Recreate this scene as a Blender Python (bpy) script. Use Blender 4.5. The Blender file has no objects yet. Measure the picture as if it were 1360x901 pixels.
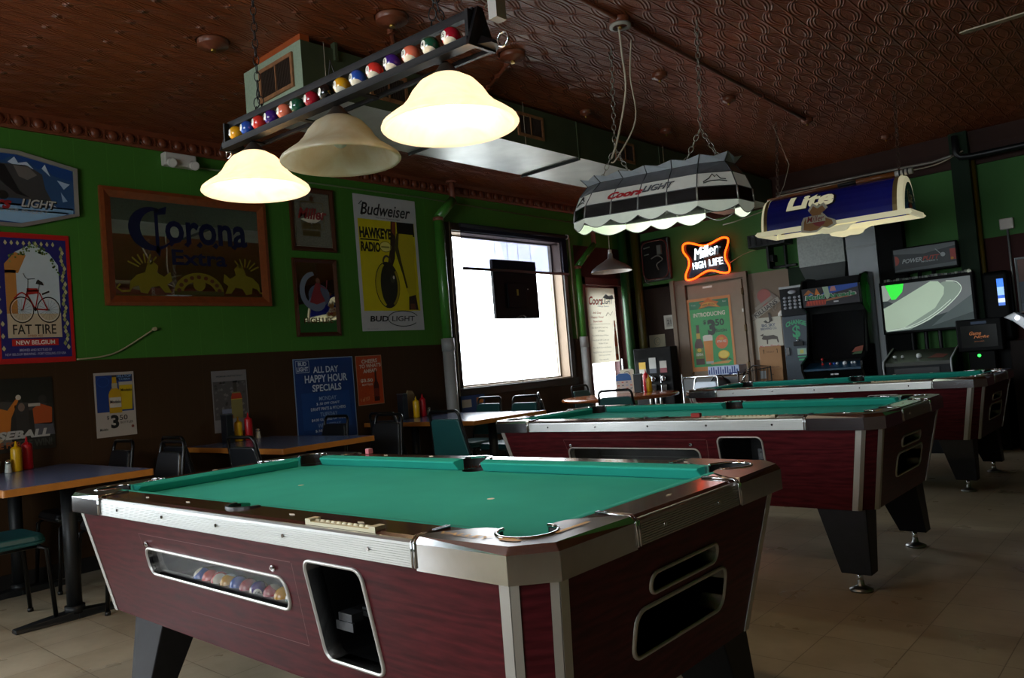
import bpy, bmesh, math, random
from mathutils import Vector, Matrix
random.seed(7)
S = bpy.context.scene
COL = S.collection
PI = math.pi

# ---------------- camera, world, light, exposure ----------------
cam = bpy.data.cameras.new('camera')
cam.sensor_fit = 'HORIZONTAL'; cam.sensor_width = 36.0
cam.lens = 36.0 * 1028.5 / 1360.0
cam.clip_start = 0.02; cam.clip_end = 100
camo = bpy.data.objects.new('camera', cam); COL.objects.link(camo)
yaw, pitch, roll = -0.7301, 0.0369, -0.0825
F = Vector((math.sin(yaw)*math.cos(pitch), math.cos(yaw)*math.cos(pitch), math.sin(pitch)))
R0 = Vector((math.cos(yaw), -math.sin(yaw), 0)); U0 = R0.cross(F)
RR = R0*math.cos(roll) + U0*math.sin(roll); UU = -R0*math.sin(roll) + U0*math.cos(roll)
M = Matrix((RR, UU, -F)).transposed().to_4x4(); M.translation = Vector((0, 0, 1.151))
camo.matrix_world = M
S.camera = camo

w = bpy.data.worlds.new('world'); S.world = w; w.use_nodes = True
bg = w.node_tree.nodes['Background']
bg.inputs['Color'].default_value = (0.86, 0.94, 1.0, 1)
bg.inputs['Strength'].default_value = 11.0

def area(name, loc, rot, sx, sy, power, col, portal=False):
    l = bpy.data.lights.new(name, 'AREA'); l.shape = 'RECTANGLE'; l.size = sx; l.size_y = sy
    l.energy = power; l.color = col
    if portal: l.cycles.is_portal = True
    o = bpy.data.objects.new(name, l); COL.objects.link(o); o.location = loc; o.rotation_euler = rot
    return o
def point(name, loc, power, col, r=.03):
    l = bpy.data.lights.new(name, 'POINT'); l.energy = power; l.color = col; l.shadow_soft_size = r
    o = bpy.data.objects.new(name, l); COL.objects.link(o); o.location = loc
    return o
# daylight comes in through wall openings (portals only guide the sampling)
area('portal_window_left', (-6.0, 6.58, 1.80), (0, -PI/2, 0), 1.7, 1.95, 1, (1, 1, 1), True)
area('portal_glass_door', (-6.0, 8.32, 1.1), (0, -PI/2, 0), 2.2, .9, 1, (1, 1, 1), True)
area('portal_window_near', (-6.0, -1.35, 1.60), (0, -PI/2, 0), 2.2, 3.3, 1, (1, 1, 1), True)

area('portal_fill_window', (-1.75, -3.68, 1.80), (PI/2, 0, 0), 2.9, 1.6, 1, (1, 1, 1), True)  # portal of the added fill opening behind the camera

vs = S.view_settings
S.display_settings.display_device = 'sRGB'
vs.view_transform = 'Standard'; vs.look = 'None'; vs.gamma = 1.0; vs.use_curve_mapping = False
vs.exposure = 0.35
cy = S.cycles
try:
    cy.use_denoising = True; cy.denoiser = 'OPENIMAGEDENOISE'
except Exception: pass
cy.max_bounces = 8; cy.diffuse_bounces = 4; cy.glossy_bounces = 4; cy.transmission_bounces = 6; cy.transparent_max_bounces = 12
cy.sample_clamp_indirect = 6.0
cy.caustics_reflective = False; cy.caustics_refractive = False

# ---------------- materials ----------------
def lin(c):
    if isinstance(c, str):
        c = c.lstrip('#'); c = [int(c[i:i+2], 16)/255 for i in (0, 2, 4)]
    return tuple((v/12.92 if v <= .04045 else ((v+.055)/1.055)**2.4) for v in c[:3]) + (1,)
MATS = {}
def mat(name, col='#808080', rough=.5, metal=0, var=.06, scale=9, emit=0, bump=0, bscale=60, coat=0, spec=.5, ecol=None, alpha=1, trans=0, streak=None):
    if name in MATS: return MATS[name]
    m = bpy.data.materials.new(name); MATS[name] = m; m.use_nodes = True
    nt = m.node_tree; N = nt.nodes; Lk = nt.links
    b = N['Principled BSDF']
    c = lin(col)
    tc = N.new('ShaderNodeTexCoord')
    nz = N.new('ShaderNodeTexNoise'); nz.inputs['Scale'].default_value = scale; nz.inputs['Detail'].default_value = 4
    if streak:
        mp = N.new('ShaderNodeMapping'); mp.inputs['Scale'].default_value = streak
        Lk.new(tc.outputs['Object'], mp.inputs['Vector']); Lk.new(mp.outputs['Vector'], nz.inputs['Vector'])
    else: Lk.new(tc.outputs['Object'], nz.inputs['Vector'])
    mx = N.new('ShaderNodeMix'); mx.data_type = 'RGBA'
    mx.inputs[6].default_value = tuple(max(0, v*(1-var*2)) for v in c[:3])+(1,)
    mx.inputs[7].default_value = tuple(min(1, v*(1+var*2)) for v in c[:3])+(1,)
    Lk.new(nz.outputs['Fac'], mx.inputs[0]); Lk.new(mx.outputs[2], b.inputs['Base Color'])
    b.inputs['Roughness'].default_value = rough; b.inputs['Metallic'].default_value = metal
    b.inputs['Specular IOR Level'].default_value = spec
    if coat: b.inputs['Coat Weight'].default_value = coat; b.inputs['Coat Roughness'].default_value = .08
    if emit:
        b.inputs['Emission Color'].default_value = lin(ecol) if ecol else c
        b.inputs['Emission Strength'].default_value = emit
    if bump:
        bn = N.new('ShaderNodeTexNoise'); bn.inputs['Scale'].default_value = bscale; bn.inputs['Detail'].default_value = 3
        Lk.new(tc.outputs['Object'], bn.inputs['Vector'])
        bp = N.new('ShaderNodeBump'); bp.inputs['Strength'].default_value = bump; bp.inputs['Distance'].default_value = .004
        Lk.new(bn.outputs['Fac'], bp.inputs['Height']); Lk.new(bp.outputs['Normal'], b.inputs['Normal'])
    if trans: b.inputs['Transmission Weight'].default_value = trans
    m['b'] = 1
    return m
def ink(col, rough=.45):
    return mat('print_' + col.strip('#'), col, rough, var=.04, scale=14)
def glassmat(name, tint='#ffffff', refl=.08, dark=1.0):
    if name in MATS: return MATS[name]
    m = bpy.data.materials.new(name); MATS[name] = m; m.use_nodes = True
    nt = m.node_tree; nt.nodes.clear(); N = nt.nodes
    o = N.new('ShaderNodeOutputMaterial'); t = N.new('ShaderNodeBsdfTransparent'); g = N.new('ShaderNodeBsdfGlossy'); x = N.new('ShaderNodeMixShader')
    t.inputs['Color'].default_value = tuple(v*dark for v in lin(tint)[:3])+(1,)
    g.inputs['Roughness'].default_value = .02; lw = N.new('ShaderNodeLayerWeight'); lw.inputs['Blend'].default_value = .25
    mu = N.new('ShaderNodeMath'); mu.operation = 'MULTIPLY_ADD'; mu.inputs[1].default_value = .5; mu.inputs[2].default_value = refl*.5
    nt.links.new(lw.outputs['Fresnel'], mu.inputs[0]); nt.links.new(mu.outputs[0], x.inputs[0])
    nt.links.new(t.outputs[0], x.inputs[1]); nt.links.new(g.outputs[0], x.inputs[2]); nt.links.new(x.outputs[0], o.inputs[0])
    return m
def math_(N, L, op, a, b=None, c=None):
    n = N.new('ShaderNodeMath'); n.operation = op
    for i, v in enumerate((a, b, c)):
        if v is None: continue
        if isinstance(v, (int, float)): n.inputs[i].default_value = v
        else: L.new(v, n.inputs[i])
    return n.outputs[0]

# ---------------- mesh helpers ----------------
class B:
    def __init__(s): s.bm = bmesh.new(); s.mats = []
    def mi(s, m):
        if m not in s.mats: s.mats.append(m)
        return s.mats.index(m)
    def _faces(s, fs, m, smooth=False):
        i = s.mi(m)
        for f in fs: f.material_index = i; f.smooth = smooth
    def face(s, pts, m, smooth=False):
        vs_ = [s.bm.verts.new(p) for p in pts]
        try: f = s.bm.faces.new(vs_)
        except ValueError: return
        s._faces([f], m, smooth)
    def box(s, x0, x1, y0, y1, z0, z1, m, mtx=None):
        v = [Vector((x, y, z)) for x in (x0, x1) for y in (y0, y1) for z in (z0, z1)]
        if mtx is not None: v = [mtx @ p for p in v]
        v = [s.bm.verts.new(p) for p in v]
        fs = [s.bm.faces.new([v[i] for i in q]) for q in ((0,1,3,2),(4,6,7,5),(0,4,5,1),(2,3,7,6),(0,2,6,4),(1,5,7,3))]
        s._faces(fs, m)
    def hexa(s, lo, hi, m):  # lo, hi: matching rings of points
        a = [s.bm.verts.new(p) for p in lo]; b = [s.bm.verts.new(p) for p in hi]; n = len(a)
        fs = [s.bm.faces.new(a[::-1]), s.bm.faces.new(b)]
        for i in range(n): fs.append(s.bm.faces.new((a[i], a[(i+1) % n], b[(i+1) % n], b[i])))
        s._faces(fs, m)
    def prism(s, poly, axis, a, b, m, smooth=False):
        def P(p, t):
            return {'x': (t, p[0], p[1]), 'y': (p[0], t, p[1]), 'z': (p[0], p[1], t)}[axis]
        lo = [s.bm.verts.new(P(p, a)) for p in poly]; hi = [s.bm.verts.new(P(p, b)) for p in poly]; n = len(poly)
        s._faces([s.bm.faces.new(lo), s.bm.faces.new(hi[::-1])], m)
        s._faces([s.bm.faces.new((lo[i], hi[i], hi[(i+1) % n], lo[(i+1) % n])) for i in range(n)], m, smooth)
    def cyl(s, p0, p1, r0, m, r1=None, n=16, caps=True, smooth=True):
        r1 = r0 if r1 is None else r1
        p0 = Vector(p0); p1 = Vector(p1); d = (p1-p0)
        q = Vector((0, 0, 1)).rotation_difference(d.normalized())
        a = []; b = []
        for i in range(n):
            t = 2*PI*i/n; v = Vector((math.cos(t), math.sin(t), 0))
            a.append(s.bm.verts.new(p0 + q @ (v*r0))); b.append(s.bm.verts.new(p1 + q @ (v*r1)))
        s._faces([s.bm.faces.new((a[i], a[(i+1) % n], b[(i+1) % n], b[i])) for i in range(n)], m, smooth)
        if caps: s._faces([s.bm.faces.new(a[::-1]), s.bm.faces.new(b)], m)
    def tube(s, pts, r, m, n=8, closed=False, flat=1.0):
        P = [Vector(p) for p in pts]; k = len(P); rings = []; up = None
        for i in range(k):
            if closed: d = P[(i+1) % k]-P[i-1]
            else: d = P[min(i+1, k-1)]-P[max(i-1, 0)]
            if d.length < 1e-9: d = Vector((0, 0, 1))
            d.normalize()
            if up is None: up = Vector((0, 0, 1)) if abs(d.z) < .9 else Vector((1, 0, 0))
            x = d.cross(up)
            if x.length < 1e-4: x = d.orthogonal()
            x.normalize(); y = x.cross(d); up = y
            rings.append([s.bm.verts.new(P[i] + (x*math.cos(2*PI*j/n) + y*math.sin(2*PI*j/n)*flat)*r) for j in range(n)])
        fs = []
        for i in range(k if closed else k-1):
            a = rings[i]; b = rings[(i+1) % k]
            for j in range(n): fs.append(s.bm.faces.new((a[j], a[(j+1) % n], b[(j+1) % n], b[j])))
        s._faces(fs, m, True)
        if not closed: s._faces([s.bm.faces.new(rings[0][::-1]), s.bm.faces.new(rings[-1])], m)
    def lathe(s, prof, m, c=(0, 0, 0), n=32, a0=0, a1=2*PI):
        full = abs(a1-a0-2*PI) < 1e-6; k = n if full else n+1; rings = []
        for r, z in prof:
            rings.append([s.bm.verts.new((c[0]+r*math.cos(a0+(a1-a0)*i/n), c[1]+r*math.sin(a0+(a1-a0)*i/n), c[2]+z)) for i in range(k)])
        fs = []
        for a, b in zip(rings, rings[1:]):
            for i in range(n):
                j = (i+1) % k
                fs.append(s.bm.faces.new((a[i], a[j], b[j], b[i])))
        s._faces(fs, m, True)
    def sphere(s, c, r, m, n=16, sc=(1, 1, 1)):
        c = Vector(c); rings = []
        h = n//2
        for i in range(1, h):
            t = PI*i/h
            rings.append([s.bm.verts.new(c + Vector((r*sc[0]*math.sin(t)*math.cos(2*PI*j/n), r*sc[1]*math.sin(t)*math.sin(2*PI*j/n), r*sc[2]*math.cos(t)))) for j in range(n)])
        tp = s.bm.verts.new(c + Vector((0, 0, r*sc[2]))); bt = s.bm.verts.new(c - Vector((0, 0, r*sc[2]))); fs = []
        for j in range(n):
            fs.append(s.bm.faces.new((tp, rings[0][j], rings[0][(j+1) % n]))); fs.append(s.bm.faces.new((bt, rings[-1][(j+1) % n], rings[-1][j])))
        for a, b in zip(rings, rings[1:]):
            for j in range(n): fs.append(s.bm.faces.new((a[j], b[j], b[(j+1) % n], a[(j+1) % n])))
        s._faces(fs, m, True)
        return fs
    # ---- flat print in the local xy plane ----
    def poly(s, pts, z, m): s.face([(p[0], p[1], z) for p in pts], m)
    def rect(s, x0, x1, y0, y1, z, m): s.poly([(x0, y0), (x1, y0), (x1, y1), (x0, y1)], z, m)
    def ell(s, cx, cy_, rx, ry, z, m, n=28, a0=0, a1=2*PI):
        s.poly([(cx+rx*math.cos(a0+(a1-a0)*i/n), cy_+ry*math.sin(a0+(a1-a0)*i/n)) for i in range(n if a1-a0 > 6.2 else n+1)], z, m)
    def stroke(s, pts, wd, z, m, closed=False):
        P = [Vector((p[0], p[1])) for p in pts]; k = len(P); a = []; b = []
        for i in range(k):
            d = (P[(i+1) % k]-P[i-1]) if closed else (P[min(i+1, k-1)]-P[max(i-1, 0)])
            if d.length < 1e-9: d = Vector((1, 0))
            d.normalize(); nn = Vector((-d.y, d.x))*wd/2
            a.append(s.bm.verts.new((P[i].x+nn.x, P[i].y+nn.y, z))); b.append(s.bm.verts.new((P[i].x-nn.x, P[i].y-nn.y, z)))
        fs = []
        for i in range(k if closed else k-1):
            j = (i+1) % k; fs.append(s.bm.faces.new((b[i], b[j], a[j], a[i])))
        s._faces(fs, m)
    def txt(s, text, cx, cy_, wd, ht, z, m, bold=0, shear=0, rot=0, depth=0, bend=0):
        me = textmesh(text, bold, shear, depth)
        co = [v.co.copy() for v in me.vertices]
        x0 = min(v.x for v in co); x1 = max(v.x for v in co); y0 = min(v.y for v in co); y1 = max(v.y for v in co)
        sx = wd/max(1e-6, x1-x0); sy = ht/max(1e-6, y1-y0); cr, sr = math.cos(rot), math.sin(rot); vs_ = []
        for v in co:
            x = (v.x-(x0+x1)/2)*sx; y = (v.y-(y0+y1)/2)*sy
            y -= bend*(x*x)/(wd*wd/4)
            vs_.append(s.bm.verts.new((cx+x*cr-y*sr, cy_+x*sr+y*cr, z+v.z)))
        fs = []
        for p in me.polygons:
            try: fs.append(s.bm.faces.new([vs_[i] for i in p.vertices]))
            except ValueError: pass
        s._faces(fs, m)
    def build(s, name, parent=None, loc=None, rot=None, bevel=0, seg=2, smooth_angle=None, fix=True):
        if fix: bmesh.ops.recalc_face_normals(s.bm, faces=s.bm.faces)
        me = bpy.data.meshes.new(name); s.bm.to_mesh(me); s.bm.free()
        for m in s.mats: me.materials.append(m)
        o = bpy.data.objects.new(name, me); COL.objects.link(o)
        if parent is not None: o.parent = parent
        if loc is not None: o.location = loc
        if rot is not None: o.rotation_euler = rot
        if bevel:
            md = o.modifiers.new('bevel', 'BEVEL'); md.width = bevel; md.segments = seg; md.limit_method = 'ANGLE'; md.angle_limit = .6
            md.harden_normals = False
        return o
TXT = {}
def textmesh(text, bold, shear, depth):
    k = (text, bold, shear, depth)
    if k not in TXT:
        cu = bpy.data.curves.new('lettering', 'FONT'); cu.body = text; cu.size = 1; cu.offset = bold; cu.shear = shear; cu.extrude = depth
        cu.resolution_u = 3; cu.align_x = 'CENTER'
        o = bpy.data.objects.new('lettering', cu)
        COL.objects.link(o); dg = bpy.context.evaluated_depsgraph_get(); 
        me = bpy.data.meshes.new_from_object(o.evaluated_get(dg)); TXT[k] = me
        bpy.data.objects.remove(o); bpy.data.curves.remove(cu)
    return TXT[k]
def tag(o, label, cat, group=None):
    o['label'] = label; o['category'] = cat
    if group: o['group'] = group
    return o
def struct(o): o['kind'] = 'structure'; return o
def thing(name, label, cat, loc=(0, 0, 0), rotz=0, group=None):
    o = bpy.data.objects.new(name, None); o.empty_display_size = .1; COL.objects.link(o)
    o.location = loc; o.rotation_euler = (0, 0, rotz)
    return tag(o, label, cat, group)
def dup(root, loc, rotz=0, label=None, name=None, cat=None, group=None, skip=()):
    r = root.copy(); COL.objects.link(r); r.location = loc; r.rotation_euler = (0, 0, rotz)
    if label: r['label'] = label
    if cat: r['category'] = cat
    if group: r['group'] = group
    for ch in list(root.children):
        if ch.name.split('.')[0] in skip: continue
        c = ch.copy(); COL.objects.link(c); c.parent = r
        for g in ch.children:
            d = g.copy(); COL.objects.link(d); d.parent = c
    return r
MW = {'L': Matrix(((0, 0, 1), (1, 0, 0), (0, 1, 0))), 'B': Matrix(((1, 0, 0), (0, 0, -1), (0, 1, 0)))}
def place(o, O, facing, tilt=0):
    m = (MW[facing] @ Matrix.Rotation(tilt, 3, 'Z')).to_4x4(); m.translation = Vector(O); o.matrix_world = m
    o.location = O; o.rotation_euler = m.to_euler()
    return o
def rrect(x0, x1, y0, y1, r, n=5):
    pts = []
    for cx, cy_, a in ((x1-r, y1-r, 0), (x0+r, y1-r, PI/2), (x0+r, y0+r, PI), (x1-r, y0+r, 1.5*PI)):
        for i in range(n+1):
            t = a + PI/2*i/n; pts.append((cx+r*math.cos(t), cy_+r*math.sin(t)))
    return pts
def arc(cx, cy_, rx, ry, a0, a1, n=12): return [(cx+rx*math.cos(a0+(a1-a0)*i/n), cy_+ry*math.sin(a0+(a1-a0)*i/n)) for i in range(n+1)]
def boolean(o, cutters, op='DIFFERENCE'):
    for c in cutters:
        md = o.modifiers.new('cut', 'BOOLEAN'); md.object = c; md.operation = op; md.solver = 'EXACT'
    dg = bpy.context.evaluated_depsgraph_get(); dg.update()
    me = bpy.data.meshes.new_from_object(o.evaluated_get(dg)); o.modifiers.clear(); o.data = me
    for c in cutters: bpy.data.objects.remove(c)
    return o
def smoothcurve(pts, n=6, closed=False):
    P = [Vector(p if len(p) == 3 else (p[0], p[1], 0)) for p in pts]; k = len(P); out = []
    rng = k if closed else k-1
    for i in range(rng):
        p0 = P[(i-1) % k] if (closed or i > 0) else P[i]; p1 = P[i]; p2 = P[(i+1) % k]; p3 = P[(i+2) % k] if (closed or i+2 < k) else P[(i+1) % k]
        for j in range(n):
            t = j/n
            out.append(.5*((2*p1)+(-p0+p2)*t+(2*p0-5*p1+4*p2-p3)*t*t+(-p0+3*p1-3*p2+p3)*t*t*t))
    if not closed: out.append(P[-1])
    return out
# ---------------- setting ----------------
XL, YB, ZC = -5.8, 8.97, 3.13
def wallpaint(name, col, grooves=True, rough=.5):
    if name in MATS: return MATS[name]
    m = bpy.data.materials.new(name); MATS[name] = m; m.use_nodes = True; nt = m.node_tree; N = nt.nodes; L = nt.links
    b = N['Principled BSDF']; c = lin(col)
    tc = N.new('ShaderNodeTexCoord'); sp = N.new('ShaderNodeSeparateXYZ'); L.new(tc.outputs['Object'], sp.inputs[0])
    nz = N.new('ShaderNodeTexNoise'); nz.inputs['Scale'].default_value = 1.7; nz.inputs['Detail'].default_value = 5; L.new(tc.outputs['Object'], nz.inputs['Vector'])
    mx = N.new('ShaderNodeMix'); mx.data_type = 'RGBA'
    mx.inputs[6].default_value = tuple(v*.86 for v in c[:3])+(1,); mx.inputs[7].default_value = tuple(v*1.14 for v in c[:3])+(1,)
    L.new(nz.outputs['Fac'], mx.inputs[0]); out = mx.outputs[2]
    h = None
    if grooves:
        s = math_(N, L, 'ADD', sp.outputs['Y'], sp.outputs['X'])
        for off, per in ((0, .61), (.19, .61), (.41, .61)):
            fr = math_(N, L, 'FRACT', math_(N, L, 'MULTIPLY_ADD', s, 1/per, off/per + 20))
            d = math_(N, L, 'ABSOLUTE', math_(N, L, 'SUBTRACT', fr, .5))
            g = math_(N, L, 'LESS_THAN', d, .0045)
            h = g if h is None else math_(N, L, 'MAXIMUM', h, g)
        m2 = N.new('ShaderNodeMix'); m2.data_type = 'RGBA'; m2.inputs[7].default_value = tuple(v*1.5+.004 for v in c[:3])+(1,)
        L.new(math_(N, L, 'MULTIPLY', h, .35), m2.inputs[0]); L.new(out, m2.inputs[6]); out = m2.outputs[2]
    L.new(out, b.inputs['Base Color']); b.inputs['Roughness'].default_value = rough; b.inputs['Specular IOR Level'].default_value = .25
    bn = N.new('ShaderNodeTexNoise'); bn.inputs['Scale'].default_value = 22; L.new(tc.outputs['Object'], bn.inputs['Vector'])
    bp = N.new('ShaderNodeBump'); bp.inputs['Strength'].default_value = .25; bp.inputs['Distance'].default_value = .006
    hh = bn.outputs['Fac'] if h is None else math_(N, L, 'SUBTRACT', bn.outputs['Fac'], h)
    L.new(hh, bp.inputs['Height']); L.new(bp.outputs['Normal'], b.inputs['Normal'])
    return m
GREEN = wallpaint('green_panel_paint', '#3f7028')
BROWN = wallpaint('brown_panel_paint', '#382412', True)
GREENB = wallpaint('green_plaster_paint', '#42733a', False, .65)
MAROON = wallpaint('maroon_board_paint', '#3d1b18', False, .7)
DKGREEN = wallpaint('dark_green_paint', '#0f2613', False, .7)
TAN = wallpaint('tan_board_paint', '#857463', False)
DKBROWN = wallpaint('dark_brown_wall_paint', '#2a1a12', False, .7)

def tinmat():
    m = bpy.data.materials.new('embossed_tin'); m.use_nodes = True; nt = m.node_tree; N = nt.nodes; L = nt.links; b = N['Principled BSDF']
    tc = N.new('ShaderNodeTexCoord'); sp = N.new('ShaderNodeSeparateXYZ'); L.new(tc.outputs['Object'], sp.inputs[0])
    u = math_(N, L, 'MULTIPLY_ADD', sp.outputs['X'], 1/.1525, 50.12); v = math_(N, L, 'MULTIPLY_ADD', sp.outputs['Y'], 1/.305, 50.28)
    fu = math_(N, L, 'ABSOLUTE', math_(N, L, 'SUBTRACT', math_(N, L, 'FRACT', u), .5))
    sv = math_(N, L, 'ABSOLUTE', math_(N, L, 'SINE', math_(N, L, 'MULTIPLY', v, PI)))
    wv = math_(N, L, 'MULTIPLY', math_(N, L, 'POWER', sv, .75), .34)
    d = math_(N, L, 'ABSOLUTE', math_(N, L, 'SUBTRACT', fu, wv))
    def ridge(dist, w_, src):  # smooth bump around src == dist
        a = math_(N, L, 'ABSOLUTE', math_(N, L, 'SUBTRACT', src, dist))
        return math_(N, L, 'MAXIMUM', math_(N, L, 'SUBTRACT', 1, math_(N, L, 'DIVIDE', a, w_)), 0)
    h = math_(N, L, 'MULTIPLY', math_(N, L, 'ADD', ridge(0, .05, d), ridge(.13, .05, d)), .8)
    seam = math_(N, L, 'MULTIPLY', ridge(.5, .045, fu), -1.3)
    h = math_(N, L, 'SUBTRACT', h, seam)
    # rosette where the curves pinch
    fv = math_(N, L, 'ABSOLUTE', math_(N, L, 'SUBTRACT', math_(N, L, 'FRACT', math_(N, L, 'ADD', v, .5)), .5))
    rr = math_(N, L, 'SQRT', math_(N, L, 'ADD', math_(N, L, 'POWER', math_(N, L, 'MULTIPLY', fu, .5), 2), math_(N, L, 'POWER', fv, 2)))
    h = math_(N, L, 'ADD', h, math_(N, L, 'MULTIPLY', math_(N, L, 'MAXIMUM', math_(N, L, 'SUBTRACT', 1, math_(N, L, 'DIVIDE', rr, .085)), 0), 2.6))
    # pebbled field inside the almonds
    nz = N.new('ShaderNodeTexNoise'); nz.inputs['Scale'].default_value = 150; nz.inputs['Detail'].default_value = 1; L.new(tc.outputs['Object'], nz.inputs['Vector'])
    ins = math_(N, L, 'LESS_THAN', fu, wv)
    h = math_(N, L, 'ADD', h, math_(N, L, 'MULTIPLY', math_(N, L, 'MULTIPLY', nz.outputs['Fac'], ins), .45))
    n2 = N.new('ShaderNodeTexNoise'); n2.inputs['Scale'].default_value = 1.3; n2.inputs['Detail'].default_value = 3; L.new(tc.outputs['Object'], n2.inputs['Vector'])
    h = math_(N, L, 'ADD', h, math_(N, L, 'MULTIPLY', n2.outputs['Fac'], .7))
    bp = N.new('ShaderNodeBump'); bp.inputs['Strength'].default_value = 1.0; bp.inputs['Distance'].default_value = .009
    L.new(h, bp.inputs['Height']); L.new(bp.outputs['Normal'], b.inputs['Normal'])
    mx = N.new('ShaderNodeMix'); mx.data_type = 'RGBA'; mx.inputs[6].default_value = lin('#683017'); mx.inputs[7].default_value = lin('#8e4724'); L.new(n2.outputs['Fac'], mx.inputs[0])
    L.new(mx.outputs[2], b.inputs['Base Color']); b.inputs['Roughness'].default_value = .36; b.inputs['Specular IOR Level'].default_value = .5
    return m
TIN = tinmat()
def floormat():
    m = bpy.data.materials.new('vinyl_tile_floor'); m.use_nodes = True; nt = m.node_tree; N = nt.nodes; L = nt.links; b = N['Principled BSDF']
    tc = N.new('ShaderNodeTexCoord')
    br = N.new('ShaderNodeTexBrick'); br.offset = 0; br.squash = 1
    br.inputs['Scale'].default_value = 1; br.inputs['Brick Width'].default_value = .305; br.inputs['Row Height'].default_value = .305
    br.inputs['Mortar Size'].default_value = .0022; br.inputs['Mortar Smooth'].default_value = .4; br.inputs['Bias'].default_value = 0
    br.inputs['Color1'].default_value = lin('#b9ab92'); br.inputs['Color2'].default_value = lin('#b0a188'); br.inputs['Mortar'].default_value = lin('#7f705b')
    L.new(tc.outputs['Object'], br.inputs['Vector'])
    nz = N.new('ShaderNodeTexNoise'); nz.inputs['Scale'].default_value = 2.2; nz.inputs['Detail'].default_value = 8; nz.inputs['Roughness'].default_value = .65; L.new(tc.outputs['Object'], nz.inputs['Vector'])
    rp = N.new('ShaderNodeValToRGB'); rp.color_ramp.elements[0].position = .32; rp.color_ramp.elements[0].color = (.62, .58, .52, 1); rp.color_ramp.elements[1].position = .62; rp.color_ramp.elements[1].color = (1, 1, 1, 1)
    L.new(nz.outputs['Fac'], rp.inputs[0])
    mx = N.new('ShaderNodeMix'); mx.data_type = 'RGBA'; mx.blend_type = 'MULTIPLY'; mx.inputs[0].default_value = .8
    L.new(br.outputs['Color'], mx.inputs[6]); L.new(rp.outputs['Color'], mx.inputs[7]); L.new(mx.outputs[2], b.inputs['Base Color'])
    n3 = N.new('ShaderNodeTexNoise'); n3.inputs['Scale'].default_value = 5; n3.inputs['Detail'].default_value = 6; L.new(tc.outputs['Object'], n3.inputs['Vector'])
    L.new(math_(N, L, 'MULTIPLY_ADD', n3.outputs['Fac'], .3, .17), b.inputs['Roughness'])
    bp = N.new('ShaderNodeBump'); bp.inputs['Strength'].default_value = .25; bp.inputs['Distance'].default_value = .003
    L.new(math_(N, L, 'ADD', math_(N, L, 'MULTIPLY', br.outputs['Fac'], -.6), n3.outputs['Fac']), bp.inputs['Height']); L.new(bp.outputs['Normal'], b.inputs['Normal'])
    return m
b = B(); b.box(-6.0, 2.8, -3.7, 9.2, -.1, 0, floormat()); struct(b.build('floor'))
b = B(); b.box(-6.0, 2.8, -3.7, 9.2, ZC, ZC+.1, TIN); struct(b.build('ceiling'))
WY0, WY1, WZ0, WZ1 = 5.64, 7.50, .975, 2.64
DY0, DY1, DZ1 = 7.93, 8.74, 2.12
b = B()
def wl(y0, y1, z0, z1, m): b.box(-6.0, XL, y0, y1, z0, z1, m)
NY0, NY1, NZ0, NZ1 = -3.0, .30, .50, 2.70
wl(-3.7, NY0, 0, 1.447, BROWN); wl(-3.7, NY0, 1.447, ZC, GREEN); wl(NY0, NY1, 0, NZ0, BROWN); wl(NY0, NY1, NZ1, ZC, GREEN)
wl(NY1, WY0, 0, 1.447, BROWN); wl(NY1, WY0, 1.447, ZC, GREEN)
wl(WY0, WY1, 0, WZ0, BROWN); wl(WY0, WY1, WZ1, ZC, GREEN)
wl(WY1, 7.76, 0, 1.447, BROWN); wl(WY1, 7.76, 1.447, ZC, GREEN)
wl(7.76, DY0, 0, 2.62, MAROON); wl(DY0, DY1, DZ1, 2.62, MAROON); wl(DY1, 9.2, 0, 2.62, MAROON); wl(7.76, 9.2, 2.62, ZC, GREEN)
struct(b.build('wall_left'))
b = B()
b.box(-6.0, -5.16, YB, 9.2, 0, 2.09, DKBROWN)
b.box(-5.16, -3.60, YB, 9.2, 0, 2.05, TAN)
b.box(-3.60, -2.30, YB, 9.2, 0, 2.05, DKGREEN)
b.box(-2.30, -1.62, YB, 9.2, 0, 2.05, GREENB)
b.box(-1.62, 2.8, YB, 9.2, 0, 2.05, MAROON)
b.box(-6.0, -2.30, YB, 9.2, 2.05, ZC, GREENB); b.box(-2.30, 2.8, YB, 9.2, 2.05, ZC, GREENB)
struct(b.build('wall_back'))
b = B(); b.box(2.6, 2.8, -3.7, 9.2, 0, 1.447, BROWN); b.box(2.6, 2.8, -3.7, 9.2, 1.447, ZC, GREEN); struct(b.build('wall_right'))
FX0, FX1, FZ0, FZ1 = -3.2, -.3, 1.0, 2.6
b = B()
for x0, x1, z0, z1 in ((-6.0, FX0, 0, ZC), (FX1, 2.8, 0, ZC), (FX0, FX1, 0, FZ0), (FX0, FX1, FZ1, ZC)): b.box(x0, x1, -3.7, -3.5, z0, z1, BROWN if z1 < 1.2 else GREEN)
struct(b.build('wall_front'))
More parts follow.
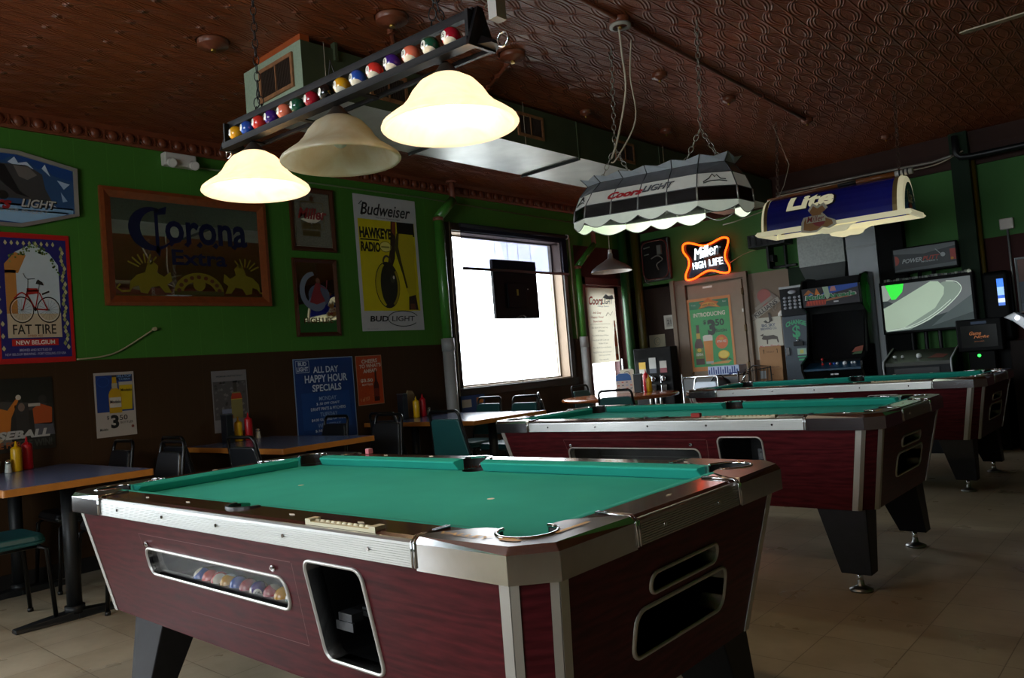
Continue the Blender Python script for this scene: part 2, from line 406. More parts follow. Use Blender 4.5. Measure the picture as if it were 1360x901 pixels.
# second shop window in the left wall, beside the camera and outside the frame
wood = mat('dark_stained_trim', '#2c1e15', .45, var=.15, streak=(2, 2, 14))
b = B()
for y in (NY0, (NY0+NY1)/2, NY1): b.box(-5.97, -5.83, y-.03, y+.03, NZ0, NZ1, wood)
for z in (NZ0, NZ1): b.box(-5.97, -5.83, NY0, NY1, z-.03, z+.03, wood)
wf = struct(b.build('window_2'))
b = B(); b.box(-5.90, -5.895, NY0, NY1, NZ0, NZ1, glassmat('clear_pane')); b.build('pane', wf)
b = B()
for x in (FX0, FX0+.97, FX0+1.93, FX1): b.box(x-.03, x+.03, -3.65, -3.53, FZ0, FZ1, wood)
for z in (FZ0, FZ1): b.box(FX0, FX1, -3.65, -3.53, z-.03, z+.03, wood)
wg = struct(b.build('added_fill_window'))  # unseen front window, added to bring fill light onto the left wall
b = B(); b.box(FX0, FX1, -3.60, -3.595, FZ0, FZ1, glassmat('clear_pane')); b.build('pane', wg)
# window in the left wall
jamb = mat('tan_painted_jamb', '#a88f78', .6)
W1 = struct(thing('window_1', '', '')); del W1['label']; del W1['category']; W1.location = (XL, (WY0+WY1)/2, WZ0)
cyw = (WY0+WY1)/2; hw = (WY1-WY0)/2
b = B()
b.box(-.16, 0, -hw, -hw+.012, 0, WZ1-WZ0, jamb); b.box(-.16, 0, hw-.012, hw, 0, WZ1-WZ0, jamb)
b.box(-.16, 0, -hw, hw, WZ1-WZ0-.012, WZ1-WZ0, jamb); b.box(-.16, 0, -hw, hw, 0, .012, jamb); b.build('jamb', W1)
b = B(); fm = mat('window_casing_paint', '#2a2218', .4, var=.1)
b.box(0, .03, -hw-.09, -hw, -.09, WZ1-WZ0+.08, fm); b.box(0, .03, hw, hw+.07, -.09, WZ1-WZ0+.08, fm); b.box(0, .03, -hw, hw, WZ1-WZ0, WZ1-WZ0+.08, fm)
b.build('casing', W1, bevel=.004)
b = B(); b.box(0, .035, -hw-.10, hw+.10, -.085, 0, fm); b.box(-.02, .05, -hw-.1, hw+.1, -.012, .0, fm); b.build('sill', W1, bevel=.005)
b = B(); b.box(-.15, -.145, -hw, hw, 0, WZ1-WZ0, glassmat('clear_pane')); b.build('pane', W1)
b = B(); al = mat('window_sash_metal', '#8d8478', .35, .6)
b.box(-.16, -.13, -hw, -hw+.035, 0, WZ1-WZ0, al); b.box(-.16, -.13, hw-.035, hw, 0, WZ1-WZ0, al); b.box(-.16, -.13, -hw, hw, 0, .03, al); b.box(-.16, -.13, -hw, hw, WZ1-WZ0-.03, WZ1-WZ0, al)
b.build('sash', W1)
# glass door in the left wall
D1 = struct(thing('door_1', '', '')); del D1['label']; del D1['category']; D1.location = (XL, (DY0+DY1)/2, 0)
hd = (DY1-DY0)/2; mr = mat('maroon_door_paint', '#4a1c1c', .4, var=.1)
b = B()
b.box(-.10, -.05, -hd, -hd+.07, 0, DZ1, mr); b.box(-.10, -.05, hd-.09, hd, 0, DZ1, mr); b.box(-.10, -.05, -hd, hd, DZ1-.10, DZ1, mr); b.box(-.10, -.05, -hd, hd, 0, .22, mr)
b.build('door_frame', D1, bevel=.004)
b = B(); b.box(-.08, -.075, -hd+.07, hd-.09, .22, DZ1-.10, glassmat('clear_pane')); b.build('pane', D1)
b = B(); b.box(0, .025, -hd-.10, -hd, 0, DZ1+.1, mr); b.box(0, .025, hd, hd+.1, 0, DZ1+.1, mr); b.box(0, .025, -hd-.1, hd+.1, DZ1, DZ1+.10, mr); b.build('casing', D1, bevel=.004)
b = B(); b.box(-.05, -.02, hd-.07, hd-.03, .95, 1.15, mat('door_lever_chrome', '#b8b8b8', .2, 1)); b.build('handle', D1, bevel=.004)
# tan storeroom door on the back wall
D2 = struct(thing('door_2', '', '')); del D2['label']; del D2['category']; D2.location = (-4.545, YB, 0)
tn = mat('tan_door_paint', '#96836f', .55, var=.08); tn2 = mat('tan_casing_paint', '#7a6856', .5, var=.08)
b = B(); b.box(-.37, .37, -.035, -.002, .01, 2.0, tn); b.build('slab', D2, bevel=.003)
b = B(); b.box(-.57, -.39, -.055, -.001, 0, 2.06, tn2); b.box(.40, .45, -.055, -.001, 0, 2.06, tn2); b.box(-.57, .45, -.056, -.001, 2.02, 2.09, tn2)
b.box(-.60, -.54, -.075, -.001, 0, 2.10, tn2); b.build('casing', D2, bevel=.006)
b = B(); hg = mat('old_brass', '#4b3a22', .4, .8)
for z in (.95, 1.4, 1.85): b.cyl((.39, -.045, z-.045), (.39, -.045, z+.045), .009, hg, n=8); b.box(.36, .42, -.041, -.034, z-.04, z+.04, hg)
b.build('hinge', D2)
b = B(); b.box(.35, .37, -.04, -.034, 1.60, 1.64, mat('white_tape', '#e8e8e0', .6)); b.box(-.15, -.02, -.038, -.035, 1.95, 1.975, MATS['white_tape']); b.build('tape', D2)
# crown moulding with egg pattern, plain crowns elsewhere
crown = mat('crown_red_brown', '#6b341d', .42, var=.12)
b = B()
b.prism([(XL, 3.015), (XL+.02, 3.015), (XL+.03, 3.035), (XL+.035, 3.105), (XL+.07, 3.13), (XL, 3.13)], 'y', -3.5, 8.9, crown)
for i in range(88):
    y = -1.7+.12*i+.035
    b.sphere((XL+.032, y, 3.068), .036, crown, 12, (.65, 1, 1.08))
    ring = [(XL+.034, y+.046*math.cos(t), 3.073+.042*math.sin(t)) for t in [PI*(1+k/8) for k in range(9)]]
    b.tube(ring, .005, crown, 4)
    b.box(XL+.03, XL+.042, y+.055, y+.065, 3.035, 3.10, crown)
struct(b.build('trim_1'))
b = B(); b.prism([(YB, 2.80), (YB-.03, 2.80), (YB-.04, 2.86), (YB-.06, 2.98), (YB-.10, 3.13), (YB, 3.13)], 'x', -5.7, 2.6, mat('crown_dark_brown', '#351a10', .6, var=.1, spec=.2)); struct(b.build('trim_2'))
b = B(); b.box(2.57, 2.6, -3.5, 8.9, 3.0, 3.13, crown); struct(b.build('trim_3'))
b = B(); b.box(-5.79, 2.6, -3.5, -3.47, 3.0, 3.13, crown); struct(b.build('trim_4'))
bb = mat('baseboard_black', '#161210', .5)
b = B(); b.box(XL, XL+.012, -3.5, 7.8, 0, .1, bb); struct(b.build('baseboard_left'))
b = B(); b.box(-5.7, -5.2, YB-.012, YB, 0, .1, bb); b.box(-3.6, 2.6, YB-.012, YB, 0, .1, bb); struct(b.build('baseboard_back'))
# dark green chase column on the back wall
b = B(); b.box(-1.775, -1.615, 8.80, YB, 0, 3.13, DKGREEN); struct(b.build('trim_5'))
# outdoors seen through the window: pavement and street
b = B(); pv = mat('concrete_pavement', '#b9b9b4', .9, var=.05, scale=3)
b.box(-30, -6.05, -12, 30, -.35, -.2, pv); struct(b.build('outdoor_pavement'))
# the tin strip of ceiling is continuous; orange timber packing above the duct end
# ---------------- pool tables ----------------
TL, TW = 2.36, 1.14
def laminate():
    m = bpy.data.materials.new('burgundy_woodgrain_laminate'); m.use_nodes = True; nt = m.node_tree; N = nt.nodes; L = nt.links; b = N['Principled BSDF']
    tc = N.new('ShaderNodeTexCoord'); mp = N.new('ShaderNodeMapping'); mp.inputs['Scale'].default_value = (.7, .7, 5); L.new(tc.outputs['Object'], mp.inputs['Vector'])
    wv = N.new('ShaderNodeTexWave'); wv.wave_type = 'BANDS'; wv.bands_direction = 'Z'; wv.inputs['Scale'].default_value = 2.3; wv.inputs['Distortion'].default_value = 14; wv.inputs['Detail'].default_value = 4; wv.inputs['Detail Scale'].default_value = 1.2
    L.new(mp.outputs['Vector'], wv.inputs['Vector'])
    nz = N.new('ShaderNodeTexNoise'); nz.inputs['Scale'].default_value = 18; nz.inputs['Detail'].default_value = 6; L.new(mp.outputs['Vector'], nz.inputs['Vector'])
    f = math_(N, L, 'MULTIPLY_ADD', nz.outputs['Fac'], .8, math_(N, L, 'MULTIPLY', wv.outputs['Fac'], .2))
    rp = N.new('ShaderNodeValToRGB'); e = rp.color_ramp.elements; e[0].position = .25; e[0].color = lin('#310a0f'); e[1].position = .75; e[1].color = lin('#52181e'); L.new(f, rp.inputs[0])
    L.new(rp.outputs['Color'], b.inputs['Base Color']); b.inputs['Roughness'].default_value = .38; b.inputs['Specular IOR Level'].default_value = .12
    return m
lam = laminate()
alu = mat('brushed_aluminium', '#c9c9c6', .32, 1, var=.04, streak=(40, 2, 2))
alup = mat('satin_aluminium_strip', '#b9b6b0', .45, .7, var=.05)
chrome = mat('worn_chrome', '#c8c8ca', .12, 1, var=.06, scale=30)
blackp = mat('black_plastic', '#0c0c0d', .45, var=.1)
blackw = mat('black_leg_paint', '#131318', .45, var=.35, scale=22, spec=.25)
felt = mat('green_felt', '#35a89a', .95, var=.07, scale=5, bump=.3, bscale=400, spec=.1)
felt2 = mat('green_felt_cushion', '#2a9c8c', .9, var=.05, spec=.12)
railw = mat('dark_rail_wood', '#3d211a', .22, var=.2, streak=(2, 14, 2), coat=.4)
rubber = mat('black_pocket_rubber', '#070707', .6)
ivory = mat('ivory_inlay', '#d8cdb4', .5)
beige = mat('beige_scorer', '#c6bd9d', .55)
def fy(z): return .02+.197*(.75-z)
def pool_table(loc):
    t = thing('pool_table', '', 'pool table', loc, 0, 'coin operated pool tables in a row')
    ch = .066
    def ring(ins, z):
        x0, x1, y0, y1 = ins, TL-ins, ins, TW-ins
        return [(x0+ch, y0, z), (x1-ch, y0, z), (x1, y0+ch, z), (x1, y1-ch, z), (x1-ch, y1, z), (x0+ch, y1, z), (x0, y1-ch, z), (x0, y0+ch, z)]
    b = B(); b.mi(lam); b.mi(blackp); b.hexa(ring(.095, .37), ring(.02, .752), lam); cab = b.build('cabinet', t)
    cuts = []
    def cutter(pts, axis, a, c):
        k = B(); k.mi(lam); k.prism(pts, axis, a, c, blackp); cuts.append(k.build('cut'))
    cutter(rrect(.60, 1.45, .566, .650, .030), 'y', -.1, .34)
    cutter(rrect(.60, 1.47, .536, .64, .010), 'y', .080, .33)
    cutter(rrect(1.567, 1.797, .457, .712, .025), 'y', -.1, .40)
    cutter(rrect(.43, .74, .622, .664, .020), 'x', TL-.30, TL+.1)
    cutter(rrect(.38, .80, .485, .590, .030), 'x', TL-.45, TL+.1)
    for c in cuts: c.matrix_world = Matrix.Translation(loc)
    bpy.context.view_layer.update()
    boolean(cab, cuts)
    # metal frames round the openings
    def frame(name, x0, x1, z0, z1, r, end=False, w_=.007, dep=.045):
        b = B()
        o = rrect(x0-w_, x1+w_, z0-w_, z1+w_, r+w_); i = rrect(x0, x1, z0, z1, r); n = len(o)
        def P(p, d):
            y = fy(p[1])
            return (TL-y-d, p[0], p[1]) if end else (p[0], y+d, p[1])
        A = [b.bm.verts.new(P(p, -.004)) for p in o]; C = [b.bm.verts.new(P(p, -.006)) for p in i]; D = [b.bm.verts.new(P(p, dep)) for p in i]; E = [b.bm.verts.new(P(p, .004)) for p in o]
        fs = []
        for k in range(n):
            j = (k+1) % n
            fs += [b.bm.faces.new((A[k], A[j], C[j], C[k])), b.bm.faces.new((C[k], C[j], D[j], D[k])), b.bm.faces.new((E[k], E[j], A[j], A[k]))]
        b._faces(fs, alup, True); return b.build(name, t)
    frame('window_frame', .60, 1.45, .566, .650, .030)
    frame('niche_frame', 1.567, 1.797, .457, .712, .025)
    frame('slot_frame', .43, .74, .622, .664, .020, True)
    frame('return_frame', .38, .80, .485, .590, .030, True, .008, .06)
    b = B(); pn = rrect(.603, 1.447, .569, .647, .028); b.poly([(p[0], -p[1]) for p in pn], 0, glassmat('scratched_pane', '#e8e8e8', .05, .9))
    for v in b.bm.verts: z = -v.co.y; v.co = Vector((v.co.x, fy(z)+.012, z))
    b.build('pane', t)
    # hatch outline, screws
    b = B(); ln = mat('laminate_edge_line', '#6d4a48', .5)
    for (x0, z0, x1, z1) in ((.573, .700, 1.50, .702), (.83, .466, 1.49, .474), (1.49, .474, 1.505, .700), (.573, .700, .60, .60)):
        d = Vector((x1-x0, 0, z1-z0)).normalized(); n_ = Vector((-d.z, 0, d.x))*.0009
        q = []
        for (x, z), s_ in (((x0, z0), 1), ((x1, z1), 1), ((x1, z1), -1), ((x0, z0), -1)):
            zz = z+n_.z*s_; q.append((x+n_.x*s_, fy(zz)-.0007, zz))
        b.face(q, ln)
    b.build('hatch_line', t)
    for x, z in ((.62, .668), (1.41, .677)):
        b = B(); b.cyl((x, fy(z)+.004, z), (x, fy(z)-.006, z-.001), .009, chrome, n=12); b.cyl((x, fy(z)-.006, z), (x, fy(z)-.011, z), .004, chrome, n=8); b.build('lock', t)
    # coin slide in the niche
    b = B(); ds = mat('dull_coin_steel', '#4c4d50', .45, .8)
    b.box(1.60, 1.655, .095, .13, .550, .572, ds); b.box(1.592, 1.662, .092, .098, .530, .552, ds); b.box(1.60, 1.79, .13, .20, .560, .572, blackp)
    b.box(1.64, 1.78, .14, .19, .572, .578, ds); b.box(1.715, 1.797, .16, .165, .575, .64, ds)
    for k in range(6): b.box(1.72+.012*k, 1.728+.012*k, .15, .16, .580, .590, ds)
    for k in range(3): b.cyl((1.73+.025*k, .16, .625), (1.73+.025*k, .157, .625), .004, chrome, n=8)
    b.build('coin_slide', t)
    # corner strips
    R1 = ring(.095, .37); R2 = ring(.02, .752)
    for k in range(8):
        b = B()
        lo, hi = Vector(R1[k]), Vector(R2[k]); prv = Vector(R2[k-1]); nxt = Vector(R2[(k+1) % 8])
        for nb in (prv, nxt):
            wd = .026 if (nb-hi).length > .15 else .017
            d = (nb-hi).normalized()*wd
            cen = Vector((TL/2, TW/2, hi.z)); out = Vector((0, 0, 0))
            nrm = (nb-hi).cross(lo-hi).normalized()
            if nrm.dot(hi-cen) < 0: nrm = -nrm
            e = nrm*.003
            b.hexa([lo+e, lo+d+e, lo+d-e*.1, lo-e*.1], [hi+e, hi+d+e, hi+d-e*.1, hi-e*.1], alup)
        b.build('corner_strip', t)
    # cloth bed
    PK = [(.125, .125), (TL-.125, .125), (.125, TW-.125), (TL-.125, TW-.125)]; SP = [(TL/2, .098), (TL/2, TW-.098)]
    b = B(); b.mi(felt); b.box(.06, TL-.06, .06, TW-.06, .745, .775, felt); bed = b.build('playing_cloth', t); cuts = []
    for i, (x, y) in enumerate(PK+SP):
        k = B(); k.mi(felt); k.cyl((x, y, .70), (x, y, .80), .060 if i < 4 else .056, rubber, n=28); c = k.build('cut'); c.matrix_world = Matrix.Translation(loc); cuts.append(c)
    bpy.context.view_layer.update(); boolean(bed, cuts)
    b = B()
    for x in (.71, 1.70): b.cyl((x, .575, .7751), (x, .575, .7757), .011, ivory, n=16)
    b.build('spot', t)
    # rails (outer -> inner profile), extruded
    def rail(name, m, prof, side, a0, a1, c0=0, c1=0, smooth=False):
        # side: 0 near,1 far,2 left,3 right ; c0,c1 extra mitre per unit of inset at each end
        b = B(); lo = []; hi = []
        for u, z in prof:
            def W(a, e):
                if side == 0: return (a, u, z)
                if side == 1: return (a, TW-u, z)
                if side == 2: return (u, a, z)
                return (TL-u, a, z)
            lo.append(b.bm.verts.new(W(a0+c0*u, 0))); hi.append(b.bm.verts.new(W(a1-c1*u, 0)))
        n = len(lo); b._faces([b.bm.faces.new(lo), b.bm.faces.new(hi[::-1])], m)
        b._faces([b.bm.faces.new((lo[i], hi[i], hi[(i+1) % n], lo[(i+1) % n])) for i in range(n)], m, smooth)
        return b.build(name, t, bevel=.002)
    wood_p = [(.004, .753), (.004, .800), (.008, .808), (.020, .8145), (.105, .817), (.105, .775), (.05, .753)]
    trim_p = [(-.001, .752), (-.001, .798), (.004, .806), (.010, .807), (.006, .752)]
    cush_p = [(.102, .817), (.112, .8175), (.145, .811), (.149, .806), (.128, .776), (.102, .776)]
    c = .24
    for side, ln_ in ((0, TL), (1, TL)):
        rr_ = rail('rail', railw, wood_p, side, c, TL-c); rr_.modifiers.clear()
        k = B(); k.mi(railw); k.cyl((TL/2, SP[side][1], .70), (TL/2, SP[side][1], .90), .0575, rubber, n=28); kc = k.build('cut'); kc.matrix_world = Matrix.Translation(loc); bpy.context.view_layer.update(); boolean(rr_, [kc])
        rail('cushion', felt2, cush_p, side, .140-.13*.0, TL/2-.035, .52, .25)
        rail('cushion', felt2, cush_p, side, TL/2+.035, TL-.140, .25, .52)
    for side in (2, 3):
        rail('rail', railw, wood_p, side, c, TW-c)
        rail('cushion', felt2, cush_p, side, .140, TW-.140, .52, .52)
    for side, a0, a1 in ((0, .315, TL-.315), (1, .315, TL-.315), (2, .315, TW-.315), (3, .315, TW-.315)):
        b = B()
        def W(a, u, z): return {0: (a, u, z), 1: (a, TW-u, z), 2: (u, a, z), 3: (TL-u, a, z)}[side]
        prof = [(.006, .752)]
        for k in range(9):
            z = .752+.0052*k; prof += [(-.001, z), (-.001, z+.0032), (.0008, z+.0038), (.0008, z+.0050)]
        prof += [(.001, .8035), (.006, .8085), (.014, .810), (.010, .752)]
        lo = [b.bm.verts.new(W(a0, u, z)) for u, z in prof]; hi = [b.bm.verts.new(W(a1, u, z)) for u, z in prof]; n = len(lo)
        b._faces([b.bm.faces.new(lo), b.bm.faces.new(hi[::-1])], alu); b._faces([b.bm.faces.new((lo[i], hi[i], hi[(i+1) % n], lo[(i+1) % n])) for i in range(n)], alu)
        kk = 5 if side < 2 else 2
        for k in range(kk):
            a = a0+(a1-a0)*(k+.5)/kk; b.cyl(W(a, 0, .778), W(a, -.004, .778), .005, chrome, n=10)
        b.build('rail_trim', t)
    b = B()
    for side, ks in ((0, (1, 2, 3, 5, 6, 7)), (1, (1, 2, 3, 5, 6, 7)), (2, (1, 2, 3)), (3, (1, 2, 3))):
        for k in ks:
            a = (TL if side < 2 else TW)*k/(8 if side < 2 else 4)
            x, y = {0: (a, .06), 1: (a, TW-.06), 2: (.06, a), 3: (TL-.06, a)}[side]
            lx, ly = (.013, .004) if side < 2 else (.004, .013)
            b.prism([(x-lx, y), (x, y-ly), (x+lx, y), (x, y+ly)], 'z', .8155, .8175, ivory)
    b.build('sight', t)
    # corner castings with pocket cut-outs
    shp = [(.068, -.003), (.325, -.003), (.325, .03), (.255, .105), (.235, .118), (.190, .125)]
    cx = cy_ = .125; r = .064
    arcp = [(cx+r*math.cos(-.05-k/16*(1.5*PI-.1)), cy_+r*math.sin(-.05-k/16*(1.5*PI-.1))) for k in range(17)]
    shp += arcp
    shp += [(.125, .190), (.118, .235), (.105, .255), (.03, .325), (-.003, .325), (-.003, .068)]
    cm = chrome
    top = mat('castings_top_bronze', '#6a5a4c', .28, .9, var=.2, scale=20)
    for ix in (0, 1):
        for iy in (0, 1):
            def X(p): return ((TL-p[0]) if ix else p[0], (TW-p[1]) if iy else p[1])
            b = B(); q = [X(p) for p in shp]
            b.prism(q, 'z', .748, .804, cm)
            # raised crown, slightly inset
            cen = Vector(X((.12, .12)))
            q2 = []
            for p in shp:
                v = Vector(p); on = (p[0] < .06 or p[1] < .02) and not (abs((v-Vector((cx, cy_))).length-r) < .003)
                if on: v = v + (Vector((.09, .09))-v).normalized()*.012
                q2.append(X(v))
            n = len(q); A = [b.bm.verts.new((p[0], p[1], .804)) for p in q]; Bv = [b.bm.verts.new((p[0], p[1], .819)) for p in q2]
            b._faces([b.bm.faces.new((A[i], A[(i+1) % n], Bv[(i+1) % n], Bv[i])) for i in range(n)], cm)
            b._faces([b.bm.faces.new(Bv)], top)
            for (p0, p1) in (((.3255, -.0045), (.3255, .10)), ((-.0045, .3255), (.10, .3255))):
                for dd in (0, .009):
                    q0 = Vector(p0)+(Vector((dd, 0)) if p0[0] > .2 else Vector((0, dd))); q1 = Vector(p1)+(Vector((dd, 0)) if p0[0] > .2 else Vector((0, dd)))
                    a_ = X(q0); c_ = X(q1); u_ = (Vector(c_)-Vector(a_)).normalized()
                    b.tube([(a_[0], a_[1], .753), (a_[0], a_[1], .806), (a_[0]+u_.x*.014, a_[1]+u_.y*.014, .818), (c_[0], c_[1], .8195)], .0028, cm, 5)
            cst = b.build('corner_casting', t)
            b = B(); pa = [X(p) for p in arcp]
            b.tube([(p[0], p[1], .818) for p in pa], .0045, chrome, 6); b.build('pocket_rim', cst)
            if ix == 1 and iy == 0:
                b = B(); g = mat('worn_gold_lettering', '#d0a050', .5, .2)
                b.txt('VALLEY', TL-.225, .045, .15, .020, .8202, g, .03); b.ell(TL-.105, .05, .028, .011, .8202, g); b.stroke([(TL-.055, .13), (TL-.055, .24)], .012, .8202, g)
                b.build('casting_lettering', cst)
            b = B(); ang = math.atan2(-1 if iy == 0 else 1, -1 if ix == 0 else 1)
            px, py = X((cx, cy_))
            b.lathe([(.0615, .817), (.0635, .74), (.058, .70), (.03, .67), (.0, .668)], rubber, (px, py, 0), 24, ang-2.25, ang+2.25)
            b.lathe([(.058, .775), (.058, .70), (.0, .668)], rubber, (px, py, 0), 24); b.build('pocket', t)
    for i, (x, y) in enumerate(SP):
        b = B(); ang = -PI/2 if i == 0 else PI/2
        b.lathe([(.0565, .8165), (.0585, .74), (.055, .69), (0, .668)], rubber, (x, y, 0), 20, ang-1.75, ang+1.75)
        b.lathe([(.055, .775), (.055, .70), (0, .668)], rubber, (x, y, 0), 20)
        b.build('pocket', t)
        b = B(); sy = -1 if i == 0 else 1
        pl = [(x+.074*math.cos(a), y+sy*.058*math.sin(a)) for a in [k*PI/12 for k in range(13)]]+[(x-.0575*math.cos(a), y+sy*.0565*math.sin(a)*.9) for a in [k*PI/12 for k in range(13)]]
        b.prism(pl, 'z', .812, .821, blackp if i == 0 else chrome); b.build('side_pocket_plate', t)
    # score counter on the near rail
    b = B(); b.box(1.61, 1.885, .012, .040, .806, .818, beige); b.box(1.61, 1.632, .012, .042, .806, .824, beige); b.box(1.863, 1.885, .012, .042, .806, .824, beige)
    for k in range(10): b.cyl((1.637+.022*k, .027, .818), (1.655+.022*k, .027, .818), .0045, beige, n=10)
    b.build('score_counter', t)
    # legs
    for ix in (0, 1):
        for iy in (0, 1):
            def X(p): return ((TL-p[0]) if ix else p[0], (TW-p[1]) if iy else p[1])
            b = B()
            dx = 0 if ix else .185
            lo = [X((p[0]+dx, p[1]))+(.085,) for p in ((.121, .070), (.256, .070), (.256, .160), (.121, .160))]
            hi = [X((p[0]+dx, p[1]))+(.372,) for p in ((.130, .105), (.355, .105), (.355, .250), (.130, .250))]
            b.hexa(lo, hi, blackw); leg = b.build('leg', t, bevel=.004)
            b = B(); x, y = X((.190+dx, .122))
            b.cyl((x, y, .02), (x, y, .10), .013, chrome); b.lathe([(.0, .0), (.050, .0), (.052, .008), (.030, .018), (.016, .026), (.013, .05)], mat('foot_steel', '#8a8a88', .35, 1), (x, y, 0), 24)
            b.build('levelling_foot', leg)
    return t
T1 = pool_table((-3.290, 1.0515, 0)); T1['label'] = 'nearest burgundy pool table, balls behind the window in its long side'
T2 = dup(T1, (-3.450, 3.565, 0), 0, 'middle burgundy pool table, standing between the nearest and the farthest one')
T3 = dup(T1, (-3.536, 6.168, 0), 0, 'farthest pool table, in front of the arcade machines along the back wall')
# ---------------- billiard balls ----------------
BC = {1: '#e0a21a', 2: '#1f4fae', 3: '#d5342b', 4: '#3b1d7a', 5: '#ee7a5c', 6: '#0f4f38', 7: '#a5152b', 8: '#0c0c0c'}
cream = mat('ball_cream', '#efe6cf', .12, coat=.6, var=.02)
def ballmesh(n, facing=Vector((.3, -.9, -.3)), r=.0285):
    b = B(); colm = mat('ball_colour_%d' % ((n-1) % 8+1 if n != 8 else 8), BC[n if n <= 8 else n-8], .12, coat=.6, var=.02)
    main = cream if n > 8 else colm
    fs = b.sphere((0, 0, 0), r, main, 32)
    if n > 8:
        k = b.mi(colm)
        for f in b.bm.faces:
            if abs(f.calc_center_median().z) < r*.66: f.material_index = k
        q = Vector((0, 0, 1)).rotation_difference(Vector((-.18, .42, .85)).normalized())
        for v in b.bm.verts: v.co = q @ v.co
    # number disc
    fd = facing.normalized(); q = Vector((0, 0, 1)).rotation_difference(fd)
    wm = mat('ball_number_disc', '#f4efe2', .2, var=.01); bk = mat('ball_number_ink', '#0b0b0b', .4)
    b2 = B(); b2.ell(0, 0, r*.50, r*.50, 0, wm, 20); b2.txt(str(n), 0, 0, r*.24 if n < 10 else r*.48, r*.46, .0006, bk, .015)
    for k in range(-4, 5):
        for no in ((1, 0, 0), (0, 1, 0)):
            g = b2.bm.verts[:]+b2.bm.edges[:]+b2.bm.faces[:]; bmesh.ops.bisect_plane(b2.bm, geom=g, plane_co=(r*.12*k, r*.12*k, 0), plane_no=no)
    x = Vector((fd.y*-1, fd.x, 0)).normalized(); y = fd.cross(x).normalized()
    if y.z < 0: y = -y; 
    x = y.cross(fd).normalized()
    for f in b2.bm.faces:
        pts = []
        for v in f.verts:
            p = v.co; d = (fd*r + x*p.x + y*p.y).normalized()*(r+.0003+p.z); pts.append(d)
        b.face(pts, wm if f.material_index == 0 else bk)
    b2.bm.free()
    return b
names = {1: 'solid yellow', 2: 'solid blue', 3: 'solid red', 4: 'solid purple', 5: 'solid orange', 6: 'solid green', 7: 'solid maroon', 8: 'black', 9: 'yellow striped', 10: 'blue striped', 11: 'red striped', 12: 'purple striped', 13: 'orange striped', 14: 'green striped', 15: 'maroon striped'}
tray = [(10, .0), (3, 1), (11, 2), (9, 3), (2, 4), (7, 5), (12, 6), (15, 7.3), (1, 8.3), (14, 9.3), (5, 10.3)]
where = ['leftmost of row', 'second from the left', 'third from the left', 'fourth from the left', 'fifth from the left', 'sixth from the left', 'seventh from the left', 'eighth from the left', 'third from the right', 'second from the right', 'rightmost of row']
for (n, k), wh in zip(tray, where):
    b = ballmesh(n, Vector((.2+.3*math.sin(n), -.6, .5)))
    o = b.build('billiard_ball', None, (-3.29+.835+.0578*k, 1.0515+.115, .537+.0285), (n*.7, n*.4, n))
    tag(o, '%s billiard ball, %s behind the ball window of the nearest table' % (names[n], wh), 'ball', 'balls in the ball tray')
b = B(); pk = mat('pink_chalk_paper', '#c46a74', .7); b.box(-.012, .012, -.012, .012, 0, .022, pk); b.box(-.011, .011, -.011, .011, .022, .023, mat('pink_chalk', '#d8b6bc', .9))
o = b.build('chalk_cube', None, (-2.86, 2.165, .8165), bevel=.001); tag(o, 'pink cube of cue chalk on the far rail of the nearest pool table', 'chalk')
b = B(); b.box(-.02, .03, -.012, .012, 0, .02, mat('red_chalk_paper', '#9c2b24', .7)); b.box(-.018, .028, -.011, .011, .02, .0215, mat('red_chalk', '#7a3b38', .9))
o = b.build('chalk_cube', None, (-2.01, 3.62, .8165), bevel=.001); tag(o, 'red cue chalk on the near rail of the middle pool table', 'chalk')
# ---------------- lamps over the tables ----------------
blk = mat('black_lamp_metal', '#17181a', .4, .3)
def chain(b, p0, p1, m, ln=.04, r=.0022, wd=.011):
    p0 = Vector(p0); p1 = Vector(p1); L_ = (p1-p0).length; n = max(1, int(L_/(ln*.78))); d = (p1-p0)/n; dn = d.normalized()
    a = dn.orthogonal().normalized(); c = dn.cross(a)
    for i in range(n):
        o = p0+d*(i+.5); x = a if i % 2 else c
        b.tube([o+dn*(ln/2*math.cos(t))+x*(wd*math.sin(t)) for t in [2*PI*k/10 for k in range(10)]], r, m, 4, closed=True)
# --- ball-rack lamp over the nearest table
A0 = Vector((-2.87, 1.62, 2.176)); A1 = Vector((-1.455, 1.60, 2.112))
lampB = thing('ball_rack_lamp', 'black bar lamp with billiard balls and three bell glass shades over the nearest pool table', 'lamp', ((A0+A1)/2)[:])
C0 = (A0+A1)/2
ex = (A1-A0).normalized(); Lh = (A1-A0).length/2; eyv = Vector((0, 1, 0)); ezv = ex.cross(eyv).normalized()
def LP(s, y, z): return ex*s+eyv*y+ezv*z
b = B()
def bar(b, y0, y1, z0, z1, s0, s1, m):
    mt = Matrix((ex, eyv, ezv)).transposed().to_4x4(); b.box(s0, s1, y0, y1, z0, z1, m, mt)
bar(b, -.058, -.050, -.052, -.030, -Lh, Lh, blk); bar(b, -.058, -.020, -.054, -.048, -Lh, Lh, blk)
bar(b, -.030, -.018, .034, .056, -Lh, Lh, blk); bar(b, -.030, .02, .052, .058, -Lh, Lh, blk)
bar(b, .035, .046, -.054, -.040, -Lh, Lh, blk)
for s_ in (-.55, -.18, .18, .55): bar(b, -.05, .04, -.054, -.049, s_-.012, s_+.012, blk)
bar(b, -.050, -.030, -.05, .05, -Lh, -Lh+.012, blk); bar(b, -.050, -.030, -.05, .05, Lh-.012, Lh, blk)
b.build('rack_rail', lampB)
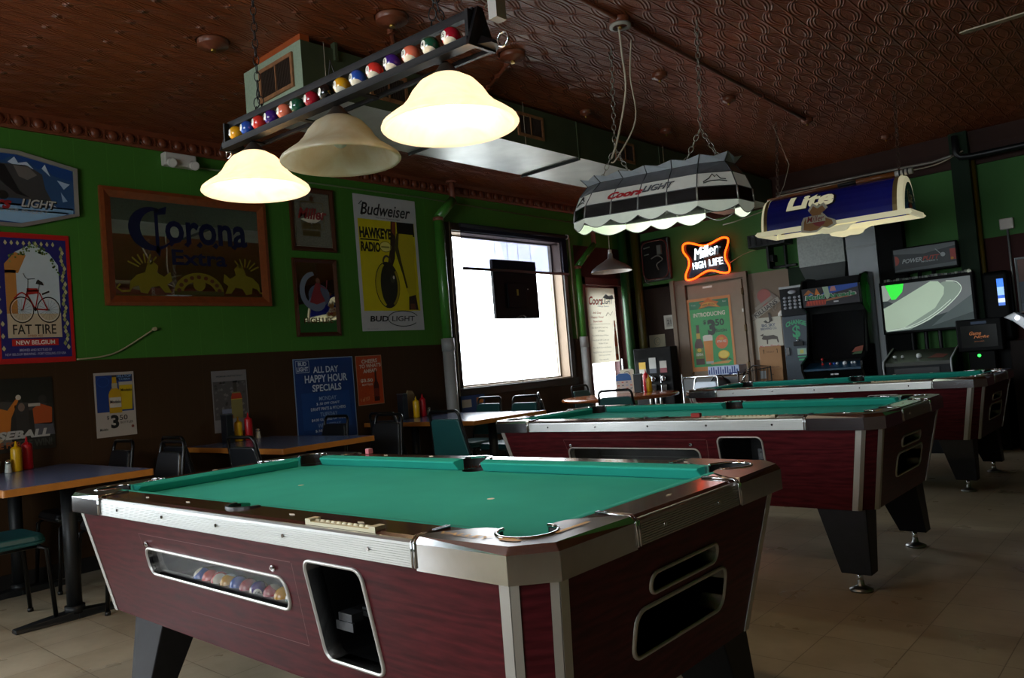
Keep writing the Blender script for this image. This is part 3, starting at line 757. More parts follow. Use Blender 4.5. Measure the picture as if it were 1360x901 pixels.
for sgn in (-1, 1):
    b = B()
    tri = [(-.064, -.058), (.05, -.055), (.0, .060), (-.02, .060)]; hol = [(-.015, -.03), (.035, -.03), (.008, .02)]
    lo = [LP(sgn*Lh, *p) for p in tri]; hi = [LP(sgn*(Lh+.012), *p) for p in tri]; b.hexa([v[:] for v in lo], [v[:] for v in hi], blk)
    pl = [LP(sgn*(Lh+.013), *p)[:] for p in hol]; b.face(pl, mat('lamp_cutout_dark', '#050505', .8))
    b.hexa([LP(sgn*(Lh+.012), *p)[:] for p in ((-.03, -.05), (.05, -.05), (.03, -.02), (-.01, -.02))], [LP(sgn*(Lh+.05), *p)[:] for p in ((-.01, -.05), (.03, -.05), (.02, -.04), (0, -.04))], blk)
    e = b.build('end_plate', lampB)
    b = B()
    c_ = LP(sgn*(Lh+.075), .01, -.045); b.tube([(c_+ex*(.02*math.cos(t))+ezv*(.02*math.sin(t)))[:] for t in [2*PI*k/14 for k in range(14)]], .004, chrome, 6, closed=True); b.build('hook', e)
for n in range(1, 16):
    s = -Lh+.085+(n-1)*(2*Lh-.165)/14
    bb_ = ballmesh(n, Vector((-.20, -.97, .02)), .0290)
    o = bb_.build('billiard_ball', lampB, LP(s, -.040, -.006)[:]); o['label'] = '%s number %d ball' % (names[n], n)
glass_on = None
def shade_glass(name, lit):
    m = bpy.data.materials.new(name); m.use_nodes = True; nt = m.node_tree; nt.nodes.clear(); N = nt.nodes; L = nt.links
    o = N.new('ShaderNodeOutputMaterial'); t = N.new('ShaderNodeBsdfTranslucent'); d = N.new('ShaderNodeBsdfDiffuse'); g = N.new('ShaderNodeBsdfGlossy'); g.inputs['Roughness'].default_value = .15
    tc = N.new('ShaderNodeTexCoord'); nz = N.new('ShaderNodeTexNoise'); nz.inputs['Scale'].default_value = 5; nz.inputs['Distortion'].default_value = 2.5; nz.inputs['Detail'].default_value = 3; L.new(tc.outputs['Object'], nz.inputs['Vector'])
    rp = N.new('ShaderNodeValToRGB'); rp.color_ramp.elements[0].position = .3; rp.color_ramp.elements[0].color = lin('#cfae74' if lit else '#e6d6b4'); rp.color_ramp.elements[1].position = .7; rp.color_ramp.elements[1].color = lin('#ead2a0' if lit else '#f6eedb'); L.new(nz.outputs['Fac'], rp.inputs[0])
    for x in (t, d): L.new(rp.outputs['Color'], x.inputs['Color'])
    m1 = N.new('ShaderNodeMixShader'); m1.inputs[0].default_value = .62; L.new(d.outputs[0], m1.inputs[1]); L.new(t.outputs[0], m1.inputs[2])
    m2 = N.new('ShaderNodeMixShader'); m2.inputs[0].default_value = .05; L.new(m1.outputs[0], m2.inputs[1]); L.new(g.outputs[0], m2.inputs[2])
    out = m2.outputs[0]
    if lit:
        e = N.new('ShaderNodeEmission'); e.inputs['Color'].default_value = (1, .84, .58, 1); e.inputs['Strength'].default_value = .72
        ad = N.new('ShaderNodeAddShader'); L.new(out, ad.inputs[0]); L.new(e.outputs[0], ad.inputs[1]); out = ad.outputs[0]
    L.new(out, o.inputs[0]); return m
gon = shade_glass('glowing_alabaster_glass', True); goff = shade_glass('unlit_alabaster_glass', False)
prof = [(r_*.84, z_*.84) for r_, z_ in [(.030, .0), (.060, -.006), (.100, -.030), (.128, -.062), (.148, -.095), (.176, -.125), (.215, -.152), (.238, -.170), (.243, -.182), (.238, -.188), (.225, -.180), (.170, -.138), (.140, -.105), (.118, -.070), (.09, -.04), (.05, -.016), (.028, -.010)]]
pew = mat('pewter_cap', '#6f655b', .35, .8)
for i, (x, zt) in enumerate(((-2.70, 2.075), (-2.145, 2.058), (-1.605, 2.030))):
    lit = i != 1
    s = (x-C0.x)/ex.x; top = C0+ex*s
    lx = Vector((x, 1.60, zt))-C0
    b = B(); b.lathe(prof, gon if lit else goff, lx[:], 40); sh = b.build('lamp_shade', lampB); sh['label'] = ('glowing bell glass shade' if lit else 'unlit bell glass shade')
    b = B(); b.lathe([(.0, .034), (.014, .034), (.020, .028), (.032, .012), (.046, .0), (.058, -.014), (.052, -.016)], pew, lx[:], 24); b.cyl((lx+Vector((0, 0, .01)))[:], (lx+Vector((0, 0, .04)))[:], .008, blk); b.build('shade_cap', sh)
    b = B(); bc = lx+Vector((0, 0, -.082)); b.sphere(bc[:], .028, mat('lit_bulb' if lit else 'unlit_bulb', '#fff2d8' if lit else '#ddd8cc', .3, emit=22 if lit else 0, ecol='#ffdc9a'), 16); b.cyl((bc+Vector((0, 0, .025)))[:], (bc+Vector((0, 0, .08)))[:], .014, pew); b.build('bulb', sh)
    if lit:
        p = point('bulb_light', (0, 0, 0), 42, (1, .78, .52), .03); p.parent = sh; p.location = (lx+Vector((0, 0, -.088)))[:]
b = B(); c1 = LP(-Lh+.20, 0, .05); up = Vector((-2.62, 1.60, 3.12))-C0
chain(b, (c1-ex*.03)[:], (c1+Vector((0, 0, .10)))[:], blk); chain(b, (c1+ex*.03)[:], (c1+Vector((0, 0, .10)))[:], blk); chain(b, (c1+Vector((0, 0, .1)))[:], up[:], blk); b.build('chain', lampB)
b = B(); c2 = LP(Lh-.18, 0, .05); b.cyl((c2)[:], (c2+Vector((0, 0, .012)))[:], .018, pew)
chain(b, (c2-ex*.03)[:], (c2+Vector((0, 0, .12)))[:], blk); chain(b, (c2+ex*.03)[:], (c2+Vector((0, 0, .12)))[:], blk); chain(b, (c2+Vector((0, 0, .12)))[:], (Vector((-1.66, 1.60, 3.12))-C0)[:], blk); b.build('chain', lampB)
b = B(); c3 = LP(-.02, 0, .05); b.cyl((c3)[:], (c3+Vector((0, 0, .012)))[:], .018, pew); b.tube([(c3-ex*.02)[:], (c3+Vector((0, 0, .075)))[:], (c3+ex*.025)[:]], .002, blk, 6); b.build('hanger_loop', lampB)
b = B(); c4 = LP(Lh+.03, -.01, .05); cord = mat('brown_cord', '#5b4a3a', .6)
b.tube([c4[:], (c4+Vector((.06, 0, .05)))[:], (c4+Vector((.11, .01, .06)))[:], (c4+Vector((.16, .01, .01)))[:]], .0025, cord, 5); b.box(c4.x+.03, c4.x+.06, c4.y-.02, c4.y+.02, c4.z-.05, c4.z+.02, alup); b.build('power_cord', lampB)
# --- stained glass lamp over the middle table
SG = thing('stained_glass_lamp', 'long grey, white and black stained glass lamp over the middle pool table', 'lamp', (-2.425, 4.13, 1.93), 0)
SG.rotation_euler = (0, math.radians(3.6), 0)
def opal(name, col, e):
    return mat(name, col, .35, var=.10, scale=11, emit=e)
wht = opal('white_opal_glass', '#d9dad2', .05); gry = mat('grey_slag_glass', '#5d6064', .3, var=.25, scale=16); lgr = mat('pale_grey_slag_glass', '#a9b0b8', .35, var=.12, scale=14); bkg = mat('black_glass', '#060608', .12)
skw = opal('lit_scallop_glass', '#e4ecdc', .10); lead = mat('lead_came', '#5c5c5e', .4, .8)
def octo(hx, cx_, hy, cyy):  # outline with canted ends
    return [(-cx_, -hy), (cx_, -hy), (hx, -cyy), (hx, cyy), (cx_, hy), (-cx_, hy), (-hx, cyy), (-hx, -cyy)]
lev = [(.03, octo(.570, .39, .232, .10)), (.085, octo(.568, .388, .230, .10)), (.160, octo(.560, .382, .222, .097)), (.245, octo(.525, .362, .175, .085)), (.312, octo(.475, .338, .115, .06)), (.358, octo(.51, .365, .145, .09))]
mats = [bkg, bkg, wht, gry, lgr]
mats = {0: wht, 1: bkg, 2: wht, 3: gry, 4: lgr}
b = B()
for k in range(1, 5):
    z0, o0 = lev[k]; z1, o1 = lev[k+1] if k+1 < len(lev) else lev[k]
    m = mats[k]
    for i in range(8):
        j = (i+1) % 8; nseg = 4 if i in (0, 4) else 1
        for q in range(nseg):
            a = Vector(o0[i]).lerp(Vector(o0[j]), q/nseg); c = Vector(o0[i]).lerp(Vector(o0[j]), (q+1)/nseg); d = Vector(o1[i]).lerp(Vector(o1[j]), (q+1)/nseg); e = Vector(o1[i]).lerp(Vector(o1[j]), q/nseg)
            if k == 4: # flared crown with a scooped top edge
                mid = (d+e)/2
                b.face([(a.x, a.y, z0), (c.x, c.y, z0), (d.x, d.y, z1), (mid.x*.99, mid.y*.97, z1-.018), (e.x, e.y, z1)], m)
            else: b.face([(a.x, a.y, z0), (c.x, c.y, z0), (d.x, d.y, z1), (e.x, e.y, z1)], m)
            b.tube([(a.x, a.y, z0), (e.x, e.y, z1)], .0055 if k == 1 else .0035, alup if k == 1 else lead, 5)
    b.tube([(p[0], p[1], z0) for p in o0], .003, lead, 5, closed=True)
sgl = b.build('glass_body', SG)
b = B(); z0, o0 = lev[0]; z1, o1 = lev[1]
for i in range(8):
    j = (i+1) % 8; nseg = 4 if i in (0, 4) else 1
    for q in range(nseg):
        a = Vector(o1[i]).lerp(Vector(o1[j]), q/nseg); c = Vector(o1[i]).lerp(Vector(o1[j]), (q+1)/nseg)
        if i == 4 and q == 0:   # one missing scallop on the far side: only the came is left
            b.tube([(a.x+(c.x-a.x)*t, a.y+(c.y-a.y)*t, z1-.02-.038*math.sin(PI*t)) for t in [k/8 for k in range(9)]], .003, lead, 5); continue
        pts = [(a.x, a.y, z1), (c.x, c.y, z1)]
        low = []
        for k in range(9):
            t = 1-k/8; low.append((a.x+(c.x-a.x)*t, a.y+(c.y-a.y)*t, z1-.032-.036*math.sin(PI*t)))
        b.face(pts+low, skw); b.tube([p for p in low], .0025, lead, 4)
b.build('scalloped_skirt', SG)
b = B()
def onfront(x, t, out=.004):   # white band of the near face, t 0..1 up
    y0, zz0, y1, zz1 = -.222, .160, -.175, .245
    n = Vector((0, -(zz1-zz0), (y1-y0))).normalized()
    n = Vector((0, -.875, .484))
    return (x, y0+(y1-y0)*t+n.y*out, zz0+(zz1-zz0)*t+n.z*out)
def wrap(bb_, name, parent):
    for v in bb_.bm.verts: v.co = Vector(onfront(v.co.x, v.co.y, .004+v.co.z))
    return bb_.build(name, parent)
red = ink('#b3202a'); blkink = ink('#101012'); silv = ink('#8f9499')
b.txt('Coors', -.10, .42, .25, .52, 0, red, .05, .35); b.txt('LIGHT', .125, .50, .21, .46, .0, blkink, .03, .3); b.txt('LIGHT', .122, .53, .205, .40, .001, silv, .0, .3)
wrap(b, 'beer_lettering', SG)
for sx in (-1, 1):
    b = B()
    p0 = Vector((sx*.471, -.1595, .160)); p1 = Vector((sx*.4435, -.130, .245)); u = (Vector((sx*.56, -.097, .160))-Vector((sx*.382, -.222, .160))).normalized()*(1 if sx > 0 else -1); v = (p1-p0); nn = u.cross(v).normalized()
    if nn.y > 0: nn = -nn
    for pts in ([(-.07, .30), (-.035, .55), (-.015, .85), (-.003, .62), (.008, .78), (.028, .48), (.055, .44)], [(-.07, .22), (-.03, .36), (.02, .38), (.06, .28)]):
        b.tube([(p0+u*a_+v*c_+nn*.006)[:] for a_, c_ in pts], .003, blkink, 5)
    b.build('mountain_mark', SG)
zinc = mat('zinc_chain', '#9a9488', .35, .9)
for sx in (-1, 1):
    b = B(); ap = Vector((sx*.30, 0, .54)); chain(b, (sx*.30-.13, 0, .32), ap[:], zinc, .045, .0028, .013); chain(b, (sx*.30+.13, 0, .32), ap[:], zinc, .045, .0028, .013); chain(b, ap[:], (sx*.30-.0, 0, 1.17), zinc, .045, .0028, .013)
    b.build('chain', SG)
b = B(); b.box(-.40, .40, -.05, .05, .27, .295, mat('white_enamel_channel', '#c8c8c0', .4)); b.build('light_channel', SG)
for sx in (-.2, .2):
    b = B(); b.sphere((sx, 0, .19), .03, mat('frosted_bulb_lit', '#f4ffe8', .3, emit=10, ecol='#e8ffd8'), 14); b.cyl((sx, 0, .21), (sx, 0, .27), .014, pew); bu = b.build('bulb', SG)
    p = point('stained_lamp_light', (sx, 0, .16), 4, (.90, 1, .80), .03); p.parent = SG
# white flex running to it
b = B(); wc = mat('white_flex', '#b9a993', .5)
pts = smoothcurve([(-2.40, 3.84, 3.10), (-2.42, 3.88, 2.95), (-2.46, 3.95, 2.75), (-2.60, 4.03, 2.50), (-2.70, 4.1, 2.42)], 5)
b.tube([p[:] for p in pts], .006, wc, 6); b.tube([p[:] for p in smoothcurve([(-2.50, 4.13, 3.12), (-2.53, 4.13, 2.9), (-2.52, 4.13, 2.62), (-2.68, 4.13, 2.42), (-2.72, 4.12, 2.40)], 5)], .005, wc, 6)
o = b.build('power_cord'); bpy.context.view_layer.update(); o.parent = SG; o.matrix_parent_inverse = SG.matrix_world.inverted()
# --- blue canopy lamp over the farthest table
LT = thing('canopy_lamp', 'blue barrel-topped beer lamp with a pool cue along its top, over the farthest pool table', 'lamp', (-2.235, 6.74, 2.10)); LT.rotation_euler = (0, math.radians(1.2), 0)
navy = mat('navy_plastic', '#1c2696', .25, coat=.3, var=.08); offw = mat('glowing_cream_plastic', '#e9e2bb', .35, emit=.28); gold = mat('brass_band', '#a08a58', .35, .5)
hx = .60
def hood(b, x0, x1, ry, rz, m, n=14, z=.0, cap=None, t=.004):
    for k in range(n):
        a0, a1 = PI*k/n, PI*(k+1)/n
        p = [(ry*math.cos(a0), rz*math.sin(a0)), (ry*math.cos(a1), rz*math.sin(a1))]
        b.face([(x0, p[0][0], z+p[0][1]), (x1, p[0][0], z+p[0][1]), (x1, p[1][0], z+p[1][1]), (x0, p[1][0], z+p[1][1])], m, True)
b = B(); hood(b, -.545, .48, .185, .30, navy, 16, .035); b.build('canopy', LT)
b = B(); hood(b, -.575, -.545, .188, .303, gold, 16, .035); hood(b, .48, .515, .188, .303, gold, 16, .035); b.build('brass_band', LT)
for sx in (-1, 1):
    b = B(); n = 16; base = [(0+sx*(.575 if sx < 0 else .515), .19*math.cos(PI*k/n), .035+.305*math.sin(PI*k/n)) for k in range(n+1)]
    mid = [(sx*(.598 if sx < 0 else .555), .183*math.cos(PI*k/n), .035+.292*math.sin(PI*k/n)) for k in range(n+1)]
    inn = [(sx*(.602 if sx < 0 else .562), .155*math.cos(PI*k/n), .035+.245*math.sin(PI*k/n)) for k in range(n+1)]
    for r0, r1, m in ((base, mid, offw), (mid, inn, offw)):
        for k in range(n): b.face([r0[k], r0[k+1], r1[k+1], r1[k]], m, True)
    b.face(inn, navy); cap = b.build('end_cap', LT)
    b = B(); b.txt('Lite', .0, .16, .12, .10, 0, ink('#e9e2bb'), .02); b.ell(0, .08, .045, .03, 0, ink('#7a2f22'))
    for v in b.bm.verts: v.co = Vector(((.566 if sx > 0 else -.606), v.co.x*sx, v.co.y+.0))
    b.build('cap_lettering', cap)
b = B()
for sy in (-1, 1):
    y = sy*.19
    pts = [(-.63, 0), (.60, 0), (.625, .012), (.60, .042), (-.63, .042), (-.655, .02)]
    b.prism(pts, 'y', y-.006, y+.006, offw)
    lob = [(-.16, .005), (-.13, -.035), (-.06, -.055), (-.02, -.06), (.03, -.05), (.10, -.055), (.13, -.045), (.15, -.02), (.19, -.005), (.22, .005)]
    b.prism(lob, 'y', y-.006, y+.006, offw)
for sx in (-.62, .60): b.box(sx-.01, sx+.01, -.19, .19, .0, .04, offw)
b.build('valance', LT)
b = B()
def curv(x, a, out): # a = angle up from the near edge
    return (x, -(.185+out)*math.cos(a), .035+(.30+out)*math.sin(a))
cl = ink('#ece5c2'); bkk = ink('#101010')
def wrapc(b, name, par, off=.004):
    for k in range(1, 20):
        g = b.bm.verts[:]+b.bm.edges[:]+b.bm.faces[:]; bmesh.ops.bisect_plane(b.bm, geom=g, plane_co=(0, .06*k, 0), plane_no=(0, 1, 0))
    for v in b.bm.verts: v.co = Vector(curv(v.co.x, v.co.y, off+v.co.z))
    return b.build(name, par)
b.txt('Lite', -.165, .80, .42, .62, 0, bkk, .05, .12); b.txt('Lite', -.175, .81, .40, .58, .002, offw, .045, .12)
wrapc(b, 'big_lettering', LT)
b = B(); br_ = ink('#b0783a'); wh_ = ink('#e8e2cc'); rd_ = ink('#a02a2a')
def blob(cx, cy_, s, m, z, pts):
    b.poly([(cx+p[0]*s, cy_+p[1]*s) for p in pts], z, m)
eag = [(-.13, -.10), (-.12, .0), (-.10, .05), (-.03, .06), (-.06, .12), (-.02, .19), (.02, .15), (.07, .18), (.10, .12), (.05, .08), (.09, .02), (.15, -.02), (.16, -.07), (.10, -.10), (.05, -.08), (.0, -.12), (-.06, -.12)]
b.poly([((p[0])*1.22-.12, p[1]*1.20+.05) for p in eag], 0, wh_); b.poly([(p[0]-.12, p[1]+.05) for p in eag], .001, br_)
b.rect(-.215, -.03, .03, .115, .002, wh_); b.poly([(-.16, .03), (-.03, .03), (-.05, -.01), (-.09, -.03), (-.13, -.01)], .0022, rd_); b.txt('Miller', -.125, .075, .17, .075, .003, ink('#a02a2a'), .01, .3)
for v in b.bm.verts: x, y, z = v.co; v.co = Vector((-.11+(x+.12)*.85, -.205-z, .030+y*.66))
b.build('eagle_emblem', LT)
b = B(); cw = mat('cue_maple', '#8a4f24', .3, var=.12, streak=(2, 12, 12), coat=.4); cb = mat('cue_wrap_black', '#141418', .5); cwt = mat('cue_butt_white', '#c9c3ba', .35)
zt = .355
b.cyl((-.60, -.0, zt-.01), (.02, 0, zt), .011, cw, .016); b.cyl((.02, 0, zt), (.17, 0, zt+.002), .016, cb, .017); b.cyl((.17, 0, zt+.002), (.47, 0, zt+.006), .020, cw, .023); b.cyl((.47, 0, zt+.006), (.60, 0, zt+.008), .024, cwt, .024)
for x in (.50, .53, .56): b.cyl((x, 0, zt+.007), (x+.012, 0, zt+.007), .0255, cb)
b.build('cue', LT)
for sx in (-.50, .50):
    b = B(); b.cyl((sx, 0, .33), (sx, 0, .40), .006, chrome); chain(b, (sx, 0, .39), (sx+(.03 if sx < 0 else .01), 0, 1.02), mat('rusty_chain', '#5e4a3c', .5, .6), .045, .0028, .013)
    b.build('chain', LT)
b = B(); b.tube([(-.50, 0, 1.0), (-.38, 0, .62), (-.44, 0, .45), (-.5, 0, .35)], .003, wc, 5); b.tube([(-.56, -.05, .26), (-.9, -.05, .20), (-1.02, -.05, .19)], .005, wc, 5); b.build('power_cord', LT)
b = B(); b.cyl((-.45, 0, .17), (.45, 0, .17), .018, mat('fluorescent_tube', '#f4f2dc', .4, emit=5, ecol='#fff3cf'), n=10); b.box(-.5, .5, -.03, .03, .19, .23, MATS['white_enamel_channel']); b.build('tube_light', LT)
# --- small metal dome pendant by the round table
PD = thing('dome_pendant', 'small bare-metal dome pendant hanging over the round wooden table', 'lamp', (-4.74, 7.0, 2.10))
dome = mat('spun_aluminium', '#b5aea8', .32, .7); domei = mat('white_enamel_inside', '#e8e2da', .35)
b = B(); b.lathe([(.025, .20), (.03, .15), (.07, .12), (.15, .075), (.21, .03), (.225, .0)], dome, n=32); b.lathe([(.221, .0), (.206, .028), (.146, .072), (.066, .117), (.0, .12)], domei, n=32); b.build('dome', PD)
b = B(); b.cyl((0, 0, .18), (0, 0, .24), .02, mat('porcelain_socket', '#d8d2c8', .3)); b.build('socket', PD)
b = B(); b.cyl((0, 0, .24), (0, 0, 1.02), .004, wc, n=6); b.build('flex', PD)
b = B(); b.sphere((0, 0, .06), .03, MATS['unlit_bulb'], 12); b.build('bulb', PD)
# --- ceiling boxes and conduits
ros = mat('painted_ceiling_box', '#6a3520', .4, var=.1)
rl = [((-3.18, 2.78), .088, 'round painted ceiling box above the ball rack lamp, with a pipe leading to the duct'), ((-4.03, 2.18), .085, 'round painted ceiling box at the left, nearest the crown moulding'), ((-3.11, 3.70), .080, 'round painted ceiling box beside the duct with a pipe leading into it'), ((-2.39, 3.84), .060, 'ceiling box with a white rim and cord dropping to the stained glass lamp'), ((-2.71, 4.81), .055, 'small ceiling box beside the long chains of the stained glass lamp'),
      ((-2.64, 5.73), .055, 'small ceiling box with a shiny band, between the stained glass lamp and the blue lamp'), ((-2.47, 6.90), .050, 'small orange ceiling box at the far end of the ceiling pipe'), ((-3.50, 5.0), .045, 'small red ceiling box right beside the middle of the duct'), ((-3.38, 6.03), .055, 'ceiling box near the far end of the duct'), ((-2.19, 8.2), .045, 'small orange ceiling box close to the back wall')]
for (x, y), r, lb in rl:
    b = B(); b.lathe([(0, -.046), (r*.3, -.046), (r*.34, -.038), (r*.62, -.038), (r*.66, -.030), (r*.97, -.030), (r, -.026), (r, 0), (r*1.1, 0)], ros, n=28)
    b.cyl((0, 0, -.06), (0, 0, -.04), r*.18, mat('brass_screw', '#9a7a3a', .3, .9), n=8)
    if 'white rim' in lb: b.lathe([(r*.75, -.052), (r*1.05, -.05), (r*1.05, -.036), (r*.8, -.036)], mat('white_rim_plastic', '#9a948a', .5), n=24)
    o = b.build('ceiling_box', None, (x, y, ZC)); tag(o, lb, 'ceiling fitting', 'ceiling boxes')
for nm, p0, p1, lb in (('conduit', (-3.22, 2.80), (-3.66, 3.22), 'painted pipe on the ceiling running from the near box to the duct'), ('conduit', (-3.14, 3.73), (-3.66, 4.02), 'short painted pipe on the ceiling running into the side of the duct'), ('conduit', (-2.30, 1.0), (-2.47, 6.88), 'long dark pipe running straight along the tin ceiling')):
    b = B(); b.cyl((p0[0], p0[1], ZC-.014), (p1[0], p1[1], ZC-.014), .013, ros, n=10)
    for k in range(3):
        t = (k+.5)/3; x = p0[0]+(p1[0]-p0[0])*t; y = p0[1]+(p1[1]-p0[1])*t; b.box(x-.02, x+.02, y-.012, y+.012, ZC-.03, ZC, ros)
    o = b.build(nm); tag(o, lb, 'pipe')
# ceiling fan, one blade in view
FN = thing('ceiling_fan', 'ceiling fan with pale blades at the upper right edge', 'fan', (-.16, 5.02, 2.83))
b = B(); b.cyl((0, 0, .08), (0, 0, .30), .012, MATS['foot_steel']); b.lathe([(0, .10), (.10, .09), (.12, .03), (.10, -.03), (0, -.05)], mat('fan_motor_white', '#b5ab9c', .4), n=24); b.build('motor', FN)
blade = mat('fan_blade_tan', '#a99a80', .45)
for k in range(4):
    a = 3.147+k*PI/2; b = B(); mt = Matrix.Rotation(a, 4, 'Z') @ Matrix.Rotation(-.20, 4, 'X')
    b.prism([(.16, -.05), (.70, -.065), (.735, -.04), (.735, .04), (.70, .065), (.16, .05)], 'z', -.004, .004, blade)
    b.box(.08, .22, -.02, .02, -.006, -.002, MATS['foot_steel'])
    for v in b.bm.verts: v.co = mt @ v.co
    b.build('blade', FN, bevel=.002)
# ---------------- air duct ----------------
DX0, DX1, DZ0 = -4.27, -3.65, 2.80
duct_end = mat('speckled_grey_green_paint', '#90a08a', .5, var=.12, scale=60); duct_side = mat('olive_green_duct_paint', '#434a34', .5, var=.15, scale=6); galv = mat('galvanised_sheet', '#cfd0cc', .36, .6, var=.10, scale=7, bump=.15, bscale=9)
DU = thing('air_duct', 'big rectangular air duct hanging under the ceiling, green sides and bare metal underside', 'duct', (DX1, 2.5, DZ0))
wD = DX1-DX0; hD = ZC-.035-DZ0; lD = YB-2.5-.12
b = B()
b.face([(-wD, 0, 0), (0, 0, 0), (0, 0, hD), (-wD, 0, hD)], duct_end)
b.face([(0, 0, 0), (0, lD, 0), (0, lD, hD), (0, 0, hD)], duct_side); b.face([(-wD, 0, 0), (-wD, 0, hD), (-wD, lD, hD), (-wD, lD, 0)], duct_end)
b.face([(-wD, lD, 0), (-wD, lD, hD), (0, lD, hD), (0, lD, 0)], duct_side); b.face([(-wD, 0, hD), (0, 0, hD), (0, lD, hD), (-wD, lD, hD)], duct_side)
b.build('duct_body', DU)
b = B(); ys = [0, 1.30, 2.57, 3.84, 5.11, lD]
for y0, y1 in zip(ys, ys[1:]):
    c = (-wD/2, (y0+y1)/2, -.012); q = [(-wD, y0, 0), (0, y0, 0), (0, y1, 0), (-wD, y1, 0)]
    for i in range(4): b.face([q[i], q[(i+1) % 4], c], galv)
b.build('underside_panel', DU)
for y in ys[1:-1]:
    b = B(); b.box(-wD-.003, .003, y-.006, y+.006, -.022, .0, mat('dark_seam', '#1b1c18', .5)); b.box(0, .006, y-.008, y+.008, -.022, hD, duct_side); b.build('seam_cleat', DU)
b = B(); b.box(-wD+.15, 0, .0, .06, hD, ZC-DZ0, mat('orange_timber', '#a04a1e', .5, var=.15)); b.build('timber_packing', DU)
rust = mat('rusty_register_paint', '#8a5c3a', .6, var=.3, scale=40); rdark = mat('register_louvre', '#3b2c22', .6)
def register(face, c, w_, h_):
    b = B()
    def P(u, v, d): return (u, -d, v) if face == 'end' else (d, u, v)
    def bx(u0, u1, v0, v1, d0, d1, m):
        p = [P(u, v, d) for u in (u0, u1) for v in (v0, v1) for d in (d0, d1)]; xs = [q[0] for q in p]; y_ = [q[1] for q in p]; zs = [q[2] for q in p]
        b.box(min(xs), max(xs), min(y_), max(y_), min(zs), max(zs), m)
    f = .022
    bx(-w_/2, w_/2, h_/2-f, h_/2, 0, .012, rust); bx(-w_/2, w_/2, -h_/2, -h_/2+f, 0, .012, rust); bx(-w_/2, -w_/2+f, -h_/2+f, h_/2-f, 0, .012, rust); bx(w_/2-f, w_/2, -h_/2+f, h_/2-f, 0, .012, rust)
    bx(-w_/2+f, w_/2-f, -h_/2+f, h_/2-f, 0, .003, mat('register_dark', '#120d0a', .8)); bx(-.004, .004, -h_/2, h_/2, 0, .012, rust)
    k = int((w_-2*f)/.011)
    for i in range(k): u = -w_/2+f+(i+.5)*.011; bx(u-.0015, u+.0015, -h_/2+f, h_/2-f, .003, .009, rdark)
    return b.build('register_grille', DU, c)
register('end', (-.26, 0, .15), .36, .20)
for y in (.62, 1.98, 3.25): register('side', (0, y, .15), .30, .18)
for y in (.15, 1.9, 3.9):
    b = B(); b.tube([(.01, y, hD+.02), (.01, y, .0)], .002, wc, 4); b.build('hanger_wire', DU)
b = B(); b.box(-.02, .02, .22, .24, hD-.07, ZC-DZ0, duct_side); b.build('hanger_strap', DU)
# ---------------- dining furniture ----------------
bluel = mat('blue_marbled_laminate', '#5f6d90', .22, var=.2, scale=14, spec=.7); oak = mat('orange_oak_edge', '#b0702c', .4, var=.1, streak=(14, 2, 2)); iron = mat('black_iron_pedestal', '#121416', .5, .2)
def dining_table(y0, y1, x1, label):
    x0 = -5.785; t = thing('dining_table', label, 'table', ((x0+x1)/2, (y0+y1)/2, 0), 0, 'blue topped dining tables along the green wall')
    hx_, hy_ = (x1-x0)/2, (y1-y0)/2
    b = B(); b.box(-hx_+.006, hx_-.006, -hy_+.006, hy_-.006, .722, .756, bluel); b.build('tabletop', t)
    b = B(); o = rrect(-hx_, hx_, -hy_, hy_, .012, 3); i = rrect(-hx_+.007, hx_-.007, -hy_+.007, hy_-.007, .008, 3); n = len(o)
    for (p, q, z0, z1) in ((o, o, .720, .755), (o, i, .755, .7565), (o, i, .720, .7205)):
        for k in range(n):
            j = (k+1) % n; b.face([(p[k][0], p[k][1], z0), (p[j][0], p[j][1], z0), (q[j][0], q[j][1], z1), (q[k][0], q[k][1], z1)], oak)
    b.build('edge_band', t)
    for sx in (-1, 1):
        cx_ = sx*(hx_-.24) if sx > 0 else -(hx_-.18)
        b = B(); b.cyl((cx_, 0, .03), (cx_, 0, .71), .038, iron); b.cyl((cx_, 0, .03), (cx_, 0, .07), .05, iron); b.box(cx_-.04, cx_+.04, -hy_*.75, hy_*.75, .705, .721, iron); b.build('column', t)
        b = B()
        for sy in (-1, 1): b.hexa([(cx_-.05, 0, .0), (cx_+.05, 0, .0), (cx_+.035, sy*hy_*.8, .0), (cx_-.035, sy*hy_*.8, .0)], [(cx_-.045, 0, .045), (cx_+.045, 0, .045), (cx_+.025, sy*hy_*.8, .022), (cx_-.025, sy*hy_*.8, .022)], iron)
        b.build('foot_bar', t, bevel=.004)
    return t
dining_table(1.135, 1.865, -4.42, 'blue dining table with orange wood edge at the left edge of the photo')
dt = dining_table(2.665, 3.40, -4.41, 'blue dining table below the poster of all day happy hour specials')
b = B(); b.box(-.025, .025, -.002, 0, -.012, .014, mat('white_sticker', '#c8c2b4', .6)); s_ = b.build('sticker', dt, (.68, .12, .738), (0, 0, PI/2))
dining_table(4.34, 5.25, -4.36, 'blue dining table shining with window light, in front of the big window')
cframe = mat('black_chair_tube', '#0d0e10', .28, .4); teal = mat('teal_vinyl', '#1c4f50', .38, var=.1, bump=.2, bscale=160); bvin = mat('black_vinyl', '#15171b', .33, var=.1, bump=.2, bscale=160)
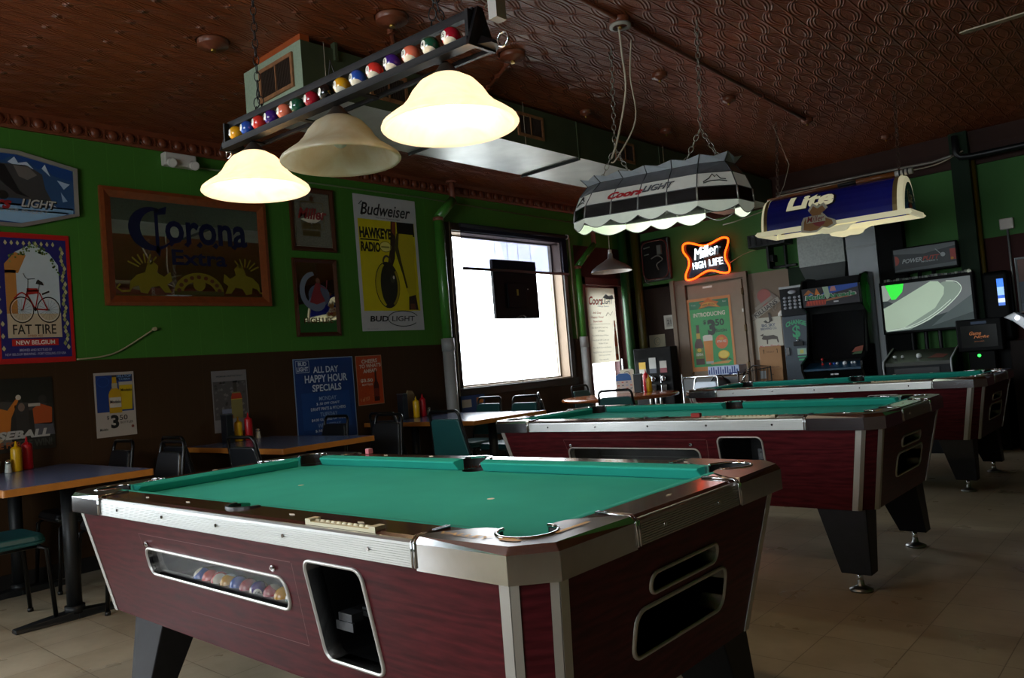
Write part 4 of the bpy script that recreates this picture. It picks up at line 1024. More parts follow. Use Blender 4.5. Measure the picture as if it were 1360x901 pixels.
def stack_chair(label, vin, frame=None, name='stacking_chair'):
    fr = frame or cframe
    t = thing(name, label, 'chair', (0, 0, 0), 0, 'chairs at the dining tables')
    b = B()
    lo = rrect(-.205, .205, -.20, .215, .06, 5)
    b.hexa([(p[0]*.97, p[1]*.97, .425) for p in lo], [(p[0], p[1], .445) for p in lo], vin)
    b.hexa([(p[0], p[1], .445) for p in lo], [(p[0]*.93, p[1]*.93, .478) for p in lo], vin)
    b.build('seat', t, bevel=.008, seg=2)
    def bp(x, z): return (x, -.205-.19*(z-.45), z)   # back plane
    b = B(); out = [(-.195, .51), (.195, .51), (.19, .53), (.150, .795), (.13, .812), (-.13, .812), (-.150, .795), (-.19, .53)]
    b.hexa([(bp(x, z)[0], bp(x, z)[1]-.012, z) for x, z in out], [(bp(x, z)[0], bp(x, z)[1]+.022, z) for x, z in out], vin); b.build('backrest', t, bevel=.010, seg=2)
    b = B(); pts = [(-.205, -.215, .44), bp(-.198, .52), bp(-.158, .80)]+[bp(-.12-.038*math.cos(a), .83+.042*math.sin(a)) for a in (0, .5, 1, 1.4)]+[bp(.12+.038*math.cos(a), .83+.042*math.sin(a)) for a in (1.4, 1, .5, 0)]+[bp(.158, .80), bp(.198, .52), (.205, -.215, .44)]
    b.tube(pts, .0115, fr, 8)
    for s in (-1, 1): b.tube([bp(s*.152, .73), bp(s*.163, .73)], .006, fr, 6)
    b.build('back_frame', t)
    b = B(); b.tube([(-.19, .17, .42), (-.19, -.19, .42), (.19, -.19, .42), (.19, .17, .42)], .010, fr, 8, closed=True); b.build('seat_frame', t)
    for s in (-1, 1):
        b = B(); b.tube([(s*.19, .16, .42), (s*.205, .20, .40), (s*.215, .225, .012)], .0115, fr, 8); b.cyl((s*.215, .225, 0), (s*.215, .225, .02), .015, blackp); b.build('leg', t)
        b = B(); b.tube([(s*.203, -.21, .46), (s*.206, -.225, .38), (s*.215, -.27, .012)], .0115, fr, 8); b.cyl((s*.215, -.27, 0), (s*.215, -.27, .02), .015, blackp); b.build('leg', t)
    return t
CT = stack_chair('teal chair at the left edge, only its seat and front legs in view', teal)
CT.location = (-4.86, 1.18, 0)
CBk = stack_chair('black chair seen nearly edge-on at the wall, below the poster with the $3.50 price', bvin)
CBk.location = (-5.53, 1.86, 0); CBk.rotation_euler = (0, 0, PI)
ch_list = [
 (CBk, -5.22, 2.62, 0, 'black chair between the left and the middle blue tables, the one nearer the wall'),
 (CBk, -4.32, 2.62, 0, 'black chair with its back in front of the condiments of the middle blue table'),
 (CBk, -5.40, 3.50, PI, 'black chair standing in front of the blue happy hour poster'),
 (CBk, -4.72, 3.50, PI, 'black chair at the right end of the middle blue table, beyond its orange corner'),
 (CBk, -5.00, 4.22, 0, 'black chair half hidden to the left of the teal chair, at the window table'),
 (CBk, -4.74, 1.84, PI, 'black chair at the far side of the left edge table, farther from the wall'),
 (CT, -4.235, 4.19, 0, 'teal chair with its whole back towards us, at the near side of the window table'),
 (CT, -5.42, 5.36, PI, 'teal chair under the window on the far side of the window table, nearer the wall'),
 (CT, -4.87, 5.28, PI, 'teal chair on the far side of the window table, the one farther from the wall'),
 (CBk, -4.84, 6.16, -.877, 'chair seen from its edge, standing alone between the window and round tables'),
 (CT, -4.06, 6.05, .25, 'chair at the near side of the round wooden table'),
 (CT, -5.30, 7.36, -PI/2, 'teal chair between the right heating pipe and the round wooden table'),
]
for src, x, y, r, lb in ch_list: dup(src, (x, y, 0), r, lb)
cmf = mat('chromed_chair_tube', '#c4c6c8', .15, 1); pale = mat('pale_grey_vinyl', '#b9c3cf', .4)
CC = stack_chair('chrome and pale grey chair on the far side of the round wooden table', pale, cmf, 'chrome_chair'); CC.location = (-4.30, 7.72, 0); CC.rotation_euler = (0, 0, PI-.15)
# round table
RT = thing('round_table', 'round brown wooden table beside the glass door', 'table', (-4.76, 6.98, 0))
rtop = mat('varnished_brown_top', '#8a4a24', .2, var=.15, streak=(2, 10, 2), coat=.5)
b = B(); b.lathe([(0, .722), (.60, .722), (.625, .728), (.632, .742), (.625, .756), (.61, .760), (0, .760)], rtop, n=48); b.build('tabletop', RT)
b = B(); b.cyl((0, 0, .03), (0, 0, .72), .04, iron); b.build('column', RT)
b = B()
for k in range(4):
    a = PI/4+k*PI/2; c, s = math.cos(a), math.sin(a)
    b.hexa([(-.04*s, .04*c, 0), (.04*s, -.04*c, 0), (.36*c+.03*s, .36*s-.03*c, 0), (.36*c-.03*s, .36*s+.03*c, 0)], [(-.035*s, .035*c, .045), (.035*s, -.035*c, .045), (.36*c+.02*s, .36*s-.02*c, .02), (.36*c-.02*s, .36*s+.02*c, .02)], iron)
b.build('foot', RT)
# ---------------- things on the tables ----------------
ymat = mat('mustard_plastic', '#d9a90c', .35, var=.03); rmat = mat('ketchup_plastic', '#b3121d', .35, var=.03); clr = mat('salt_glass', '#c9cfc9', .15, var=.1, scale=60); ndark = mat('napkin_dispenser_black', '#15191f', .3); whitep = mat('white_paper', '#e4e4de', .7)
def squeeze(kind, label, loc, h=.19):
    m = ymat if kind == 'mustard' else rmat
    t = thing('%s_bottle' % kind, label, 'bottle', loc)
    b = B(); b.lathe([(0, 0), (.028, 0), (.031, .006), (.031, h*.68), (.029, h*.72), (0, h*.72)], m, n=20); b.build('body', t)
    b = B(); b.lathe([(.030, h*.70), (.031, h*.75), (.024, h*.79), (.010, h*.83), (.007, h*.90), (.003, h), (0, h)], m, n=20)
    if kind == 'ketchup': b.tube([(.0, 0, h*.84), (.012, 0, h*.85), (.026, 0, h*.80), (.030, 0, h*.72)], .0025, m, 5)
    b.build('nozzle_cap', t); return t
def shaker(label, loc, white=True):
    t = thing('salt_shaker', label, 'shaker', loc)
    b = B(); b.lathe([(0, 0), (.020, 0), (.021, .004), (.016, .045), (.016, .058), (0, .058)], clr if white is True else mat('white_salt_plastic', '#dcdcd8', .35), n=12); b.build('glass', t)
    b = B(); b.lathe([(.0165, .056), (.018, .060), (.016, .076), (.008, .082), (0, .083)], chrome, n=12); b.build('cap', t); return t
def napkins(label, loc, h=.20, rz=0, card=None):
    t = thing('napkin_dispenser', label, 'dispenser', loc, rz)
    b = B(); b.box(-.045, .045, -.028, .028, 0, h, ndark); b.build('housing', t, bevel=.005)
    b = B(); b.box(-.047, .047, -.030, .030, h, h+.008, mat('dispenser_trim', '#5a6268', .3, .8)); b.build('lid', t)
    b = B(); b.box(-.032, .032, .028, .030, .03, h-.03, whitep); b.build('napkin', t); return t
ztp = .757
shaker('salt shaker at the far left edge, beside the mustard of the left edge table', (-5.60, 1.475, ztp))
squeeze('mustard', 'yellow mustard bottle on the left edge blue table', (-5.63, 1.53, ztp)); squeeze('ketchup', 'red ketchup bottle on the left edge blue table', (-5.68, 1.605, ztp), .21)
t_ = thing('condiment_caddy', 'clear bowl of packets behind the salt shaker at the left edge', 'bowl', (-5.66, 1.395, ztp))
b = B(); b.lathe([(0, 0), (.04, 0), (.055, .05), (.06, .075), (.056, .075), (.04, .01), (0, .01)], mat('smoky_plastic', '#6d6a62', .2), n=20); b.build('bowl', t_)
b = B()
for k in range(7): b.box(-.02, .02, -.002+.007*(k-3), .002+.007*(k-3), .03, .10-.004*abs(k-3), ink(('#d8cdb0', '#c08a4a', '#e2ddd0')[k % 3]))
b.build('sugar_packet', t_)
napkins('black napkin dispenser on the middle blue table', (-5.60, 2.93, ztp), .21)
squeeze('mustard', 'yellow mustard bottle on the middle blue table', (-5.62, 3.03, ztp)); squeeze('ketchup', 'red ketchup bottle on the middle blue table', (-5.62, 3.115, ztp), .215)
shaker('white salt shaker right of the ketchup on the middle blue table', (-5.66, 3.215, ztp), 'plastic')
napkins('black napkin dispenser on the window table', (-5.62, 4.68, ztp), .23)
t_ = thing('menu_holder', 'tan folded menu standing behind the condiments on the window table', 'menu', (-5.70, 4.84, ztp), .2)
b = B(); b.prism([(-.07, 0), (.07, 0), (.07, .22), (.04, .25), (-.03, .26), (-.07, .2)], 'x', -.004, .004, mat('menu_card', '#8d7a56', .6)); b.build('card', t_)
squeeze('mustard', 'yellow mustard bottle on the window table', (-5.60, 4.825, ztp), .20); squeeze('ketchup', 'red ketchup bottle on the window table', (-5.62, 4.925, ztp), .215)
shaker('clear shaker beside the ketchup on the window table', (-5.66, 5.03, ztp))
# leaning board under the window
q = thing('leaning_sign', 'blue printed sign leaning under the big window behind the blue table', 'sign', (-5.72, 5.71, 0))
b = B(); b.box(-.012, .0, -.17, .17, .60, .90, ink('#1c3f74')); b.box(0, .001, -.165, -.03, .78, .86, ink('#b9b2a4')); b.box(0, .001, .05, .15, .81, .87, ink('#c6772c')); b.box(0, .0012, -.10, -.0, .64, .72, ink('#dcdcd8')); b.build('panel', q)
b = B(); b.box(-.02, .0, -.17, .17, 0, .60, mat('sign_backing_board', '#241a13', .6)); b.build('stand', q)
# on the round table
t_ = thing('tent_card', 'white and blue tent card on the round table', 'card', (-4.93, 7.33, .761), .55)
b = B(); b.prism([(-.095, 0), (.095, 0), (.085, .20), (.05, .225), (-.05, .225), (-.085, .20)], 'y', -.004, 0, whitep); b.build('card', t_)
b = B(); b.prism([(-.088, .14), (.088, .14), (.082, .195), (.048, .22), (-.048, .22), (-.082, .195)], 'y', -.0052, -.004, ink('#3f79c4'))
for k in range(12): x = -.07+.047*(k % 4); z = .115-.035*(k//4); b.box(x, x+.022, -.0052, -.004, z, z+.012, ink(('#bcd0e8', '#d87a6a', '#8a94a0')[k % 3]))
b.build('print', t_)
napkins('black napkin dispenser on the round table, right of the tent card', (-4.72, 7.30, .761), .20, .3)
t_ = thing('table_clock_card', 'cream card with a round print standing behind the tent card', 'card', (-4.99, 7.50, .761), .45)
b = B(); b.prism([(-.08, 0), (.08, 0), (.08, .25), (.06, .265), (-.06, .265), (-.08, .25)], 'y', -.004, 0, mat('cream_card', '#d9d6c4', .6)); b.build('card', t_)
b = B(); b.tube([(.03*math.cos(a), -.006, .215+.025*math.sin(a)) for a in [k*PI/4 for k in range(8)]], .004, ink('#7a7466'), 4, closed=True); b.build('print', t_)
squeeze('mustard', 'mustard bottle right of the napkin dispenser on the round table', (-4.62, 7.36, .761), .19); squeeze('ketchup', 'red squeeze bottle behind the napkin dispenser on the round table', (-4.70, 7.43, .761), .25)
# ---------------- printed things on the walls ----------------
def sheet(name, label, cat, O, facing, w_, h_, col, tilt=0, t=.002, parent=None, border=None):
    b = B(); b.box(0, w_, 0, h_, -t, 0, ink(col))
    if border: b.rect(.012, w_-.012, .012, h_-.012, .0003, ink(border))
    return b
def fin(b, name, label, cat, O, facing, tilt=0, group=None):
    o = b.build(name); place(o, O, facing, tilt); tag(o, label, cat, group); return o
def frame_part(par, w_, h_, fw, ft, m, d0=0):
    b = B(); pr = [(0, d0), (0, d0+ft), (fw*.35, d0+ft*1.15), (fw*.8, d0+ft*.7), (fw, d0+ft*.5), (fw, d0)]
    cs = [((0, 0), (1, 1)), ((w_, 0), (-1, 1)), ((w_, h_), (-1, -1)), ((0, h_), (1, -1))]
    rings = [[b.bm.verts.new((c[0]+s[0]*u, c[1]+s[1]*u, z)) for u, z in pr] for c, s in cs]; n = len(pr)
    for i in range(4):
        a, c = rings[i], rings[(i+1) % 4]
        b._faces([b.bm.faces.new((a[k], c[k], c[(k+1) % n], a[(k+1) % n])) for k in range(n)], m)
    o = b.build('frame', par); return o
L1, L2, L3, L4, L5, L6 = .0006, .0012, .0018, .0024, .0030, .0036
mir = mat('mirror_silver', '#b9b9b4', .02, 1, var=.01)
oakf = mat('mahogany_frame', '#7a3c1c', .3, var=.18, streak=(3, 3, 3), coat=.3); dkf = mat('dark_walnut_frame', '#44210f', .35, var=.15)
# hexagonal beer train sign
X0 = XL+.006
b = B(); hexp = [(-.49, .0), (.0, -.14), (.36, .0), (.365, .34), (.0, .415), (-.49, .34)]
hexp = [(-.75, -.0), (-.36, -.105), (.0, -.105), (.355, .0), (.360, .335), (.0, .41), (-.36, .41), (-.75, .335)]
b.prism(hexp, 'z', -.01, .0, ink('#23406b'))
def inn(p, f=.93): return [(q[0]*f-.01, .15+(q[1]-.15)*f) for q in p]
b.poly(inn(hexp), L1, ink('#1b3f7a'))
b.poly([(-.6, .0), (.32, .01), (.325, .05), (-.66, .06)], L2, ink('#7fa6c8')); b.poly([(-.5, -.04), (0, -.075), (.25, -.01), (.30, .02), (-.6, .02)], L2, ink('#8fb3d0'))
b.poly([(-.5, .20), (-.42, .30), (-.32, .27), (-.2, .345), (-.14, .31), (-.03, .375), (.02, .33), (.06, .35), (.12, .30), (.16, .33), (.20, .27), (.33, .24), (.33, .04), (-.6, .04)], L2, ink('#2b4a72'))
b.poly([(-.06, .33), (-.02, .37), (0, .33), (.05, .345), (.09, .30), (.0, .30)], L3, ink('#b9c6d6')); b.poly([(.14, .31), (.16, .34), (.19, .26)], L3, ink('#b9c6d6')); b.poly([(.23, .24), (.31, .22), (.27, .18)], L3, ink('#9fb4cc')); b.poly([(.25, .16), (.29, .10), (.26, .09)], L3, ink('#8da6c4')); b.poly([(.15, .10), (.22, .05), (.17, .06)], L3, ink('#c7d0da'))
b.poly([(-.70, .10), (-.70, .30), (-.2, .315), (.05, .32), (.14, .27), (.155, .17), (.20, .07), (.0, .09), (-.3, .08)], L3, ink('#3c3a3a')); b.poly([(-.70, .17), (-.70, .285), (-.18, .30), (-.13, .20), (-.16, .16)], L4, ink('#8b8379')); b.poly([(-.03, .315), (.06, .31), (.11, .26), (.05, .22), (.0, .24)], L4, ink('#6b645e')); b.poly([(-.13, .31), (-.08, .31), (.0, .14), (.06, .10), (-.02, .12), (-.11, .20)], L5, ink('#141416'))
for k in range(5): b.ell(-.5+.1*k, .105, .035, .03, L4, ink('#141212'), 14)
b.txt('Coors', -.20, .055, .30, .085, L5, ink('#8f1f22'), .04, .35); b.txt('LIGHT', .115, .058, .22, .06, L5, ink('#0e0e10'), .05, .3); b.txt('LIGHT', .110, .063, .215, .055, L6, ink('#b8b4ac'), .02, .3)
b.txt('THE SILVER BULLET', -.04, .008, .42, .026, L5, ink('#9aa6b2'), .01, .25)
o = fin(b, 'beer_sign', 'hexagonal blue framed sign with a silver train and LIGHT lettering, cut by the left edge', 'sign', (XL+.012, 1.682, 2.455), 'L')
b = B(); n = len(hexp); sil = mat('satin_silver_frame', '#a39d96', .35, .5)
ip = [(p[0]*.945-.005, .152+(p[1]-.152)*.90) for p in hexp]
A = [b.bm.verts.new((p[0], p[1], -.01)) for p in hexp]; A2 = [b.bm.verts.new((p[0], p[1], .018)) for p in hexp]; C = [b.bm.verts.new((p[0], p[1], .014)) for p in ip]; D = [b.bm.verts.new((p[0], p[1], .001)) for p in ip]
for a_, c_ in ((A, A2), (A2, C), (C, D)): b._faces([b.bm.faces.new((a_[i], a_[(i+1) % n], c_[(i+1) % n], c_[i])) for i in range(n)], sil)
b.build('frame', o)
# bicycle beer tin sign
W_, H_ = .72, .87
b = B(); b.box(0, W_, 0, H_, -.004, 0, ink('#b01818')); b.rect(.035, W_-.035, .035, H_-.035, L1, ink('#241f63'))
b.poly([(.10, .17), (W_-.12, .17), (W_-.12, .66), (W_-.20, .74), (W_/2-.0, .80), (.20, .74), (.10, .66)], L2, ink('#b9c2c4')); b.rect(.10, W_-.12, .17, .33, L3, ink('#bda88a'))
b.rect(.10, .20, .33, .62, L3, ink('#b5793a')); b.poly([(.10, .60), (.22, .60), (.30, .72), (.2, .74), (.10, .66)], L3, ink('#b5793a'))
gr = ink('#4c6a2c')
random.seed(3)
for k in range(70):
    t = random.random(); x = .14+.47*t; y = .70+.09*(1-abs(t-.5)*2)+random.uniform(-.03, .02)-(.10*max(0, t-.75)/.25); b.ell(x, y, .010, .007, L4, gr if k % 3 else ink('#7f8a4a'), 6)
for k in range(26):
    y = .10+.70*k/26; x = W_-.075+random.uniform(-.02, .02); b.poly([(x-.018, y), (x, y+.022), (x+.018, y), (x, y-.018)], L3, ink(('#b9b07a', '#8c8f52')[k % 2]))
    if k % 3 == 0: b.poly([(x-.6-.018, y), (x-.6, y+.02), (x-.6+.018, y), (x-.6, y-.016)], L3, ink('#b9b07a'))
for k in range(9): x = .12+.055*k; b.poly([(x-.016, .80), (x, .82), (x+.016, .80), (x, .785)], L3, ink('#b9b07a'))
dk = ink('#2a2420'); rd = ink('#a3231f')
for cx_ in (.235, .485):
    b.stroke([(cx_+.108*math.cos(a), .355+.085*math.sin(a)) for a in [k*PI/14 for k in range(28)]], .008, L5, dk, True); b.stroke([(cx_+.096*math.cos(a), .355+.075*math.sin(a)) for a in [k*PI/14 for k in range(28)]], .004, L5, ink('#cfc8b8'), True)
    for k in range(8): a = k*PI/8; b.stroke([(cx_-.092*math.cos(a), .355-.07*math.sin(a)), (cx_+.092*math.cos(a), .355+.07*math.sin(a))], .0015, L5, ink('#6a6258'))
for p in ([(.245, .355), (.30, .50)], [(.29, .48), (.40, .485)], [(.29, .46), (.36, .36)], [(.36, .36), (.40, .49)], [(.36, .36), (.475, .355)], [(.475, .355), (.405, .47)]): b.stroke(p, .010, L6, rd)
b.poly([(.285, .455), (.395, .465), (.39, .50), (.29, .50)], L6, rd)
b.stroke(smoothcurve([(.17, .43), (.245, .47), (.32, .42)], 4), .010, L6, rd)
b.stroke([(.30, .50), (.305, .56), (.28, .575), (.265, .60)], .005, L6, dk); b.stroke([(.305, .56), (.37, .565)], .005, L6, dk); b.stroke([(.40, .49), (.41, .53)], .006, L6, dk); b.poly([(.375, .53), (.45, .52), (.44, .54), (.40, .56), (.385, .55)], L6, dk); b.stroke([(.43, .46), (.50, .48)], .012, L6, dk)
b.ell(.36, .36, .014, .014, L6, dk, 12)
b.txt('FAT TIRE', .345, .225, .40, .065, L5, dk, .01); b.txt('AMBER ALE', .345, .182, .14, .014, L5, ink('#8a4a2a')); b.rect(.13, .56, .115, .16, L5, ink('#b02018')); b.txt('NEW BELGIUM', .345, .1375, .36, .028, L6, ink('#e2d8c8'), .02)
b.txt('BREWED AND BOTTLED BY', .345, .088, .30, .016, L3, ink('#b8b4c4')); b.txt('NEW BELGIUM BREWING - FORT COLLINS, CO USA', .345, .060, .56, .018, L3, ink('#b8b4c4'))
for v in b.bm.verts: v.co.x *= .64
fin(b, 'beer_sign', 'red edged tin sign of a red bicycle reading FAT TIRE, at the left edge', 'sign', (XL+.008, 1.965-W_*.64, 1.443), 'L')
# big framed bar mirror
W_, H_ = 1.31, .865
b = B(); b.box(.04, W_-.04, .04, H_-.04, -.008, 0, mir); nv = ink('#0c1030', .3); gd = ink('#6e6216', .35)
def gothic(b, s, x0, x1, y0, y1, m):
    b.txt(s, (x0+x1)/2, (y0+y1)/2, x1-x0, y1-y0, L2, m, .022)
b.poly(arc(.36, .58, .17, .165, .9, 2*PI-.75, 24)+arc(.40, .585, .125, .135, 2*PI-.85, 1.0, 24), L2, nv); b.rect(.385, .41, .40, .74, L2, nv); b.poly([(.385, .72), (.48, .76), (.47, .70), (.41, .69)], L2, nv); b.poly([(.37, .42), (.41, .37), (.42, .43)], L2, nv)
gothic(b, 'orona', .46, 1.13, .48, .655, nv)
for i, x in enumerate((.475, .60, .70, .83, .99)): b.poly([(x, .475), (x+.03, .455), (x+.05, .48), (x+.03, .505)], L3, nv)
gothic(b, 'Extra', .50, .94, .315, .435, nv)
def griffin(b, x, s, m):
    body = [(-.16, -.10), (-.15, -.02), (-.10, .03), (-.04, .05), (-.02, .11), (.02, .14), (.06, .10), (.05, .05), (.10, .02), (.15, .06), (.16, -.01), (.12, -.04), (.15, -.10), (.10, -.10), (.06, -.05), (.0, -.06), (-.03, -.11), (-.08, -.10), (-.09, -.05), (-.13, -.06)]
    b.poly([(x+s*p[0], .20+p[1]) for p in body], L2, m)
    for k in range(6): a = 1.0+.32*k; b.stroke([(x+s*(-.03+.06*math.cos(a)), .26+.06*math.sin(a)), (x+s*(-.03+.15*math.cos(a)), .26+.13*math.sin(a))], .012, L2, m)
    b.stroke([(x+s*q[0], .12+q[1]) for q in smoothcurve([(-.16, .0), (-.24, .0), (-.26, .05), (-.22, .06)], 3)] if False else [(x-s*.15, .11), (x-s*.21, .105), (x-s*.245, .13), (x-s*.22, .16)], .014, L2, m)
griffin(b, .33, 1, gd); griffin(b, 1.06, -1, gd)
b.poly(arc(.70, .10, .20, .16, 0, PI, 16)+arc(.70, .10, .13, .09, PI, 0, 16), L2, gd); b.ell(.70, .17, .05, .055, L3, gd, 16); b.rect(.50, .90, .085, .115, L3, ink('#3a3410'))
for k in range(9): a = PI*(k+.5)/9; b.ell(.70+.165*math.cos(a), .10+.125*math.sin(a), .018, .016, L4, ink('#4a2016'), 8)
o = fin(b, 'bar_mirror', 'wide framed bar mirror reading Corona Extra in dark blue letters', 'mirror', (XL+.014, 2.178, 1.828), 'L')
frame_part(o, W_, H_, .075, .03, oakf, -.012)
# two smaller mirrors
W_, H_ = .455, .57
b = B(); b.box(.03, W_-.03, .03, H_-.03, -.008, 0, mir); b.rect(.045, W_-.045, .045, H_-.045, L1, mat('frosted_mirror_print', '#8f8b7e', .25, .6, var=.2, scale=70)); b.stroke([(.05, .05), (W_-.05, .05), (W_-.05, H_-.05), (.05, H_-.05)], .006, L2, ink('#4a3a20'), True)
b.stroke([(.11, .36), (.11, .44), (.34, .44), (.34, .20), (.11, .20), (.11, .28)], .012, L2, ink('#4f4322')); b.poly([(.225+.035*math.cos(a)*(1 if i % 2 else .5), .47+.035*math.sin(a)*(1 if i % 2 else .5)) for i, a in enumerate([k*PI/6 for k in range(12)])], L2, ink('#4a2a16'))
b.poly([(.10, .28), (.34, .36), (.30, .28), (.22, .24)], L3, ink('#c8bfae')); b.txt('Miller', .225, .335, .30, .10, L4, ink('#7c1f22'), .03, .3)
for x, y in ((.16, .23), (.26, .23), (.16, .16), (.25, .16)): b.rect(x-.045, x+.045, y-.025, y+.025, L3, ink('#4a3d1c'))
o = fin(b, 'bar_mirror', 'small framed mirror reading Miller, half behind the left glowing shade', 'mirror', (XL+.012, 3.733, 2.318), 'L'); frame_part(o, W_, H_, .04, .022, dkf, -.01)
W_, H_ = .45, .685
b = B(); b.box(.03, W_-.03, .03, H_-.03, -.008, 0, mir)
b.poly(arc(.20, .40, .145, .17, .5*PI, 1.62*PI, 18)+arc(.235, .40, .13, .14, 1.60*PI, .55*PI, 18), L1, ink('#6e7684')); b.ell(.25, .36, .11, .10, L1, ink('#4d5568'), 20); b.ell(.22, .29, .09, .07, L2, ink('#6a7284'), 18)
b.poly([(.15, .30), (.19, .40), (.22, .47), (.27, .47), (.265, .40), (.31, .31), (.22, .28)], L3, ink('#7e2a30')); b.ell(.245, .49, .022, .026, L3, ink('#6b4434'), 12); b.stroke([(.26, .45), (.33, .42), (.34, .50)], .013, L3, ink('#7a3038'))
b.txt('HIGH LIFE', .23, .14, .30, .05, L3, ink('#4c3a12'), .02)
o = fin(b, 'bar_mirror', 'small framed mirror with a red figure seated on a crescent moon', 'mirror', (XL+.012, 3.718, 1.566), 'L'); frame_part(o, W_, H_, .035, .022, dkf, -.01)
# Budweiser / radio poster
W_, H_ = .76, 1.295
b = B(); b.box(0, W_, 0, H_, -.003, 0, ink('#b9b8b8')); b.rect(.035, W_-.035, .19, 1.065, L1, ink('#c8b90e'))
b.txt('Budweiser', W_/2, 1.165, .62, .12, L1, ink('#141416'), .015, .35); b.stroke([(.09, 1.10), (.11, 1.20), (.06, 1.20), (.10, 1.235)], .012, L1, ink('#141416')); b.txt('The Great American Lager', .40, 1.085, .30, .018, L1, ink('#3a3a3c'))
b.txt('HAWKEYE', .235, .935, .38, .105, L2, ink('#111111'), .05); b.rect(.05, .27, .862, .876, L2, ink('#111111')); b.txt('RADIO', .165, .80, .23, .095, L2, ink('#111111'), .05); b.ell(.345, .81, .07, .05, L2, ink('#d9cf6a')); b.stroke([(.345+.07*math.cos(a), .81+.05*math.sin(a)) for a in [k*PI/12 for k in range(24)]], .006, L3, ink('#6a6210'), True); b.rect(.29, .39, .80, .815, L3, ink('#8b8430'))
b.poly([(.43, 1.065), (.49, 1.065), (.475, .88), (.45, .70), (.40, .60), (.34, .52), (.36, .66), (.40, .80)], L2, ink('#2a1712')); b.poly([(.44, 1.06), (.485, 1.06), (.47, .92), (.435, .96)], L3, ink('#7c3a22'))
b.poly([(.50, 1.065), (.72, 1.065), (.72, .93), (.50, .95)], L2, ink('#111010')); b.poly([(.49, .95), (.70, .95), (.715, .80), (.69, .66), (.70, .50), (.69, .34), (.60, .32), (.57, .40), (.53, .55), (.48, .70), (.455, .80)], L3, ink('#b3a414')); b.poly([(.49, .95), (.52, .95), (.50, .82), (.53, .66), (.585, .42), (.565, .41), (.53, .55), (.48, .70), (.455, .80)], L4, ink('#3a340e')); b.poly([(.59, .33), (.68, .35), (.70, .20), (.58, .20)], L4, ink('#24140e')); b.poly([(.60, .26), (.66, .26), (.67, .20), (.60, .20)], L5, ink('#5c2f1c'))
b.ell(.335, .44, .15, .225, L4, ink('#14130c'), 32); b.poly(arc(.335, .44, .142, .215, 1.9, 4.4, 14)+arc(.335, .44, .085, .20, 4.4, 1.9, 14), L5, ink('#b0a210')); b.poly(arc(.335, .44, .145, .22, -1.1, .7, 12)+arc(.335, .44, .120, .20, .7, -1.1, 12), L5, ink('#8d8012')); b.ell(.40, .50, .03, .04, L5, ink('#3a372c'), 12); b.ell(.415, .515, .012, .018, L6, ink('#cfcabc'), 8)
b.stroke(arc(.345, .66, .045, .06, 0, PI, 10), .02, L5, ink('#3a3632'))
b.txt('BUD', .205, .115, .22, .055, L2, ink('#17171a'), .03, .1); b.txt('LIGHT', .50, .115, .29, .05, L2, ink('#17171a'), .01, .1); b.stroke(arc(.50, .115, .19, .075, .35, 2*PI-.6, 26), .008, L2, ink('#17171a')); b.txt('Always enjoy responsibly', .12, .02, .12, .010, L2, ink('#4a4a4c'))
fin(b, 'beer_poster', 'tall yellow poster with Budweiser and BUD LIGHT lettering, left of the window', 'poster', (XL+.007, 4.418, 1.600), 'L')
# baseball poster
W_, H_ = .72, .475
b = B(); b.box(0, W_, 0, H_, -.002, 0, ink('#15130f')); b.rect(.0, W_, .09, .30, L1, ink('#201c18')); b.poly([(.15, .30), (.42, .33), (.68, .30), (.66, .26), (.15, .26)], L2, ink('#3a3632'))
o1 = ink('#b5661c'); o2 = ink('#a04418'); gy = ink('#5a554e')
b.poly([(.30, .13), (.31, .28), (.37, .30), (.45, .27), (.50, .34), (.515, .33), (.47, .22), (.46, .13)], L3, o1); b.ell(.35, .325, .032, .035, L4, ink('#1a1512'), 14); b.ell(.515, .35, .016, .018, L4, ink('#b9ab98'), 10)
b.poly([(.60, .17), (.595, .27), (.64, .30), (.71, .27), (.705, .16)], L3, o2); b.ell(.655, .33, .026, .028, L4, ink('#2c2622'), 14); b.rect(.57, .64, .285, .305, L4, ink('#a39a8c')); b.poly([(.50, .13), (.49, .30), (.53, .31), (.57, .29), (.575, .13)], L3, ink('#2b2724')); b.ell(.53, .285, .02, .028, L4, ink('#6c564a'), 10)
b.poly([(.29, .13), (.46, .13), (.47, .05), (.28, .05)], L3, gy); b.poly([(.60, .17), (.71, .17), (.72, .09), (.60, .09)], L3, ink('#4c4a4e'))
b.txt('BASEBALL', .48, .108, .42, .055, L5, ink('#a8a49c'), .05, .2); b.txt('TIME FOR', .42, .045, .20, .04, L5, ink('#8a4a20'), .03); b.txt('THE WIN!', .60, .045, .20, .05, L5, ink('#3a3a36'), .04)
b.poly([(.28, .10), (.36, .12), (.42, .08), (.38, .05), (.28, .04)], L6, ink('#a38a66'))
fin(b, 'baseball_poster', 'dark baseball poster with orange shirted players behind the left edge table', 'poster', (XL+.006, 1.809-W_, .872), 'L')
